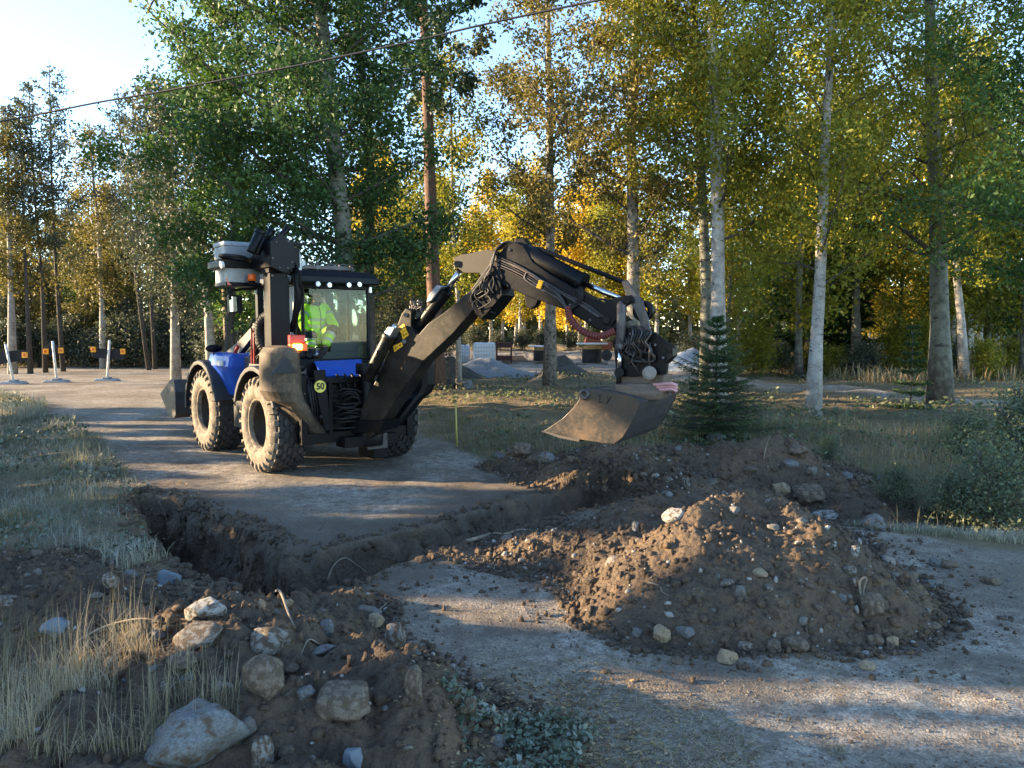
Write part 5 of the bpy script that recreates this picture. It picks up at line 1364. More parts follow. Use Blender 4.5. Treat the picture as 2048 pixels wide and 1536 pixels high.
def make_tree(name, seed, H, r0, cs, R, nb, nleaf, lsize, bark_m, leaf_m, up=.5, droop=0., leanx=0., path=None, prof=None, sub=4, spread=.35, limbs=True, top_r=.12, big=None, weep=0.0, clump=1.0):
    """trunk path, limbs and twigs as tapered tubes; leaves hang on the twigs"""
    r = np.random.RandomState(seed); mb = MB()
    n = 14
    if path is None:
        ph = r.uniform(0, 6.28, 2)
        path = [np.array([leanx * t * t * H + .012 * H * math.sin(3 * t + ph[0]) - .012 * H * math.sin(ph[0]), .01 * H * math.sin(4 * t + ph[1]) - .01 * H * math.sin(ph[1]), H * t]) for t in np.linspace(0, 1, n)]
    path = [np.array(p, float) for p in path]; zs = np.array([p[2] for p in path]); PA = np.array(path)
    def at(z): return np.array([np.interp(z, zs, PA[:, k]) for k in range(3)])
    def rad(z): t = z / H; return r0 * (1 - t) ** .75 * (1 + .5 * math.exp(-z / (.6 * r0 * 4 + .1))) + .01
    mb.tube([p - np.array([0, 0, .3]) if i == 0 else p for i, p in enumerate(path)], [rad(p[2]) for p in path], 12 if r0 > .1 else 8)
    mb.cur = 1
    prof = prof or (lambda t: math.sin(math.pi * min(1, (t * .86 + .14)) ** .8) ** .7)
    cents = []; tips = []
    golden = 2.4
    specs = []
    for i in range(nb):
        t = (i + r.uniform(0, .8)) / nb; z = cs + (H - cs) * t * .97
        specs.append((z, i * golden + r.uniform(-.4, .4), R * prof(t) * r.uniform(.7, 1.15), None))
    for b in (big or []): specs.append(b + ((1.8,) if len(b) == 3 else ()))
    for z, az, L_, rmul in specs:
        p = at(z); rb = rad(z) * .24 * (rmul or 1)
        dirv = np.array([math.cos(az), math.sin(az), up * r.uniform(.6, 1.4)]); dirv /= np.linalg.norm(dirv)
        pts = [p]; m = 5
        for k in range(m):
            dirv = dirv + r.normal(size=3) * .14 + np.array([0, 0, .08 - droop * .25]); dirv /= np.linalg.norm(dirv)
            pts.append(pts[-1] + dirv * L_ / m)
        mb.tube(pts, [max(rb * (1 - k / (m + .3)), .006) for k in range(m + 1)], 5, caps=False)
        for j in range(sub):
            f = (j + 1) / sub * .95 + r.uniform(-.12, .05); f = min(max(f, .15), .99); k = f * m; k0 = int(k); q = pts[k0] * (1 - (k - k0)) + pts[min(k0 + 1, m)] * (k - k0)
            d2 = dirv * .5 + r.normal(size=3) * .7 + np.array([0, 0, .15 - weep * 1.2]); d2 /= np.linalg.norm(d2)
            l2 = L_ * .38 * r.uniform(.6, 1.2) * (1 - .3 * f)
            tw = [q, q + d2 * l2 * .5 + np.array([0, 0, .04 - weep * .1]), q + d2 * l2 + np.array([0, 0, -.06 - droop * .2 - weep * .4]) * l2]
            mb.tube(tw, [max(rb * .35, .006), .006, .003], 4, caps=False)
            for e in np.linspace(.15, 1, 3):
                cents.append(tw[0] * (1 - e) + tw[2] * e); tips.append(l2)
        cents.append(pts[-1]); tips.append(L_ * .25)
    cents = np.array(cents); tips = np.array(tips)
    keepc = r.random_sample(len(cents)) < .88
    cents, tips = cents[keepc], tips[keepc]
    w = tips / tips.sum(); k = r.choice(len(cents), nleaf, p=w)
    off = r.normal(size=(nleaf, 3)) * (spread * clump * (.35 + .65 * tips[k] / tips.max()))[:, None]; off[:, 2] *= .75; off[:, 2] -= weep * np.abs(r.normal(size=nleaf)) * .9
    C = cents[k] + off
    s = lsize * r.uniform(.65, 1.3, nleaf)
    Vv, Ff = leaf_quads(C, s, r, droop=droop + weep)
    ctone = r.random_sample(len(cents)); tone = np.clip(ctone[k] * .5 + r.random_sample(nleaf) * .5, 0, 1)
    return mb, (Vv, Ff, np.repeat(tone, 4)), bark_m, leaf_m
TREEM = {}
def tree_from(key, spec):
    mb, (Vv, Ff, tone), bm_, lm = spec
    me = bpy.data.meshes.new('trunk'); me.from_pydata(mb.v, [], mb.f); me.polygons.foreach_set('use_smooth', mb.sm); me.materials.append(bm_); me.materials.append(M_dark); me.polygons.foreach_set('material_index', mb.m); me.update()
    o = np_mesh('crown', Vv, Ff, lm, {'tone': tone}); cr = o.data; bpy.data.objects.remove(o)
    TREEM[key] = (me, cr)
def place(key, name, x, y, label, group=None, rz=0.0, s=1.0, z=None, cat='tree', sz=None):
    me, cr = TREEM[key]
    o = bpy.data.objects.new(name, None); COL.objects.link(o)
    o.location = (x, y, gh(x, y) - .02 if z is None else z); o.rotation_euler = (0, 0, rz); o.scale = (s, s, sz or s)
    setp(o, label, cat, group)
    for nm, d in (('trunk', me), ('crown', cr)):
        c = bpy.data.objects.new(nm, d); COL.objects.link(c); c.parent = o
    return o
def tpath(base, pts, H, Y):
    """trunk centre line from picture points at depth Y, relative to the base, carried on to height H"""
    b = np.array([base[0], base[1], 0.]); out = [np.zeros(3)]
    for px, py in pts: out.append(P(px, py, Y) - b)
    a, c = out[-2], out[-1]; d = (c - a) / (c[2] - a[2]); z = c[2]
    while z < H - .01:
        st_ = min(2.0, H - z); z += st_; out.append(out[-1] + d * st_ * np.array([.5, .5, 1]) + np.array([.05 * math.sin(z), 0, 0]))
    return out
def near(key, name, px, Y, pts, H, r0, cs, R, nb, nleaf, ls, bk, lf, label, **kw):
    x = (px - 1024) / FPX * Y / (CP - .02 * 0); x = P(px, 768, Y)[0]; base = (x, Y)
    if pts: kw['path'] = tpath(base, pts, H, Y); H = kw['path'][-1][2]
    tree_from(key, make_tree(name, zlib_(key), H, r0, cs, R, nb, nleaf, ls, bk, lf, **kw))
    return place(key, name, x, Y, label)
def zlib_(s): return sum(ord(c) * (i + 7) for i, c in enumerate(s)) % 9973

# --- the big trees one can tell apart (pixel column of the foot, depth, trunk points)
near('aspen_main', 'aspen_tree', 704, 18.0, [(688, 480), (668, 300), (655, 160), (640, 0)], 17, .25, 2.6, 3.9, 48, 70000, .10, M_aspen, L_dgreen,
     'huge dark green aspen filling the sky behind the cab and mast', up=.35, sub=6, spread=.34, prof=lambda t: .75 + .35 * math.sin(math.pi * t) - .3 * t, big=[(6.5, 3.1, 5.0), (7.6, 2.8, 4.8), (8.6, 3.3, 5.2), (5.2, 3.3, 4.2), (9.6, 2.9, 5.0), (4.2, 3.0, 3.8)])
near('aspen_two', 'aspen_tree', 735, 21.0, [(738, 500), (742, 350), (730, 200), (715, 60)], 16, .16, 3.6, 1.9, 26, 12000, .12, M_dark, L_dgreen,
     'slimmer dark trunked aspen just right of the huge one, over the cab roof', up=.4, sub=5, spread=.34)
near('pine_red', 'pine_tree', 872, 26.5, [(868, 600), (858, 300), (852, 130), (846, 0)], 21, .26, 9.5, 2.6, 22, 9000, .17, M_pine, L_pneedle,
     'tall straight pine with reddish trunk behind the upper end of the boom', up=.1, sub=4, spread=.22)
near('birch_lichen', 'birch_tree', 1100, 29.0, [(1101, 600), (1100, 400), (1099, 200), (1096, 40)], 19, .20, 4.6, 3.6, 32, 19000, .135, M_oldbirch, L_brown,
     'straight dark lichened trunk with a pale foot, seen through the arch of the arm', up=.5, sub=5, spread=.34, big=[(7, 3.3, 4.0), (5.6, 3.0, 3.2)])
near('birch_fork', 'birch_tree', 1266, 23.0, [(1267, 600), (1266, 450), (1264, 330), (1262, 250), (1270, 140), (1272, 0)], 17, .22, 4.2, 4.0, 36, 30000, .115, M_oldbirch, L_brown,
     'forking old birch with a long bare limb to the left, above the bucket', up=.5, sub=5, spread=.34, big=[(6.6, 2.9, 5.0, 2.6), (4.5, 3.2, 3.4, 1.8), (8.3, .4, 3.6, 2.2)])
near('aspen_grey', 'aspen_tree', 1416, 22.0, [(1412, 600), (1407, 450), (1400, 300), (1392, 120), (1388, 0)], 17, .17, 4.8, 3.6, 30, 21000, .115, M_aspen, L_ygreen,
     'grey smooth trunk close on the left of the white flecked birch over the young spruce', up=.5, sub=5, spread=.34)
near('birch_pair', 'birch_tree', 1437, 20.0, [(1436, 600), (1436, 450), (1432, 300), (1427, 150), (1424, 0)], 17, .20, 4.3, 3.9, 36, 32000, .105, M_birch, L_ygreen,
     'white flecked birch rising straight up behind the young spruce', up=.55, sub=5, spread=.34)
near('birch_white', 'birch_tree', 1627, 19.0, [(1633, 680), (1640, 560), (1646, 400), (1652, 250), (1662, 80)], 15, .155, 3.2, 3.6, 36, 32000, .095, M_birch, L_ygreen,
     'slim white birch alone in the field between the spruce and the big right trunk', up=.5, sub=5, spread=.33)
near('aspen_right', 'aspen_tree', 1883, 22.5, [(1880, 650), (1876, 480), (1870, 330), (1863, 150), (1860, 0)], 18, .27, 3.9, 4.6, 42, 42000, .105, M_aspen, L_ygreen,
     'thick grey barked trunk at the right, the stoutest beside the gravel path', up=.4, sub=6, spread=.34, big=[(5.6, 2.9, 3.4, 2), (4.3, 3.2, 3.0), (6.2, .5, 3.4)])
near('right_edge', 'aspen_tree', 2120, 17.0, None, 15, .2, 2.6, 4.2, 34, 36000, .10, M_aspen, L_green,
     'green crown hanging in from beyond the right edge of the photo', up=.3, sub=6, spread=.34)
near('birch_r2', 'birch_tree', 1930, 31.0, [(1922, 640), (1914, 560), (1905, 300)], 15, .16, 3.6, 2.6, 24, 12000, .14, M_birch, L_ygreen, 'white birch behind and right of the stout trunk', up=.5)
near('birch_thin', 'birch_tree', 918, 28.0, [(916, 600), (905, 450), (903, 250)], 13, .08, 3.6, 1.9, 22, 9000, .12, M_birch, L_ygreen, 'very thin white birch beside the reddish pine', up=.5, weep=.3)
near('aspen_1710', 'birch_tree', 1712, 36.0, [(1712, 600), (1714, 400)], 15, .19, 3.4, 3.2, 26, 14000, .15, M_aspen, L_ygreen, 'grey trunk behind the black box at the edge of the dark spruces', up=.5)
# left side of the photo
near('birch_left', 'birch_tree', 26, 36.0, [(22, 580), (18, 450), (16, 330)], 12.5, .15, 3.6, 2.6, 24, 10000, .15, M_birch, L_brown, 'white stemmed birch at the left edge behind the first barrier board', up=.5)
for k, (px, pts, H, lab) in enumerate([
    (62, [(52, 560), (46, 400), (40, 260)], 13.0, 'slender bluish alder, first of three in a row by the left edge'),
    (92, [(84, 560), (70, 400), (60, 240)], 14.0, 'slender bluish alder, middle one of three by the left edge'),
    (128, [(112, 540), (104, 380), (100, 230)], 15.2, 'tallest of the three slender alders above the middle barrier'),
    (300, [(272, 560), (262, 420), (240, 260)], 14.2, 'tall thin dark alder standing against the bright sky over the right barrier'),
    (312, [(300, 560), (272, 400), (280, 230)], 13.6, 'second thin stem crossing the tall dark alder over the right barrier')]):
    near('alder%d' % k, 'alder_tree', px, 36.0 + k, pts, H, .085, 5.2, 2.2, 24, 4200, .13, M_dark, L_alder, lab, up=.8, sub=4, spread=.26)
near('birch_gold_l', 'birch_tree', 208, 41.0, [(204, 600), (196, 450), (184, 330)], 13.4, .14, 3.5, 2.4, 34, 11000, .13, M_birch, L_brown, 'yellow topped birch between the two groups of alders', up=.6, weep=.35)
near('birch_lean', 'birch_tree', 427, 25.0, [(416, 620), (404, 520), (398, 400)], 11, .14, 3.2, 2.6, 26, 15000, .12, M_birch, L_alder, 'leaning white birch above the front left wheel of the loader', up=.4)
near('birch_blue', 'birch_tree', 352, 31.0, [(348, 560), (345, 400)], 12.2, .15, 3.0, 2.6, 34, 17000, .12, M_birch, L_alder, 'drooping dark birch to the left of the huge aspen', up=.5, weep=.5)
near('green_low', 'aspen_tree', 455, 20.5, [(462, 560), (468, 450)], 11.0, .13, 2.0, 3.2, 32, 28000, .11, M_dark, L_green, 'shorter green tree behind the mast of the loader', up=.35)

# --- shared kinds for the wood behind
def kind(key, seed, H, r0, cs, R, nb, nl, ls, bk, lf, **kw): tree_from(key, make_tree(key, seed, H, r0, cs, R, nb, nl, ls, bk, lf, **kw))
kind('gold1', 1, 14, .14, 2.0, 2.4, 30, 6500, .22, M_birch, L_gold, up=.6, spread=.5)
kind('gold2', 2, 12, .12, 1.8, 2.2, 26, 5500, .22, M_birch, L_gold, up=.6, spread=.5, weep=.3)
kind('ygreen1', 3, 15, .16, 2.4, 2.8, 30, 7000, .22, M_birch, L_ygreen, up=.5, spread=.55)
kind('ygreen2', 4, 13, .14, 1.6, 2.8, 28, 7500, .19, M_aspen, L_ygreen, up=.4, spread=.55)
kind('brown1', 5, 14, .15, 3.0, 2.6, 28, 8500, .19, M_birch, L_brown, up=.5, spread=.5, weep=.3)
kind('green1', 6, 13, .16, 1.8, 3.0, 30, 11000, .2, M_dark, L_green, up=.35, spread=.6)
kind('alder1', 7, 9, .10, 1.0, 2.4, 26, 9000, .17, M_dark, L_alder, up=.4, spread=.5)
def spruce(key, seed, H, r0, R, whorls, per, needles, nsize, start=.03):
    r = np.random.RandomState(seed); mb = MB(); mb.tube([np.array([0, 0, -.2]), np.array([0, 0, H * .5]), np.array([0, 0, H])], [r0, r0 * .6, .006], 8)
    C = []; D = []
    for i in range(whorls):
        t = start + (1 - start) * (i / whorls) ** .9; t += r.uniform(-.02, .02) * (i > 0); z = H * t; L_ = R * (1 - t) ** .85 * r.uniform(.85, 1.1) + .03
        for j in range(per):
            az = 6.283 * (j + r.uniform(-.25, .25)) / per + i * .5; l = L_ * r.uniform(.45, 1.15)
            d = np.array([math.cos(az), math.sin(az), 0]); sag = .28 * (1 - t) - .35 * t
            pts = [np.array([0, 0, z]) + d * l * u + np.array([0, 0, l * (-sag * u + .22 * u * u)]) for u in (0, .3, .6, 1)]
            mb.tube(pts, [max(.02 * l, .005), .012 * l + .003, .006 * l + .002, .002], 4, caps=False)
            s_ = np.cross(d, [0, 0, 1])
            nt_ = max(3, int(5 + 7 * l / R))
            for k in range(nt_):
                u = (k + 1) / (nt_ + .5); b0 = np.array([np.interp(u, (0, .3, .6, 1), [p[c] for p in pts]) for c in range(3)])
                for sd in (-1, 1):
                    tl = l * .34 * (1 - u * .75) * r.uniform(.7, 1.2); td = d * .65 + s_ * sd * .75 + np.array([0, 0, -.12]); td /= np.linalg.norm(td)
                    mb.tube([b0, b0 + td * tl], [.004, .002], 3, caps=False)
                    m = max(2, int(needles * tl / (R * .2)))
                    uu = r.random_sample(m); C.append(b0 + td * tl * uu[:, None]); D.append(td + r.normal(size=(m, 3)) * .42)
            m = int(needles * 2); uu = r.random_sample(m); C.append(np.stack([np.interp(uu, (0, .3, .6, 1), [p[c] for p in pts]) for c in range(3)], 1)); D.append(d + r.normal(size=(m, 3)) * .5)
    C = np.concatenate(C); D = np.concatenate(D); D /= np.linalg.norm(D, axis=1)[:, None]; n = len(C)
    q = r.normal(size=(n, 3)); u = np.cross(D, q); u /= np.linalg.norm(u, axis=1)[:, None]; s = nsize * r.uniform(.7, 1.3, (n, 1))
    V = np.stack([C - u * s * .10, C + u * s * .10, C + D * s + u * s * .03, C + D * s - u * s * .03], 1).reshape(-1, 3)
    tone = np.repeat(r.random_sample(n), 4)
    tree_from(key, (mb, (V, np.arange(4 * n).reshape(n, 4), tone), M_dark, L_needle))
spruce('spruce_young', 3, 2.55, .035, 1.35, 27, 9, 13, .062)
spruce('spruce_far', 4, 13, .16, 2.6, 24, 9, 5, .5, .05)
spruce('pine_small', 5, 2.4, .03, .62, 9, 6, 6, .11)
place('spruce_young', 'spruce_tree', P(1430, 880, 14.4)[0], 14.4, 'young bushy spruce standing alone behind the digging bucket', z=-.12, rz=.4)
place('pine_small', 'pine_tree', P(1822, 768, 20.5)[0], 20.5, 'faint young pine sapling by the path, left of the stout trunk')
place('pine_small', 'pine_tree', P(1385, 840, 15.6)[0], 15.6, 'little spruce sapling tucked in front of the young bushy spruce', s=.5, rz=1)

r_ = random.Random(5)
MARKS = [(26, 'left barrier'), (114, 'middle barrier'), (216, 'right barrier'), (427, 'leaning birch'), (560, 'mast'), (690, 'huge aspen'), (872, 'reddish pine'), (1100, 'lichened trunk'), (1266, 'forking birch'), (1437, 'spruce birch'), (1630, 'slim birch'), (1883, 'stout trunk')]
def wood(n, x0, x1, y0, y1, keys, label, group, nm='birch_tree', smin=.85, smax=1.15, slope=0.0, mind=1.6, short='tree'):
    pts = []; tries = 0; made = []
    while len(pts) < n and tries < 4000:
        tries += 1; u = r_.random(); px = x0 + (x1 - x0) * u; Y = (y0 + (y1 - y0) * r_.random()) if not slope else (y1 + (y0 - y1) * u + r_.uniform(-slope, slope)); x = P(px, 700, Y)[0]
        if any((x - a) ** 2 + (Y - b) ** 2 < mind ** 2 for a, b in pts): continue
        if poly_sd(np.array([x]), np.array([Y]), PATHP)[0] > -.6 or poly_sd(np.array([x]), np.array([Y]), ROAD)[0] > -.6: continue
        pts.append((x, Y)); k = r_.choice(keys); s = r_.uniform(smin, smax)
        made.append(place(k, nm, x, Y, label, group, rz=r_.uniform(0, 6.28), s=s, sz=s * r_.uniform(.92, 1.1)))
    label_row(made, MARKS, short)
wood(20, 860, 1340, 61, 84, ['gold1', 'gold2', 'gold1', 'ygreen1'], 'golden birch with a thin white trunk in the sunlit wood behind the yard', 'golden birches behind the yard', smin=1.0, smax=1.3, slope=3.0, short='golden birch behind the yard')
wood(7, 740, 930, 44, 60, ['ygreen1', 'gold2', 'brown1'], 'yellowing birch behind the cab and boom, at the far side of the clearing', 'birches behind the boom', short='yellowing birch across the clearing')
wood(15, 1360, 2060, 46, 66, ['gold1', 'ygreen1', 'gold2'], 'yellow birch in the wood beyond the path on the right', 'far birches on the right', slope=3.0, short='far yellow birch')
wood(12, 1330, 2090, 31, 46, ['ygreen1', 'ygreen2', 'ygreen2', 'green1'], 'yellow green birch in the wood edge just beyond the path', 'birches along the path', short='path side birch')
wood(5, 1490, 1700, 38, 50, ['spruce_far'], 'dark spruce in the shade between the yellow trees', 'dark spruces', 'spruce_tree', smin=.6, smax=.85, mind=1.2, short='dark spruce')
wood(12, -40, 430, 86, 98, ['gold1', 'brown1', 'gold2'], 'rusty golden birch far back on the left, caught by the sun', 'golden birches far left', smin=1.1, smax=1.45, short='rusty far birch')
wood(11, -60, 380, 41, 50, ['brown1', 'alder1', 'green1', 'alder1'], 'dull brown green tree behind the alders beyond the barriers', 'dull trees behind the alders', smin=.6, smax=.85, short='dull tree')
wood(9, -40, 640, 39.5, 44, ['alder1'], 'low dark alder thicket tree along the far edge of the road', 'low thicket trees beyond the barriers', 'alder_tree', smin=.35, smax=.6, mind=1.5, short='low thicket alder')
wood(6, 420, 900, 33, 40, ['green1', 'ygreen2', 'alder1'], 'dark green tree of the undergrowth behind the loader', 'green trees behind the loader', smin=.6, smax=.9, short='dark green tree')
wood(5, 560, 900, 24, 30, ['alder1'], 'bushy dark sapling right behind the loader cab', 'bushy saplings behind the cab', 'alder_tree', smin=.4, smax=.55, short='bushy sapling')
# bushes
def bush(key, seed, H, R, nl, ls, lf): tree_from(key, make_tree(key, seed, H, .03, .02, R, 26, nl, ls, M_dark, lf, up=.9, sub=4, spread=R * .28, prof=lambda t: 1 - .5 * t))
bush('bush1', 11, 1.0, 1.0, 6500, .04, L_shrub); bush('bush2', 12, .9, .85, 4500, .045, L_shrub); bush('bush4', 14, 1.9, 1.5, 4500, .12, L_ygreen); bush('bush3', 13, 1.6, 1.4, 5000, .11, L_alder)
for px, py, Y, k, s, lab in [(2000, 1000, 9.3, 'bush1', .95, 'big grey green bush with a few yellow leaves by the right edge'), (1915, 1010, 9.6, 'bush2', .65, 'smaller bush leaning left of the big grey green one over the dark ditch'),
                            (2060, 950, 10.6, 'bush2', 1.1, 'pale frosted bush behind the big one, cut by the right edge'), (1800, 1000, 10.0, 'bush2', .45, 'low leafy plant at the end of the long heap'),
                            (1930, 900, 12.2, 'bush2', .7, 'pale bush at the top of the grassy bank'), (1660, 930, 12.6, 'bush2', .35, 'small green nettle clump behind the long heap')]:
    x = P(px, 800, Y)[0]; place(k, 'bush', x, Y, lab, None, rz=r_.uniform(0, 6), s=s, cat='bush')
BB = []
for i in range(13):
    px = -20 + 52 * i + r_.uniform(-12, 12); Y = r_.uniform(41.5, 43.5) if px < 430 else r_.uniform(30, 36); x = P(px, 700, Y)[0]
    BB.append(place('bush3', 'bush', x, Y, 'dark bush in the shaded thicket lining the far side of the road', 'dark bushes beyond the road', rz=r_.uniform(0, 6), s=r_.uniform(.9, 1.4), cat='bush'))
label_row(BB, MARKS, 'dark thicket bush'); BB = []
for i in range(8):
    px = 950 + 45 * i + r_.uniform(-12, 12); Y = r_.uniform(62.2, 63.5); x = P(px, 700, Y)[0]
    BB.append(place('bush3', 'bush', x, Y, 'brownish brush at the back of the gravel yard', 'brush behind the yard', rz=r_.uniform(0, 6), s=r_.uniform(.7, 1.0), cat='bush'))
label_row(BB, MARKS, 'brownish yard bush'); BB = []
for i in range(12):
    px = 1380 + 58 * i + r_.uniform(-15, 15); Y = r_.uniform(31, 37); x = P(px, 700, Y)[0]
    if poly_sd(np.array([x]), np.array([Y]), PATHP)[0] > -.8: Y += 4; x = P(px, 700, Y)[0]
    BB.append(place('bush4' if i % 3 else 'bush3', 'bush', x, Y, 'shaded undergrowth bush beyond the path on the right', 'bushes beyond the path', rz=r_.uniform(0, 6), s=r_.uniform(.5, .95), cat='bush'))
label_row(BB, MARKS, 'shaded undergrowth bush')

# --- the wood beside the road on the left, outside the photo: it throws the shade that lies over the road.
# openings are cut in its leaves so sun patches fall on chosen spots
te = math.tan(SUN_EL); ky = SUN_TO.y / -SUN_TO.x
#  where the light gets through: a lit point (x, y, z) and the half sizes of the opening across the light
OPEN = [(x_, y_, z_, a_, b_) for x_, y_, z_, a_, b_ in [
    (-3.9, 11.5, 1.0, .75, 1.15), (-3.2, 12.6, 2.5, .75, .9), (-5.5, 13.4, .9, .45, .8), (-1.2, 10.85, 1.9, .4, .75), (.2, 10.2, 3.0, .35, .35), (.7, 9.2, 1.0, .38, .3), (.5, 9.95, 2.6, .12, .6),
    (-2.9, 10.75, 0, .11, .42), (-2.2, 12.9, 0, .16, .4), (.3, 10.4, 0, .10, .2), (-5.5, 12.0, 0, .15, .3), (.1, 7.15, .05, .2, .22), (-.2, 5.85, 0, .17, .16), (.9, 5.5, 0, .09, .12), (-2.3, 5.9, .35, .12, .12),
    (1.0, 6.25, .28, .55, .42), (1.5, 6.0, .5, .3, .22), (2.1, 6.15, .7, .25, .12), (2.9, 8.2, .78, .3, .08), (2.3, 4.4, 0, .09, .3), (2.1, 3.95, 0, .07, .3), (-7.6, 17.4, 0, .25, .5), (-7.8, 15.0, 0, .16, .4), (-9.5, 16.3, .1, .3, .12), (-5.5, 19.5, 0, .25, .5), (-4.9, 10.5, .1, .15, .12), (-3.4, 4.6, .6, .35, .12)]]
rs = np.random.RandomState(77)
n = 50000
wx = rs.uniform(-30, -17, n); wy = np.where(rs.random_sample(n) < .38, rs.uniform(-3, 9.5, n), rs.uniform(-8, 21.5, n)); wz = 10.5 * rs.random_sample(n) ** .85
ok = (wx < -.72 * wy - 1.5)
yp = wy + wx * ky; zp = wz + wx * te          # where the ray through the clump meets the plane x = 0
jit = fbm(yp, zp, 1.6, 3, 5) * .28
op = np.zeros(n, bool)
for x_, y_, z_, hy, hz in OPEN:
    op |= (((yp - y_ - x_ * ky) / (hy + .13)) ** 2 + ((zp - z_ - x_ * te) / (hz + .12)) ** 2) < 1 + jit * 1.5
ok &= ~op
ok &= (zp < 4.9 + 1.2 * fbm(yp, yp * 0, .5, 3, 6)) & (zp > -2.5)
Cw = np.stack([wx, wy, wz], 1)[ok]
Vv, Ff = leaf_quads(Cw, rs.uniform(.26, .5, len(Cw)), rs, asp=.8)
o = np_mesh('woods', Vv, Ff, L_green, {'tone': np.repeat(rs.random_sample(len(Cw)), 4)})
setp(o, 'leafy wood along the left side of the road, unseen, with gaps cut for sun patches', 'woods', kind='stuff')

# --- the far wood that closes the horizon: one mass
rs = np.random.RandomState(5); n = 44000
ph = rs.uniform(-.95, .95, n); Yd = rs.uniform(88, 112, n); wx = ph * Yd
top = 8.5 + 3.5 * fbm(wx, Yd * 0, .12, 3, 9) + 2 * fbm(wx, Yd * 0, .6, 2, 10); wz = top * rs.random_sample(n) ** 1.2
Vv, Ff = leaf_quads(np.stack([wx, Yd, wz + .3], 1), rs.uniform(.5, 1.0, n), rs, asp=.8)
o = np_mesh('woods', Vv, Ff, L_brown, {'tone': np.repeat(rs.random_sample(n), 4)}); setp(o, 'far wood closing the horizon behind all the nearer trees', 'woods', kind='stuff')
# ------------------------------------------------------------------ barriers, pole, cable, stakes, yard things
M_post = painted('barrier_post_white', (.72, .74, .74), .5, (.3, .28, .25), .3); M_foot = painted('grey_rubber_foot', (.22, .25, .29), .7, (.3, .3, .28), .4); M_board = painted('black_board', (.012, .014, .02), .6, (.05, .05, .05), .3)
M_olamp = plain('orange_lamp', (.95, .42, .03), .35)
def barrier(px0, py0, px1, py1, Y, board, lamps, lab):
    b = G0(px0, py0); b = P(px0, py0, Y); z = gh(b[0], Y); b[2] = z
    t = thing('traffic_barrier', b, 0, lab, 'barrier')
    top = P(px1, py1, Y); d = top - b; L_ = np.linalg.norm(d)
    mb = MB(); mb.cyl(b + d * .03, top, .045, n=12); mb.cur = 1
    for u in (.12, .3, .5, .62, .75, .9): mb.cyl(b + d * u + np.array([.0, -.035, 0]), b + d * u + np.array([0, -.047, 0]), .018, n=8)
    build(mb, 'post', [M_post, M_ink], t)
    mb = MB(); A = [b + np.array(q) for q in [(-.52, -.2, 0), (.52, -.2, 0), (.52, .2, 0), (-.52, .2, 0)]]; C = [b + np.array(q) for q in [(-.4, -.13, .11), (.4, -.13, .11), (.4, .13, .11), (-.4, .13, .11)]]
    mb.loft(A, C); mb.box(b[0] - .14, b[0] + .14, b[1] - .15, b[1] + .15, b[2] + .08, b[2] + .17); build(mb, 'foot', M_foot, t, .03)
    mb = MB(); mb.prism([P(x, y, Y + .09) for x, y in board], (0, .035, 0)); build(mb, 'board', M_board, t, .004)
    for x, y in lamps:
        mb = MB(); c = P(x, y, Y + .06); mb.box(c[0] - .09, c[0] + .09, c[1] - .05, c[1] + .03, c[2] - .11, c[2] + .11); mb.cur = 1; mb.cyl(c + np.array([0, -.051, .01]), c + np.array([0, -.062, .01]), .06, n=16); build(mb, 'warning_lamp', [M_olamp, M_amber], t, .015)
barrier(28, 770, 11, 688, 29.6, [(-26, 706), (53, 699), (56, 720), (-26, 731)], [(50, 710), (-20, 718)], 'white barrier post at the left edge with a long black board slanting behind it')
barrier(114, 762, 105, 682, 30.4, [(103, 682), (122, 697), (123, 706), (108, 717), (92, 709), (89, 697)], [(92, 703), (122, 701)], 'middle white barrier post carrying a small round black board and two orange lamps')
barrier(214, 757, 219, 681, 31.2, [(184, 696), (250, 699), (249, 720), (184, 715)], [(187, 699), (246, 703)], 'right hand white barrier post with a straight black board and orange lamps at its ends')
M_wood = bark('weathered_wood', [(.3, (.10, .075, .055)), (.55, (.2, .155, .115)), (.75, (.3, .25, .2))], (8, 8, 1.2), .01)
b = P(462, 722, 21); b[2] = 0
t = thing('utility_pole', b, 0, 'weathered wooden pole leaning left just behind the mast of the loader', 'utility pole')
mb = MB(); mb.cyl(b - np.array([0, 0, .2]), P(446, 470, 21), .125, .105, 16); build(mb, 'pole', M_wood, t)
mb = MB(); q = P(446, 482, 21); mb.box(q[0] - .02, q[0] + .02, 20.8, 21.2, q[2] - .02, q[2] + .05); mb.cyl(q + np.array([.12, 0, 0]), q + np.array([.12, 0, .12]), .03); build(mb, 'bracket', M_steel, t)
cab_pts = [P(px, py, 15.5 - 3.2 * (px + 150) / 1600) for px, py in [(-160, 268), (0, 243), (100, 224), (200, 204), (320, 184), (430, 163), (540, 142), (640, 122), (740, 101), (850, 77), (950, 53), (1060, 29), (1150, 10), (1260, -12), (1400, -42)]]
mb = MB(); mb.tube(smooth(cab_pts, 5), .019, 8); o = build(mb, 'overhead_cable', plain('twisted_cable', (.035, .03, .028), .6)); setp(o, 'dark twisted overhead cable running from the left edge up to the top of the photo', 'cable')
M_stake = plain('yellow_green_stake', (.50, .42, .10), .6)
def stake(px, py0, px1, py1, lab, r=.018, mat=M_stake):
    g = hitg(px, py0); mb = MB(); mb.box(-r, r, -r * .6, r * .6, 0, 0.01) if 0 else None
    top = P(px1, py1, g[1]); mb.tube([g - np.array([0, 0, .1]), top], [r, r], 4); mb.v = mb.v; o = build(mb, 'marker_stake', mat); setp(o, lab, 'stake'); return o
stake(914, 893, 911, 806, 'thin yellow green marker stake standing in the verge between wheel and bucket')
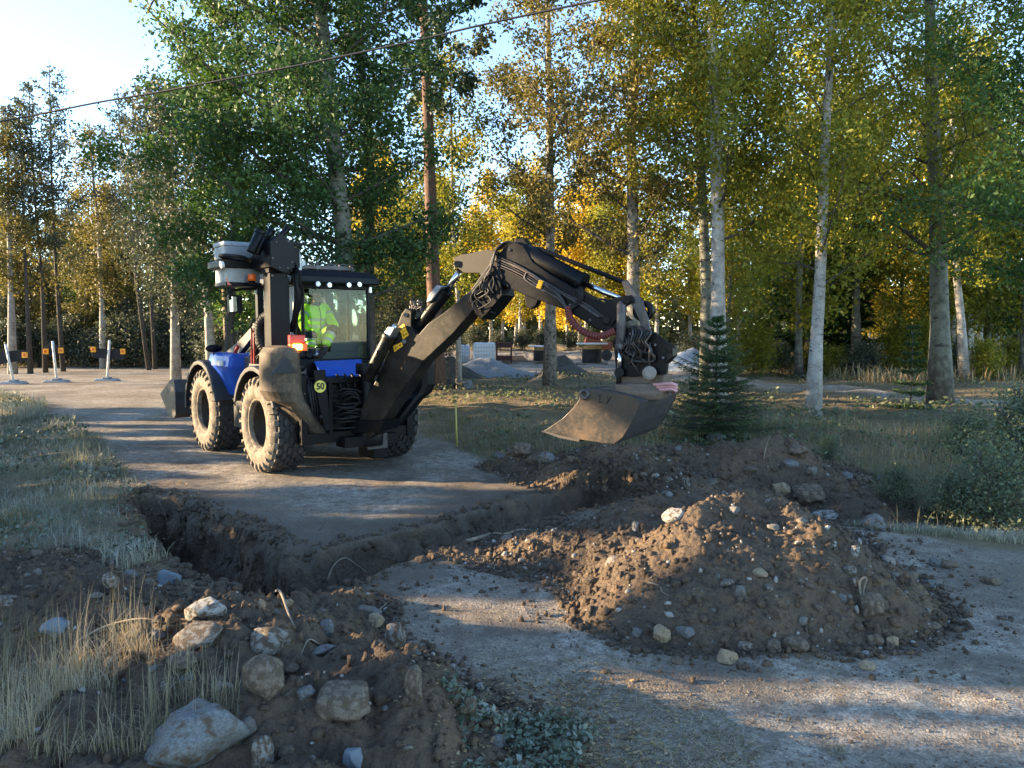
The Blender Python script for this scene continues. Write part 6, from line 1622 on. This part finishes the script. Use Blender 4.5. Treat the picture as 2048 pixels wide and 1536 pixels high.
stake(97, 727, 92, 706, 'small pale yellow stake in the grass left of the middle barrier', .05)
stake(140, 708, 139, 692, 'short grey post in the grass behind the middle barrier', .07, M_wood)
# gravel heaps and dark earth heaps at the yard
M_grav = MT('crushed_gravel'); _n = M_grav.noise(14, 4, .7); M_grav = M_grav.fin(M_grav.ramp(_n, [(.3, (.12, .13, .14)), (.6, (.26, .27, .28)), (.8, (.38, .38, .38))]), .9, nrm=M_grav.bump(_n, .06, 1))
M_snowy = MT('frosty_gravel'); _n = M_snowy.noise(3, 5, .7); M_snowy = M_snowy.fin(M_snowy.ramp(_n, [(.3, (.2, .22, .23)), (.6, (.42, .46, .48)), (.8, (.6, .62, .62))]), .9, nrm=M_snowy.bump(_n, .08, 1))
M_dkearth = MT('dark_earth'); _n = M_dkearth.noise(5, 5, .7); M_dkearth = M_dkearth.fin(M_dkearth.ramp(_n, [(.3, (.03, .03, .026)), (.6, (.07, .065, .055)), (.8, (.12, .11, .09))]), .95, nrm=M_dkearth.bump(_n, .08, 1))
def pile(px, py, Y, rx, ry, h, mat, nm, lab, seed):
    x0 = P(px, py, Y)[0]; k = 60; u = np.linspace(-1.15, 1.15, k); X, Yg = np.meshgrid(u, u); x = X.ravel() * rx; y = Yg.ravel() * ry
    d = np.hypot(X.ravel(), Yg.ravel()) + fbm(x + seed, y, 1.2 / rx, 3, seed) * .25
    z = h * (np.clip(1 - d, -.2, 1) ** 1 if 0 else np.clip(1 - d, -.15, 1)) - .03 + fbm(x, y, 1.5, 3, seed) * .08 * h
    xs, ys = x + x0, y + Y; zz = z + base_h(xs, ys); idx = np.arange(k * k).reshape(k, k)
    F = np.stack([idx[:-1, :-1].ravel(), idx[:-1, 1:].ravel(), idx[1:, 1:].ravel(), idx[1:, :-1].ravel()], 1); F = F[(z[F] > -.1).any(1)]
    used = np.unique(F); rm = -np.ones(k * k, int); rm[used] = np.arange(len(used))
    o = np_mesh(nm, np.stack([xs, ys, zz], 1)[used], rm[F], mat, smooth=True); setp(o, lab, 'heap')
pile(962, 730, 36.0, 3.1, 2.0, .9, M_grav, 'gravel_heap', 'grey heap of crushed gravel behind the thin birch at the yard', 3)
pile(905, 740, 34.0, 1.7, 1.3, .85, M_dkearth, 'earth_heap', 'dark earth heap in front of the gravel one', 5)
pile(1128, 740, 33.5, 1.6, 1.2, .95, M_dkearth, 'earth_heap', 'mossy dark earth heap right of the lichened trunk', 7)
pile(1385, 715, 40.0, 2.3, 2.0, 1.45, M_snowy, 'gravel_heap', 'pale frosted heap between bucket head and young spruce', 9)
# IBC tanks: white tank in a wire cage
M_wire = painted('cage_wire', (.45, .47, .5), .4, (.2, .2, .2), .2, metal=.7); M_tank = painted('tank_plastic', (.72, .76, .8), .4, (.5, .5, .48), .3)
def ibc(px, py, Y, w, h, lab):
    c = P(px, py, Y); z0 = gh(c[0], Y); t = thing('water_tank', (c[0], Y, z0), 0, lab, 'tank')
    mb = MB(); mb.box(c[0] - w / 2 + .03, c[0] + w / 2 - .03, Y - .55, Y + .55, z0 + .16, z0 + h); build(mb, 'tank_body', M_tank, t, .08)
    mb = MB()
    for i in range(9):
        x = c[0] - w / 2 + w * i / 8; mb.cyl((x, Y - .6, z0 + .1), (x, Y - .6, z0 + h - .03), .014, n=5)
    for i in range(6):
        z = z0 + .14 + (h - .18) * i / 5; mb.cyl((c[0] - w / 2, Y - .6, z), (c[0] + w / 2, Y - .6, z), .014, n=5)
        for s in (-1, 1): mb.cyl((c[0] + s * w / 2, Y - .6, z), (c[0] + s * w / 2, Y + .6, z), .014, n=5)
    build(mb, 'cage', M_wire, t)
    mb = MB(); mb.box(c[0] - w / 2, c[0] + w / 2, Y - .6, Y + .6, z0, z0 + .04); mb.box(c[0] - w / 2, c[0] - w / 2 + .14, Y - .6, Y + .6, z0 + .04, z0 + .16); mb.box(c[0] + w / 2 - .14, c[0] + w / 2, Y - .6, Y + .6, z0 + .04, z0 + .16); mb.box(c[0] - .07, c[0] + .07, Y - .6, Y + .6, z0 + .04, z0 + .16); build(mb, 'pallet', M_wood, t)
    mb = MB(); mb.cyl((c[0], Y, z0 + h), (c[0], Y, z0 + h + .05), .14); build(mb, 'lid', M_ink, t)
ibc(969, 715, 43.5, 1.25, 1.25, 'white caged water tank on a pallet, the wider one in the yard'); ibc(927, 715, 44.5, .75, 1.2, 'second white tank half hidden by the thin birch')
def drum(px, py, Y, r, h, lab, tilt=0):
    c = P(px, py, Y); z0 = gh(c[0], Y); c = np.array([c[0], Y, z0]); t = thing('cable_drum', c, 0, lab, 'cable drum')
    mb = MB(); mb.lathe(c, (0, 0, 1), [(0, 0), (0, r), (.08, r), (.08, 0)], 28); build(mb, 'lower_flange', M_wood, t)
    mb = MB(); mb.lathe(c, (0, 0, 1), [(.08, r * .62), (h * .72, r * .62)], 28); mb.cur = 1; mb.lathe(c, (0, 0, 1), [(h * .72, r * .55), (h - .08, r * .55)], 28); build(mb, 'core', [M_hose, plain('fresh_wood', (.5, .3, .12), .7)], t)
    mb = MB(); mb.lathe(c, (0, 0, 1), [(h - .08, 0), (h - .08, r), (h, r), (h, 0)], 28); build(mb, 'upper_flange', M_white, t)
drum(1184, 700, 45.0, .95, 1.25, 'black wound cable drum with a wooden top below the red hose'); drum(1082, 705, 46.0, .75, 1.0, 'cable drum half hidden behind the lichened trunk')
# black box on a stand beyond the path, rusty rack, orange machine part in the yard
c = P(1708, 742, 34); z0 = gh(c[0], 34); t = thing('trailer_box', (c[0], 34, z0), 0, 'low black box on thin legs at the foot of the grey trunk beyond the path', 'box')
mb = MB(); mb.prism([(c[0] - .45, 33.6, z0 + .25), (c[0] + .42, 33.6, z0 + .2), (c[0] + .36, 33.6, z0 + .62), (c[0] - .4, 33.6, z0 + .62)], (0, .7, 0)); build(mb, 'box_body', M_board, t, .03)
mb = MB(); [mb.cyl((c[0] + a, 33.8, z0 - .05), (c[0] + a * .9, 33.8, z0 + .25), .025, n=6) for a in (-.35, .38)]; build(mb, 'leg', M_steel, t)
c = P(1008, 700, 47); z0 = gh(c[0], 47); t = thing('steel_rack', (c[0], 47, z0), 0, 'rusty red steel rack standing right of the white tanks', 'rack')
M_rr = painted('rust_red', (.07, .03, .025), .8, (.08, .05, .04), .5)
mb = MB(); [mb.box(c[0] + a - .05, c[0] + a + .05, 47 + b_ - .05, 47 + b_ + .05, z0, z0 + 1.35) for a in (-.45, .45) for b_ in (-.4, .4)]; build(mb, 'frame', M_rr, t)
for zz in (.15, .95): mb = MB(); mb.box(c[0] - .44, c[0] + .44, 46.56, 47.44, z0 + zz, z0 + zz + .3); build(mb, 'shelf', M_rr, t)
c = P(1196, 680, 50); z0 = gh(c[0], 50); t = thing('trailer', (c[0], 50, z0), 0, 'small orange red machine part behind the cable drum, under the stick', 'machinery')
M_or = painted('orange_red_paint', (.3, .08, .035), .5, (.2, .1, .06), .4)
mb = MB(); mb.box(c[0] - .9, c[0] + .9, 49.5, 50.5, z0 + .7, z0 + 1.2); mb.prism([(c[0] - .9, 49.6, z0 + 1.2), (c[0] + .3, 49.6, z0 + 1.2), (c[0] - .1, 49.6, z0 + 1.6), (c[0] - .8, 49.6, z0 + 1.6)], (0, .8, 0)); build(mb, 'body', M_or, t, .05)
mb = MB(); [mb.cyl((c[0] + a, 49.4, z0 + .35), (c[0] + a, 49.6, z0 + .35), .36, n=20) for a in (-.5, .5)]; build(mb, 'wheel', M_rubber, t)
c = P(1032, 712, 48); o = None
mb = MB(); z0 = gh(c[0], 48)
for i in range(7): mb.box(c[0] - .9 + .06 * i, c[0] + .8 - .05 * i, 47.6 + .1 * i, 47.68 + .1 * i, z0 + .05 * i, z0 + .05 * i + .045)
o = build(mb, 'plank_stack', M_wood); setp(o, 'low stack of weathered planks between rack and cable drum', 'planks')
c = P(902, 760, 27.5); z0 = gh(c[0], 27.5); mb = MB(); mb.cyl((c[0], 27.5, z0 - .1), (c[0] - .03, 27.5, z0 + .42), .2, .16, 12); o = build(mb, 'tree_stump', M_dark); setp(o, 'short brown stump between the reddish pine and the thin birch', 'stump')
c = P(932, 765, 27.2); stone(c[0], 27.2, gh(c[0], 27.2) + .08, .45, .4, .22, M_st_grey, 'flat grey boulder at the foot of the thin birch', 'boulder', seed=4, name='boulder')
# a white house glimpsed through the trees on the right
c = P(2010, 660, 95); z0 = gh(c[0], 95); t = thing('house', (c[0], 95, z0), 0, 'pale house wall glimpsed through the wood at the right edge', 'house')
mb = MB(); mb.box(c[0] - 9, c[0] + 12, 94, 101, z0, z0 + 3.6); build(mb, 'wall', painted('white_wall', (.75, .76, .78), .7, (.5, .5, .5), .2), t)
mb = MB(); mb.prism([(c[0] - 9.6, 93.5, z0 + 3.6), (c[0] - 9.6, 101.5, z0 + 3.6), (c[0] - 9.6, 97.5, z0 + 6)], (22.2, 0, 0)); build(mb, 'roof', painted('dark_roof', (.05, .05, .055), .7, (.1, .1, .1), .3), t)
for a in (-6, -1, 4, 9):
    mb = MB(); mb.box(c[0] + a - .6, c[0] + a + .6, 93.96, 93.995, z0 + 1.1, z0 + 2.5); build(mb, 'window', M_int, t)
# pale root across the trench end, roots and twigs
M_root = bark('bare_root', [(.3, (.13, .10, .07)), (.6, (.27, .22, .16)), (.8, (.4, .35, .28))], (6, 6, 6), .004)
def twig(pts, r, lab, nm='root', mat=M_root, cat='root', group=None):
    q = []
    for px, py, dz in pts:
        g = hitg(px, py); q.append(g + np.array([0, 0, dz]))
    mb = MB(); mb.tube(smooth(q, 4), [r * (1 - .7 * i / (4 * (len(q) - 1))) for i in range(4 * (len(q) - 1) + 1)], 7); o = build(mb, nm, mat); setp(o, lab, cat, group)
twig([(930, 1088, .02), (962, 1080, .03), (985, 1073, .03), (1013, 1072, .02), (1040, 1065, .03), (1068, 1061, .0)], .022, 'long pale bare root lying along the near lip of the trench')
twig([(655, 1182, .0), (668, 1152, .06), (690, 1143, .1), (712, 1150, .08), (735, 1150, .02)], .010, 'arching pale root over the orange clod at the trench corner')
twig([(548, 1190, .02), (560, 1212, .1), (578, 1245, .05), (592, 1262, .0)], .012, 'forked grey twig standing up right of the cream stone')
twig([(1297, 1165, .0), (1318, 1178, .02), (1325, 1190, .02), (1338, 1194, .0)], .006, 'thin crooked twig on the sunlit slope of the tall heap')
twig([(1722, 1196, .0), (1719, 1180, .05), (1733, 1172, .06), (1726, 1200, .03), (1738, 1240, .0)], .010, 'looped bare root over the soil covered slab on the right slope')
twig([(150, 1288, .0), (210, 1262, .03), (280, 1248, .03), (340, 1247, .0)], .008, 'long thin brown root on the soil above the dry grass')
twig([(640, 1290, .0), (618, 1300, .05), (600, 1315, .0)], .006, 'short pale rootlet by the flat grey stone')
twig([(742, 1262, .0), (752, 1240, .04), (770, 1222, .05), (778, 1216, .05)], .006, 'thin rootlet rising beside the tan clod topped stone')
twig([(1527, 918, .0), (1532, 905, .08), (1540, 893, .16)], .010, 'thin stick poking up from the long low heap')
twig([(1975, 1062, .02), (1990, 1068, .03), (2008, 1074, .02)], .03, 'broken light stick in the frosty grass at the right')
# hanging rootlets on the torn walls of the trench
rr = np.random.RandomState(31); mb = MB()
for (x0, y0), (x1, y1), n_ in (((-4.8, 9.98), (-3.6, 8.95), 13), ((-3.6, 8.95), (-2.4, 7.85), 16), ((-1.7, 7.7), (-.6, 8.8), 10)):
    for i in range(n_):
        u = rr.random_sample(); x = x0 + (x1 - x0) * u + rr.uniform(-.03, .06) - .06; y = y0 + (y1 - y0) * u - .12 + rr.uniform(-.03, .03); z = -rr.uniform(.05, .9); q = [np.array([x + .04, y + .12, z])]
        d = np.array([rr.uniform(-.8, .4), rr.uniform(-.7, -.1), rr.uniform(-.8, .3)])
        for k in range(4): d = d + rr.normal(size=3) * .5 + np.array([0, 0, -.25]); q.append(q[-1] + d / np.linalg.norm(d) * rr.uniform(.04, .11))
        mb.tube(q, [.005, .004, .003, .002, .002], 4, caps=False)
o = build(mb, 'rootlets', M_wood, fixn=False); setp(o, 'torn pale rootlets hanging from the walls of the deep trench', 'roots', kind='stuff')

# ------------------------------------------------------------------ grass, leaves, litter
def grassmat(name, stops, frost=.4, trans=.25):
    m = MT(name); t = m.attr('tone'); h = m.attr('tip'); c = m.ramp(t, stops)
    n = m.noise(1.4, 3, .6); c = m.mix(m.math('MULTIPLY', m.math('MULTIPLY', h, m.ramp(n, [(.35, 0.0), (.65, 1.0)])), frost), c, (.55, .56, .52))
    m.fin(c, .7, spec=.25); tr = N(m.nt, 'ShaderNodeBsdfTranslucent'); m.L(c, tr.inputs[0]); mx = N(m.nt, 'ShaderNodeMixShader', inp={0: trans}); m.L(m.p.outputs[0], mx.inputs[1]); m.L(tr.outputs[0], mx.inputs[2]); m.L(mx.outputs[0], m.out.inputs[0])
    return m.m
G_dry = grassmat('dry_grass', [(0, (.085, .09, .04)), (.35, (.2, .165, .09)), (.7, (.36, .28, .16)), (1, (.5, .41, .27))], .35)
G_verge = grassmat('frosty_verge_grass', [(0, (.06, .075, .035)), (.4, (.13, .14, .075)), (.75, (.28, .25, .15)), (1, (.42, .36, .23))], .8)
G_field = grassmat('field_grass', [(0, (.085, .10, .03)), (.3, (.16, .14, .05)), (.6, (.27, .19, .085)), (1, (.42, .30, .15))], .2)
def blades(name, x, y, h, w, mat, label, seed, bend=.5, seg=4, zoff=0, lean=(0, 0)):
    r = np.random.RandomState(seed); n = len(x); z = total_h(x, y) - .01
    az = r.uniform(0, 6.283, n); side = np.stack([-np.sin(az), np.cos(az), np.zeros(n)], 1); dr = np.stack([np.cos(az), np.sin(az), np.zeros(n)], 1) + np.array([lean[0], lean[1], 0])
    bd = bend * r.uniform(.1, 1.3, n)
    V = []; tips = []
    for k in range(seg + 1):
        t = k / seg; c = np.stack([x, y, z], 1) + dr * (h * bd * t ** 2.0)[:, None]; c[:, 2] += h * (t - .42 * bd * t ** 2.6)
        ww = w * (1 - t) ** .7 + w * .08
        V.append(c - side * ww[:, None] / 2); V.append(c + side * ww[:, None] / 2); tips += [t, t]
    V = np.stack(V, 1); m = 2 * (seg + 1); F = []
    for k in range(seg): F.append([2 * k, 2 * k + 1, 2 * k + 3, 2 * k + 2])
    Fq = (np.array(F)[None] + (np.arange(n) * m)[:, None, None]).reshape(-1, 4)
    tone = np.repeat(np.clip(r.random_sample(n) * .5 + .25 + fbm(x, y, .7, 4, seed) * .9, 0, 1), m)
    o = np_mesh(name, V.reshape(-1, 3), Fq, mat, {'tone': tone, 'tip': np.tile(np.array(tips), n)}); setp(o, label, 'grass', kind='stuff'); return o
r = np.random.RandomState(8)
def heapmask(x, y):
    m = np.zeros(len(x), bool)
    for f, bb in HEAPS:
        k = (x > bb[0]) & (x < bb[1]) & (y > bb[2]) & (y < bb[3]); m[k] |= f(x[k], y[k]) > -.04
    return m
# tall dry grass in the near left corner
n = 4600; py_ = r.uniform(1300, 1640, n); px_ = r.uniform(-60, 480, n) * np.clip((py_ - 1180) / 330, .25, 1) ; d_ = np.array([0.])
yy = 3340 / (py_ - 655); xx = (px_ - 1024) / FPX * yy; yy = yy * .97
tuft = fbm(xx, yy, 2.5, 3, 66); ok = (tuft > -.16); xx, yy = xx[ok], yy[ok]; edge = sstep(520, 120, (xx / yy) * FPX + 1024)
hh = (.08 + .22 * r.random_sample(len(xx)) ** 1.6) * (.35 + .65 * edge)
blades('tall_grass', xx, yy, hh, .0026 + r.random_sample(len(xx)) * .003, G_dry, 'tall dry straw coloured grass in the near left corner before the biggest boulder', 1, .85, 6)
xs_ = xx[::5] + .01; ys_ = yy[::5]
blades('grass_stalks', xs_, ys_, (.32 + .28 * r.random_sample(len(xs_))) * (.45 + .55 * edge[::5]), np.full(len(xs_), .0028), G_dry, 'thin tall seed stalks rising over the dry grass in the near left corner', 2, .16, 5, lean=(.3, .1))
# frosty verge, left of the road
def scatter(n, poly, mask=lambda x, y: np.ones(len(x), bool), pw=1.4):
    P_ = np.array(poly); x = r.uniform(P_[:, 0].min(), P_[:, 0].max(), n * 8); y0, y1 = P_[:, 1].min(), P_[:, 1].max()
    u = r.random_sample(n * 8); a = 1 - pw; y = (y0 ** a + u * (y1 ** a - y0 ** a)) ** (1 / a)
    ok = (poly_sd(x, y, poly) > 0) & (np.abs(x) < .74 * y + .6); x, y = x[ok], y[ok]; ok = mask(x, y); return x[ok][:n], y[ok][:n]
offroad = lambda x, y: (np.maximum(poly_sd(x, y, ROAD), poly_sd(x, y, PATHP)) + fbm(x, y, .9, 4, 101) * .35 < -.02) & ~heapmask(x, y) & (trench_h(x, y)[1] < -.02)
VERGE = [(-24, 34), (-24, 28), (-14, 17), (-9, 9), (-6.5, 6), (-4, 5), (-3, 8), (-4.2, 10), (-6, 12.5), (-8.2, 15.6), (-13, 22), (-18, 27.5)]
x, y = scatter(30000, VERGE, offroad); s = np.clip(y / 9, .8, 3)
blades('verge_grass', x, y, (.05 + .2 * r.random_sample(len(x)) ** 1.6) * (.3 + 1.5 * vnoise(x * 1.6, y * 1.6, 5) ** 1.5) * np.clip(s, 1, 1.4), .006 * s, G_verge, 'frosty matted grass on the verge left of the road', 3, .9, 3)
FIELD = [(-2.5, 15), (.2, 12.4), (3.8, 9.3), (6, 7.6), (14, 6.5), (26, 20), (34, 40), (10, 40), (-7, 33), (-5, 22)]
x, y = scatter(52000, FIELD, offroad, 1.5); s = np.clip(y / 9, .9, 4)
blades('field_grass', x, y, (.06 + .34 * r.random_sample(len(x)) ** 2.2) * (.25 + 1.5 * vnoise(x * .9, y * .9, 6) ** 1.4) * np.clip(s, 1, 1.25) * (1 - .78 * sstep(14.5, 19, y)), .006 * s, G_field, 'yellowing autumn grass in the field between road, heap and path', 4, .7, 3)
EDGE_R = [(3.7, 8.4), (4.6, 7.75), (5.4, 7.45), (8, 6.9), (9, 7.6), (6, 8.3), (4.4, 9)]
x, y = scatter(3500, EDGE_R, lambda x, y: trench_h(x, y)[1] < 0); blades('frosty_grass', x, y, .05 + .1 * r.random_sample(len(x)), np.full(len(x), .006), G_verge, 'frosted grass fringe along the right edge of the gravel', 5, 1.0, 3)
x, y = scatter(14000, [(-26, 40), (-30, 46), (20, 62), (40, 50), (40, 30), (14, 30), (12, 40), (-8, 40)], offroad, 1.2); blades('undergrowth', x, y, .25 + .6 * r.random_sample(len(x)), np.full(len(x), .05), G_field, 'rank undergrowth on the far forest floor', 6, .6, 3)
# frosty leaf rosettes and fallen leaves at the bottom middle
def leaves(name, x, y, s, mat, label, seed, lift=.01, flat=.85, cat=None):
    r2 = np.random.RandomState(seed); z = total_h(x, y) + lift * r2.random_sample(len(x)); C = np.stack([x, y, z], 1); n = len(x)
    nr = r2.normal(size=(n, 3)) * (1 - flat) + np.array([0, 0, 1.0]); nr /= np.linalg.norm(nr, axis=1)[:, None]; a = r2.normal(size=(n, 3)); d = np.cross(nr, a); d /= np.linalg.norm(d, axis=1)[:, None]; u = np.cross(nr, d); s_ = s[:, None]
    cv = r2.uniform(-.1, .35, (n, 1)) * s_
    V = np.stack([C - d * s_ * .55 + nr * cv, C - d * s_ * .1 + u * s_ * .36, C + d * s_ * .5 + nr * cv, C - d * s_ * .1 - u * s_ * .36], 1).reshape(-1, 3); V[:, 2] += .004
    o = np_mesh(name, V, np.arange(4 * n).reshape(n, 4), mat, {'tone': np.repeat(r2.random_sample(n), 4)}); setp(o, label, cat or name, kind='stuff'); return o
Lf_fallen = leafmat('fallen_leaves', [(0, (.08, .05, .035)), (.35, (.16, .105, .06)), (.65, (.30, .21, .10)), (.85, (.40, .30, .2)), (1, (.5, .4, .28))], .1, 3)
Lf_frost = leafmat('frosted_leaves', [(0, (.05, .07, .035)), (.5, (.12, .145, .10)), (1, (.32, .33, .29))], .15, 3)
n = 1600; py_ = 1380 + 230 * r.random_sample(n); px_ = 1060 + 130 * r.normal(size=n) + (py_ - 1400) * .35; yy = 3340 / (py_ - 655); xx = (px_ - 1024) / FPX * yy
leaves('fallen_leaves', xx, yy, .014 + .022 * r.random_sample(n), Lf_fallen, 'yellow and brown fallen birch leaves at the road edge, bottom middle', 1)
n = 4200; py_ = 1405 + 210 * r.random_sample(n); px_ = 860 + 400 * r.random_sample(n); yy = 3340 / (py_ - 655); xx = (px_ - 1024) / FPX * yy; ok = (((px_ - 1040) / 150) ** 2 + ((py_ - 1540) / 125) ** 2 + fbm(xx, yy, 3.5, 4, 91) * 1.6) < .75; xx, yy = xx[ok], yy[ok]; n = len(xx)
leaves('frosted_plants', xx, yy, .015 + .03 * r.random_sample(n), Lf_frost, 'frost covered green ground plants at the bottom middle', 2, .07, .3)
x, y = scatter(1500, VERGE + [], None or (lambda x, y: poly_sd(x, y, ROAD) > -1.0)); leaves('leaf_litter', x, y, .03 + .03 * r.random_sample(len(x)), Lf_fallen, 'pale fallen leaves along the left road edge', 3, .03)
n = 1400; t_ = r.random_sample(n) ** .8; ii = r.randint(3, 10, n); A = np.array(ROAD)[ii]; Bp = np.array(ROAD)[ii - 1]; q = A + (Bp - A) * t_[:, None] + r.normal(size=(n, 2)) * .35; ok = trench_h(q[:, 0], q[:, 1])[1] < -.03; q = q[ok]
leaves('leaf_litter', q[:, 0], q[:, 1], .02 + .025 * r.random_sample(len(q)), Lf_fallen, 'scattered leaves on the left half of the gravel', 4, .01)
x, y = scatter(4200, FIELD, lambda x, y: ~heapmask(x, y)); leaves('leaf_litter', x, y, .035 + .03 * r.random_sample(len(x)), Lf_fallen, 'fallen yellow leaves all over the field grass', 5, .12)
n = 6500; py_ = 1300 + 280 * r.random_sample(n) ** .8; px_ = 960 + 760 * r.random_sample(n); yy = 3340 / (py_ - 655); xx = (px_ - 1024) / FPX * yy; ok = (poly_sd(xx, yy, ROAD) > 0) & (fbm(xx, yy, 1.3, 3, 55) > -.1) & ~heapmask(xx, yy); xx, yy = xx[ok], yy[ok]; n = len(xx)
az = r.uniform(0, 6.28, n); C = np.stack([xx, yy, total_h(xx, yy) + .004], 1); d = np.stack([np.cos(az), np.sin(az), r.uniform(-.05, .15, n)], 1); u = np.stack([-np.sin(az), np.cos(az), 0 * az], 1); L_ = (.02 + .05 * r.random_sample(n))[:, None]
V_ = np.stack([C - u * .0018, C + u * .0018, C + d * L_ + u * .0006, C + d * L_ - u * .0006], 1).reshape(-1, 3)
o = np_mesh('straw_litter', V_, np.arange(4 * n).reshape(n, 4), G_dry, {'tone': np.repeat(r.random_sample(n), 4), 'tip': np.zeros(4 * n)}); setp(o, 'pine needles and straw strewn over the near gravel', 'straw', kind='stuff')

x, y = scatter(9000, VERGE, offroad); k_ = vnoise(x * 1.1, y * 1.1, 15) > .45; x, y = x[k_], y[k_]
leaves('frosted_plants', x, y, (.025 + .05 * r.random_sample(len(x))) * np.clip(y / 10, .8, 1.8), Lf_frost, 'low frosted weeds among the grass of the left verge', 7, .16, .35)
x, y = scatter(16000, FIELD, offroad, 1.5); k_ = vnoise(x * .8, y * .8, 16) > .5; x, y = x[k_], y[k_]
leaves('weeds', x, y, (.03 + .05 * r.random_sample(len(x))) * np.clip(y / 11, .8, 2), L_shrub, 'low green and yellow weeds among the grass of the field', 8, .22, .35)
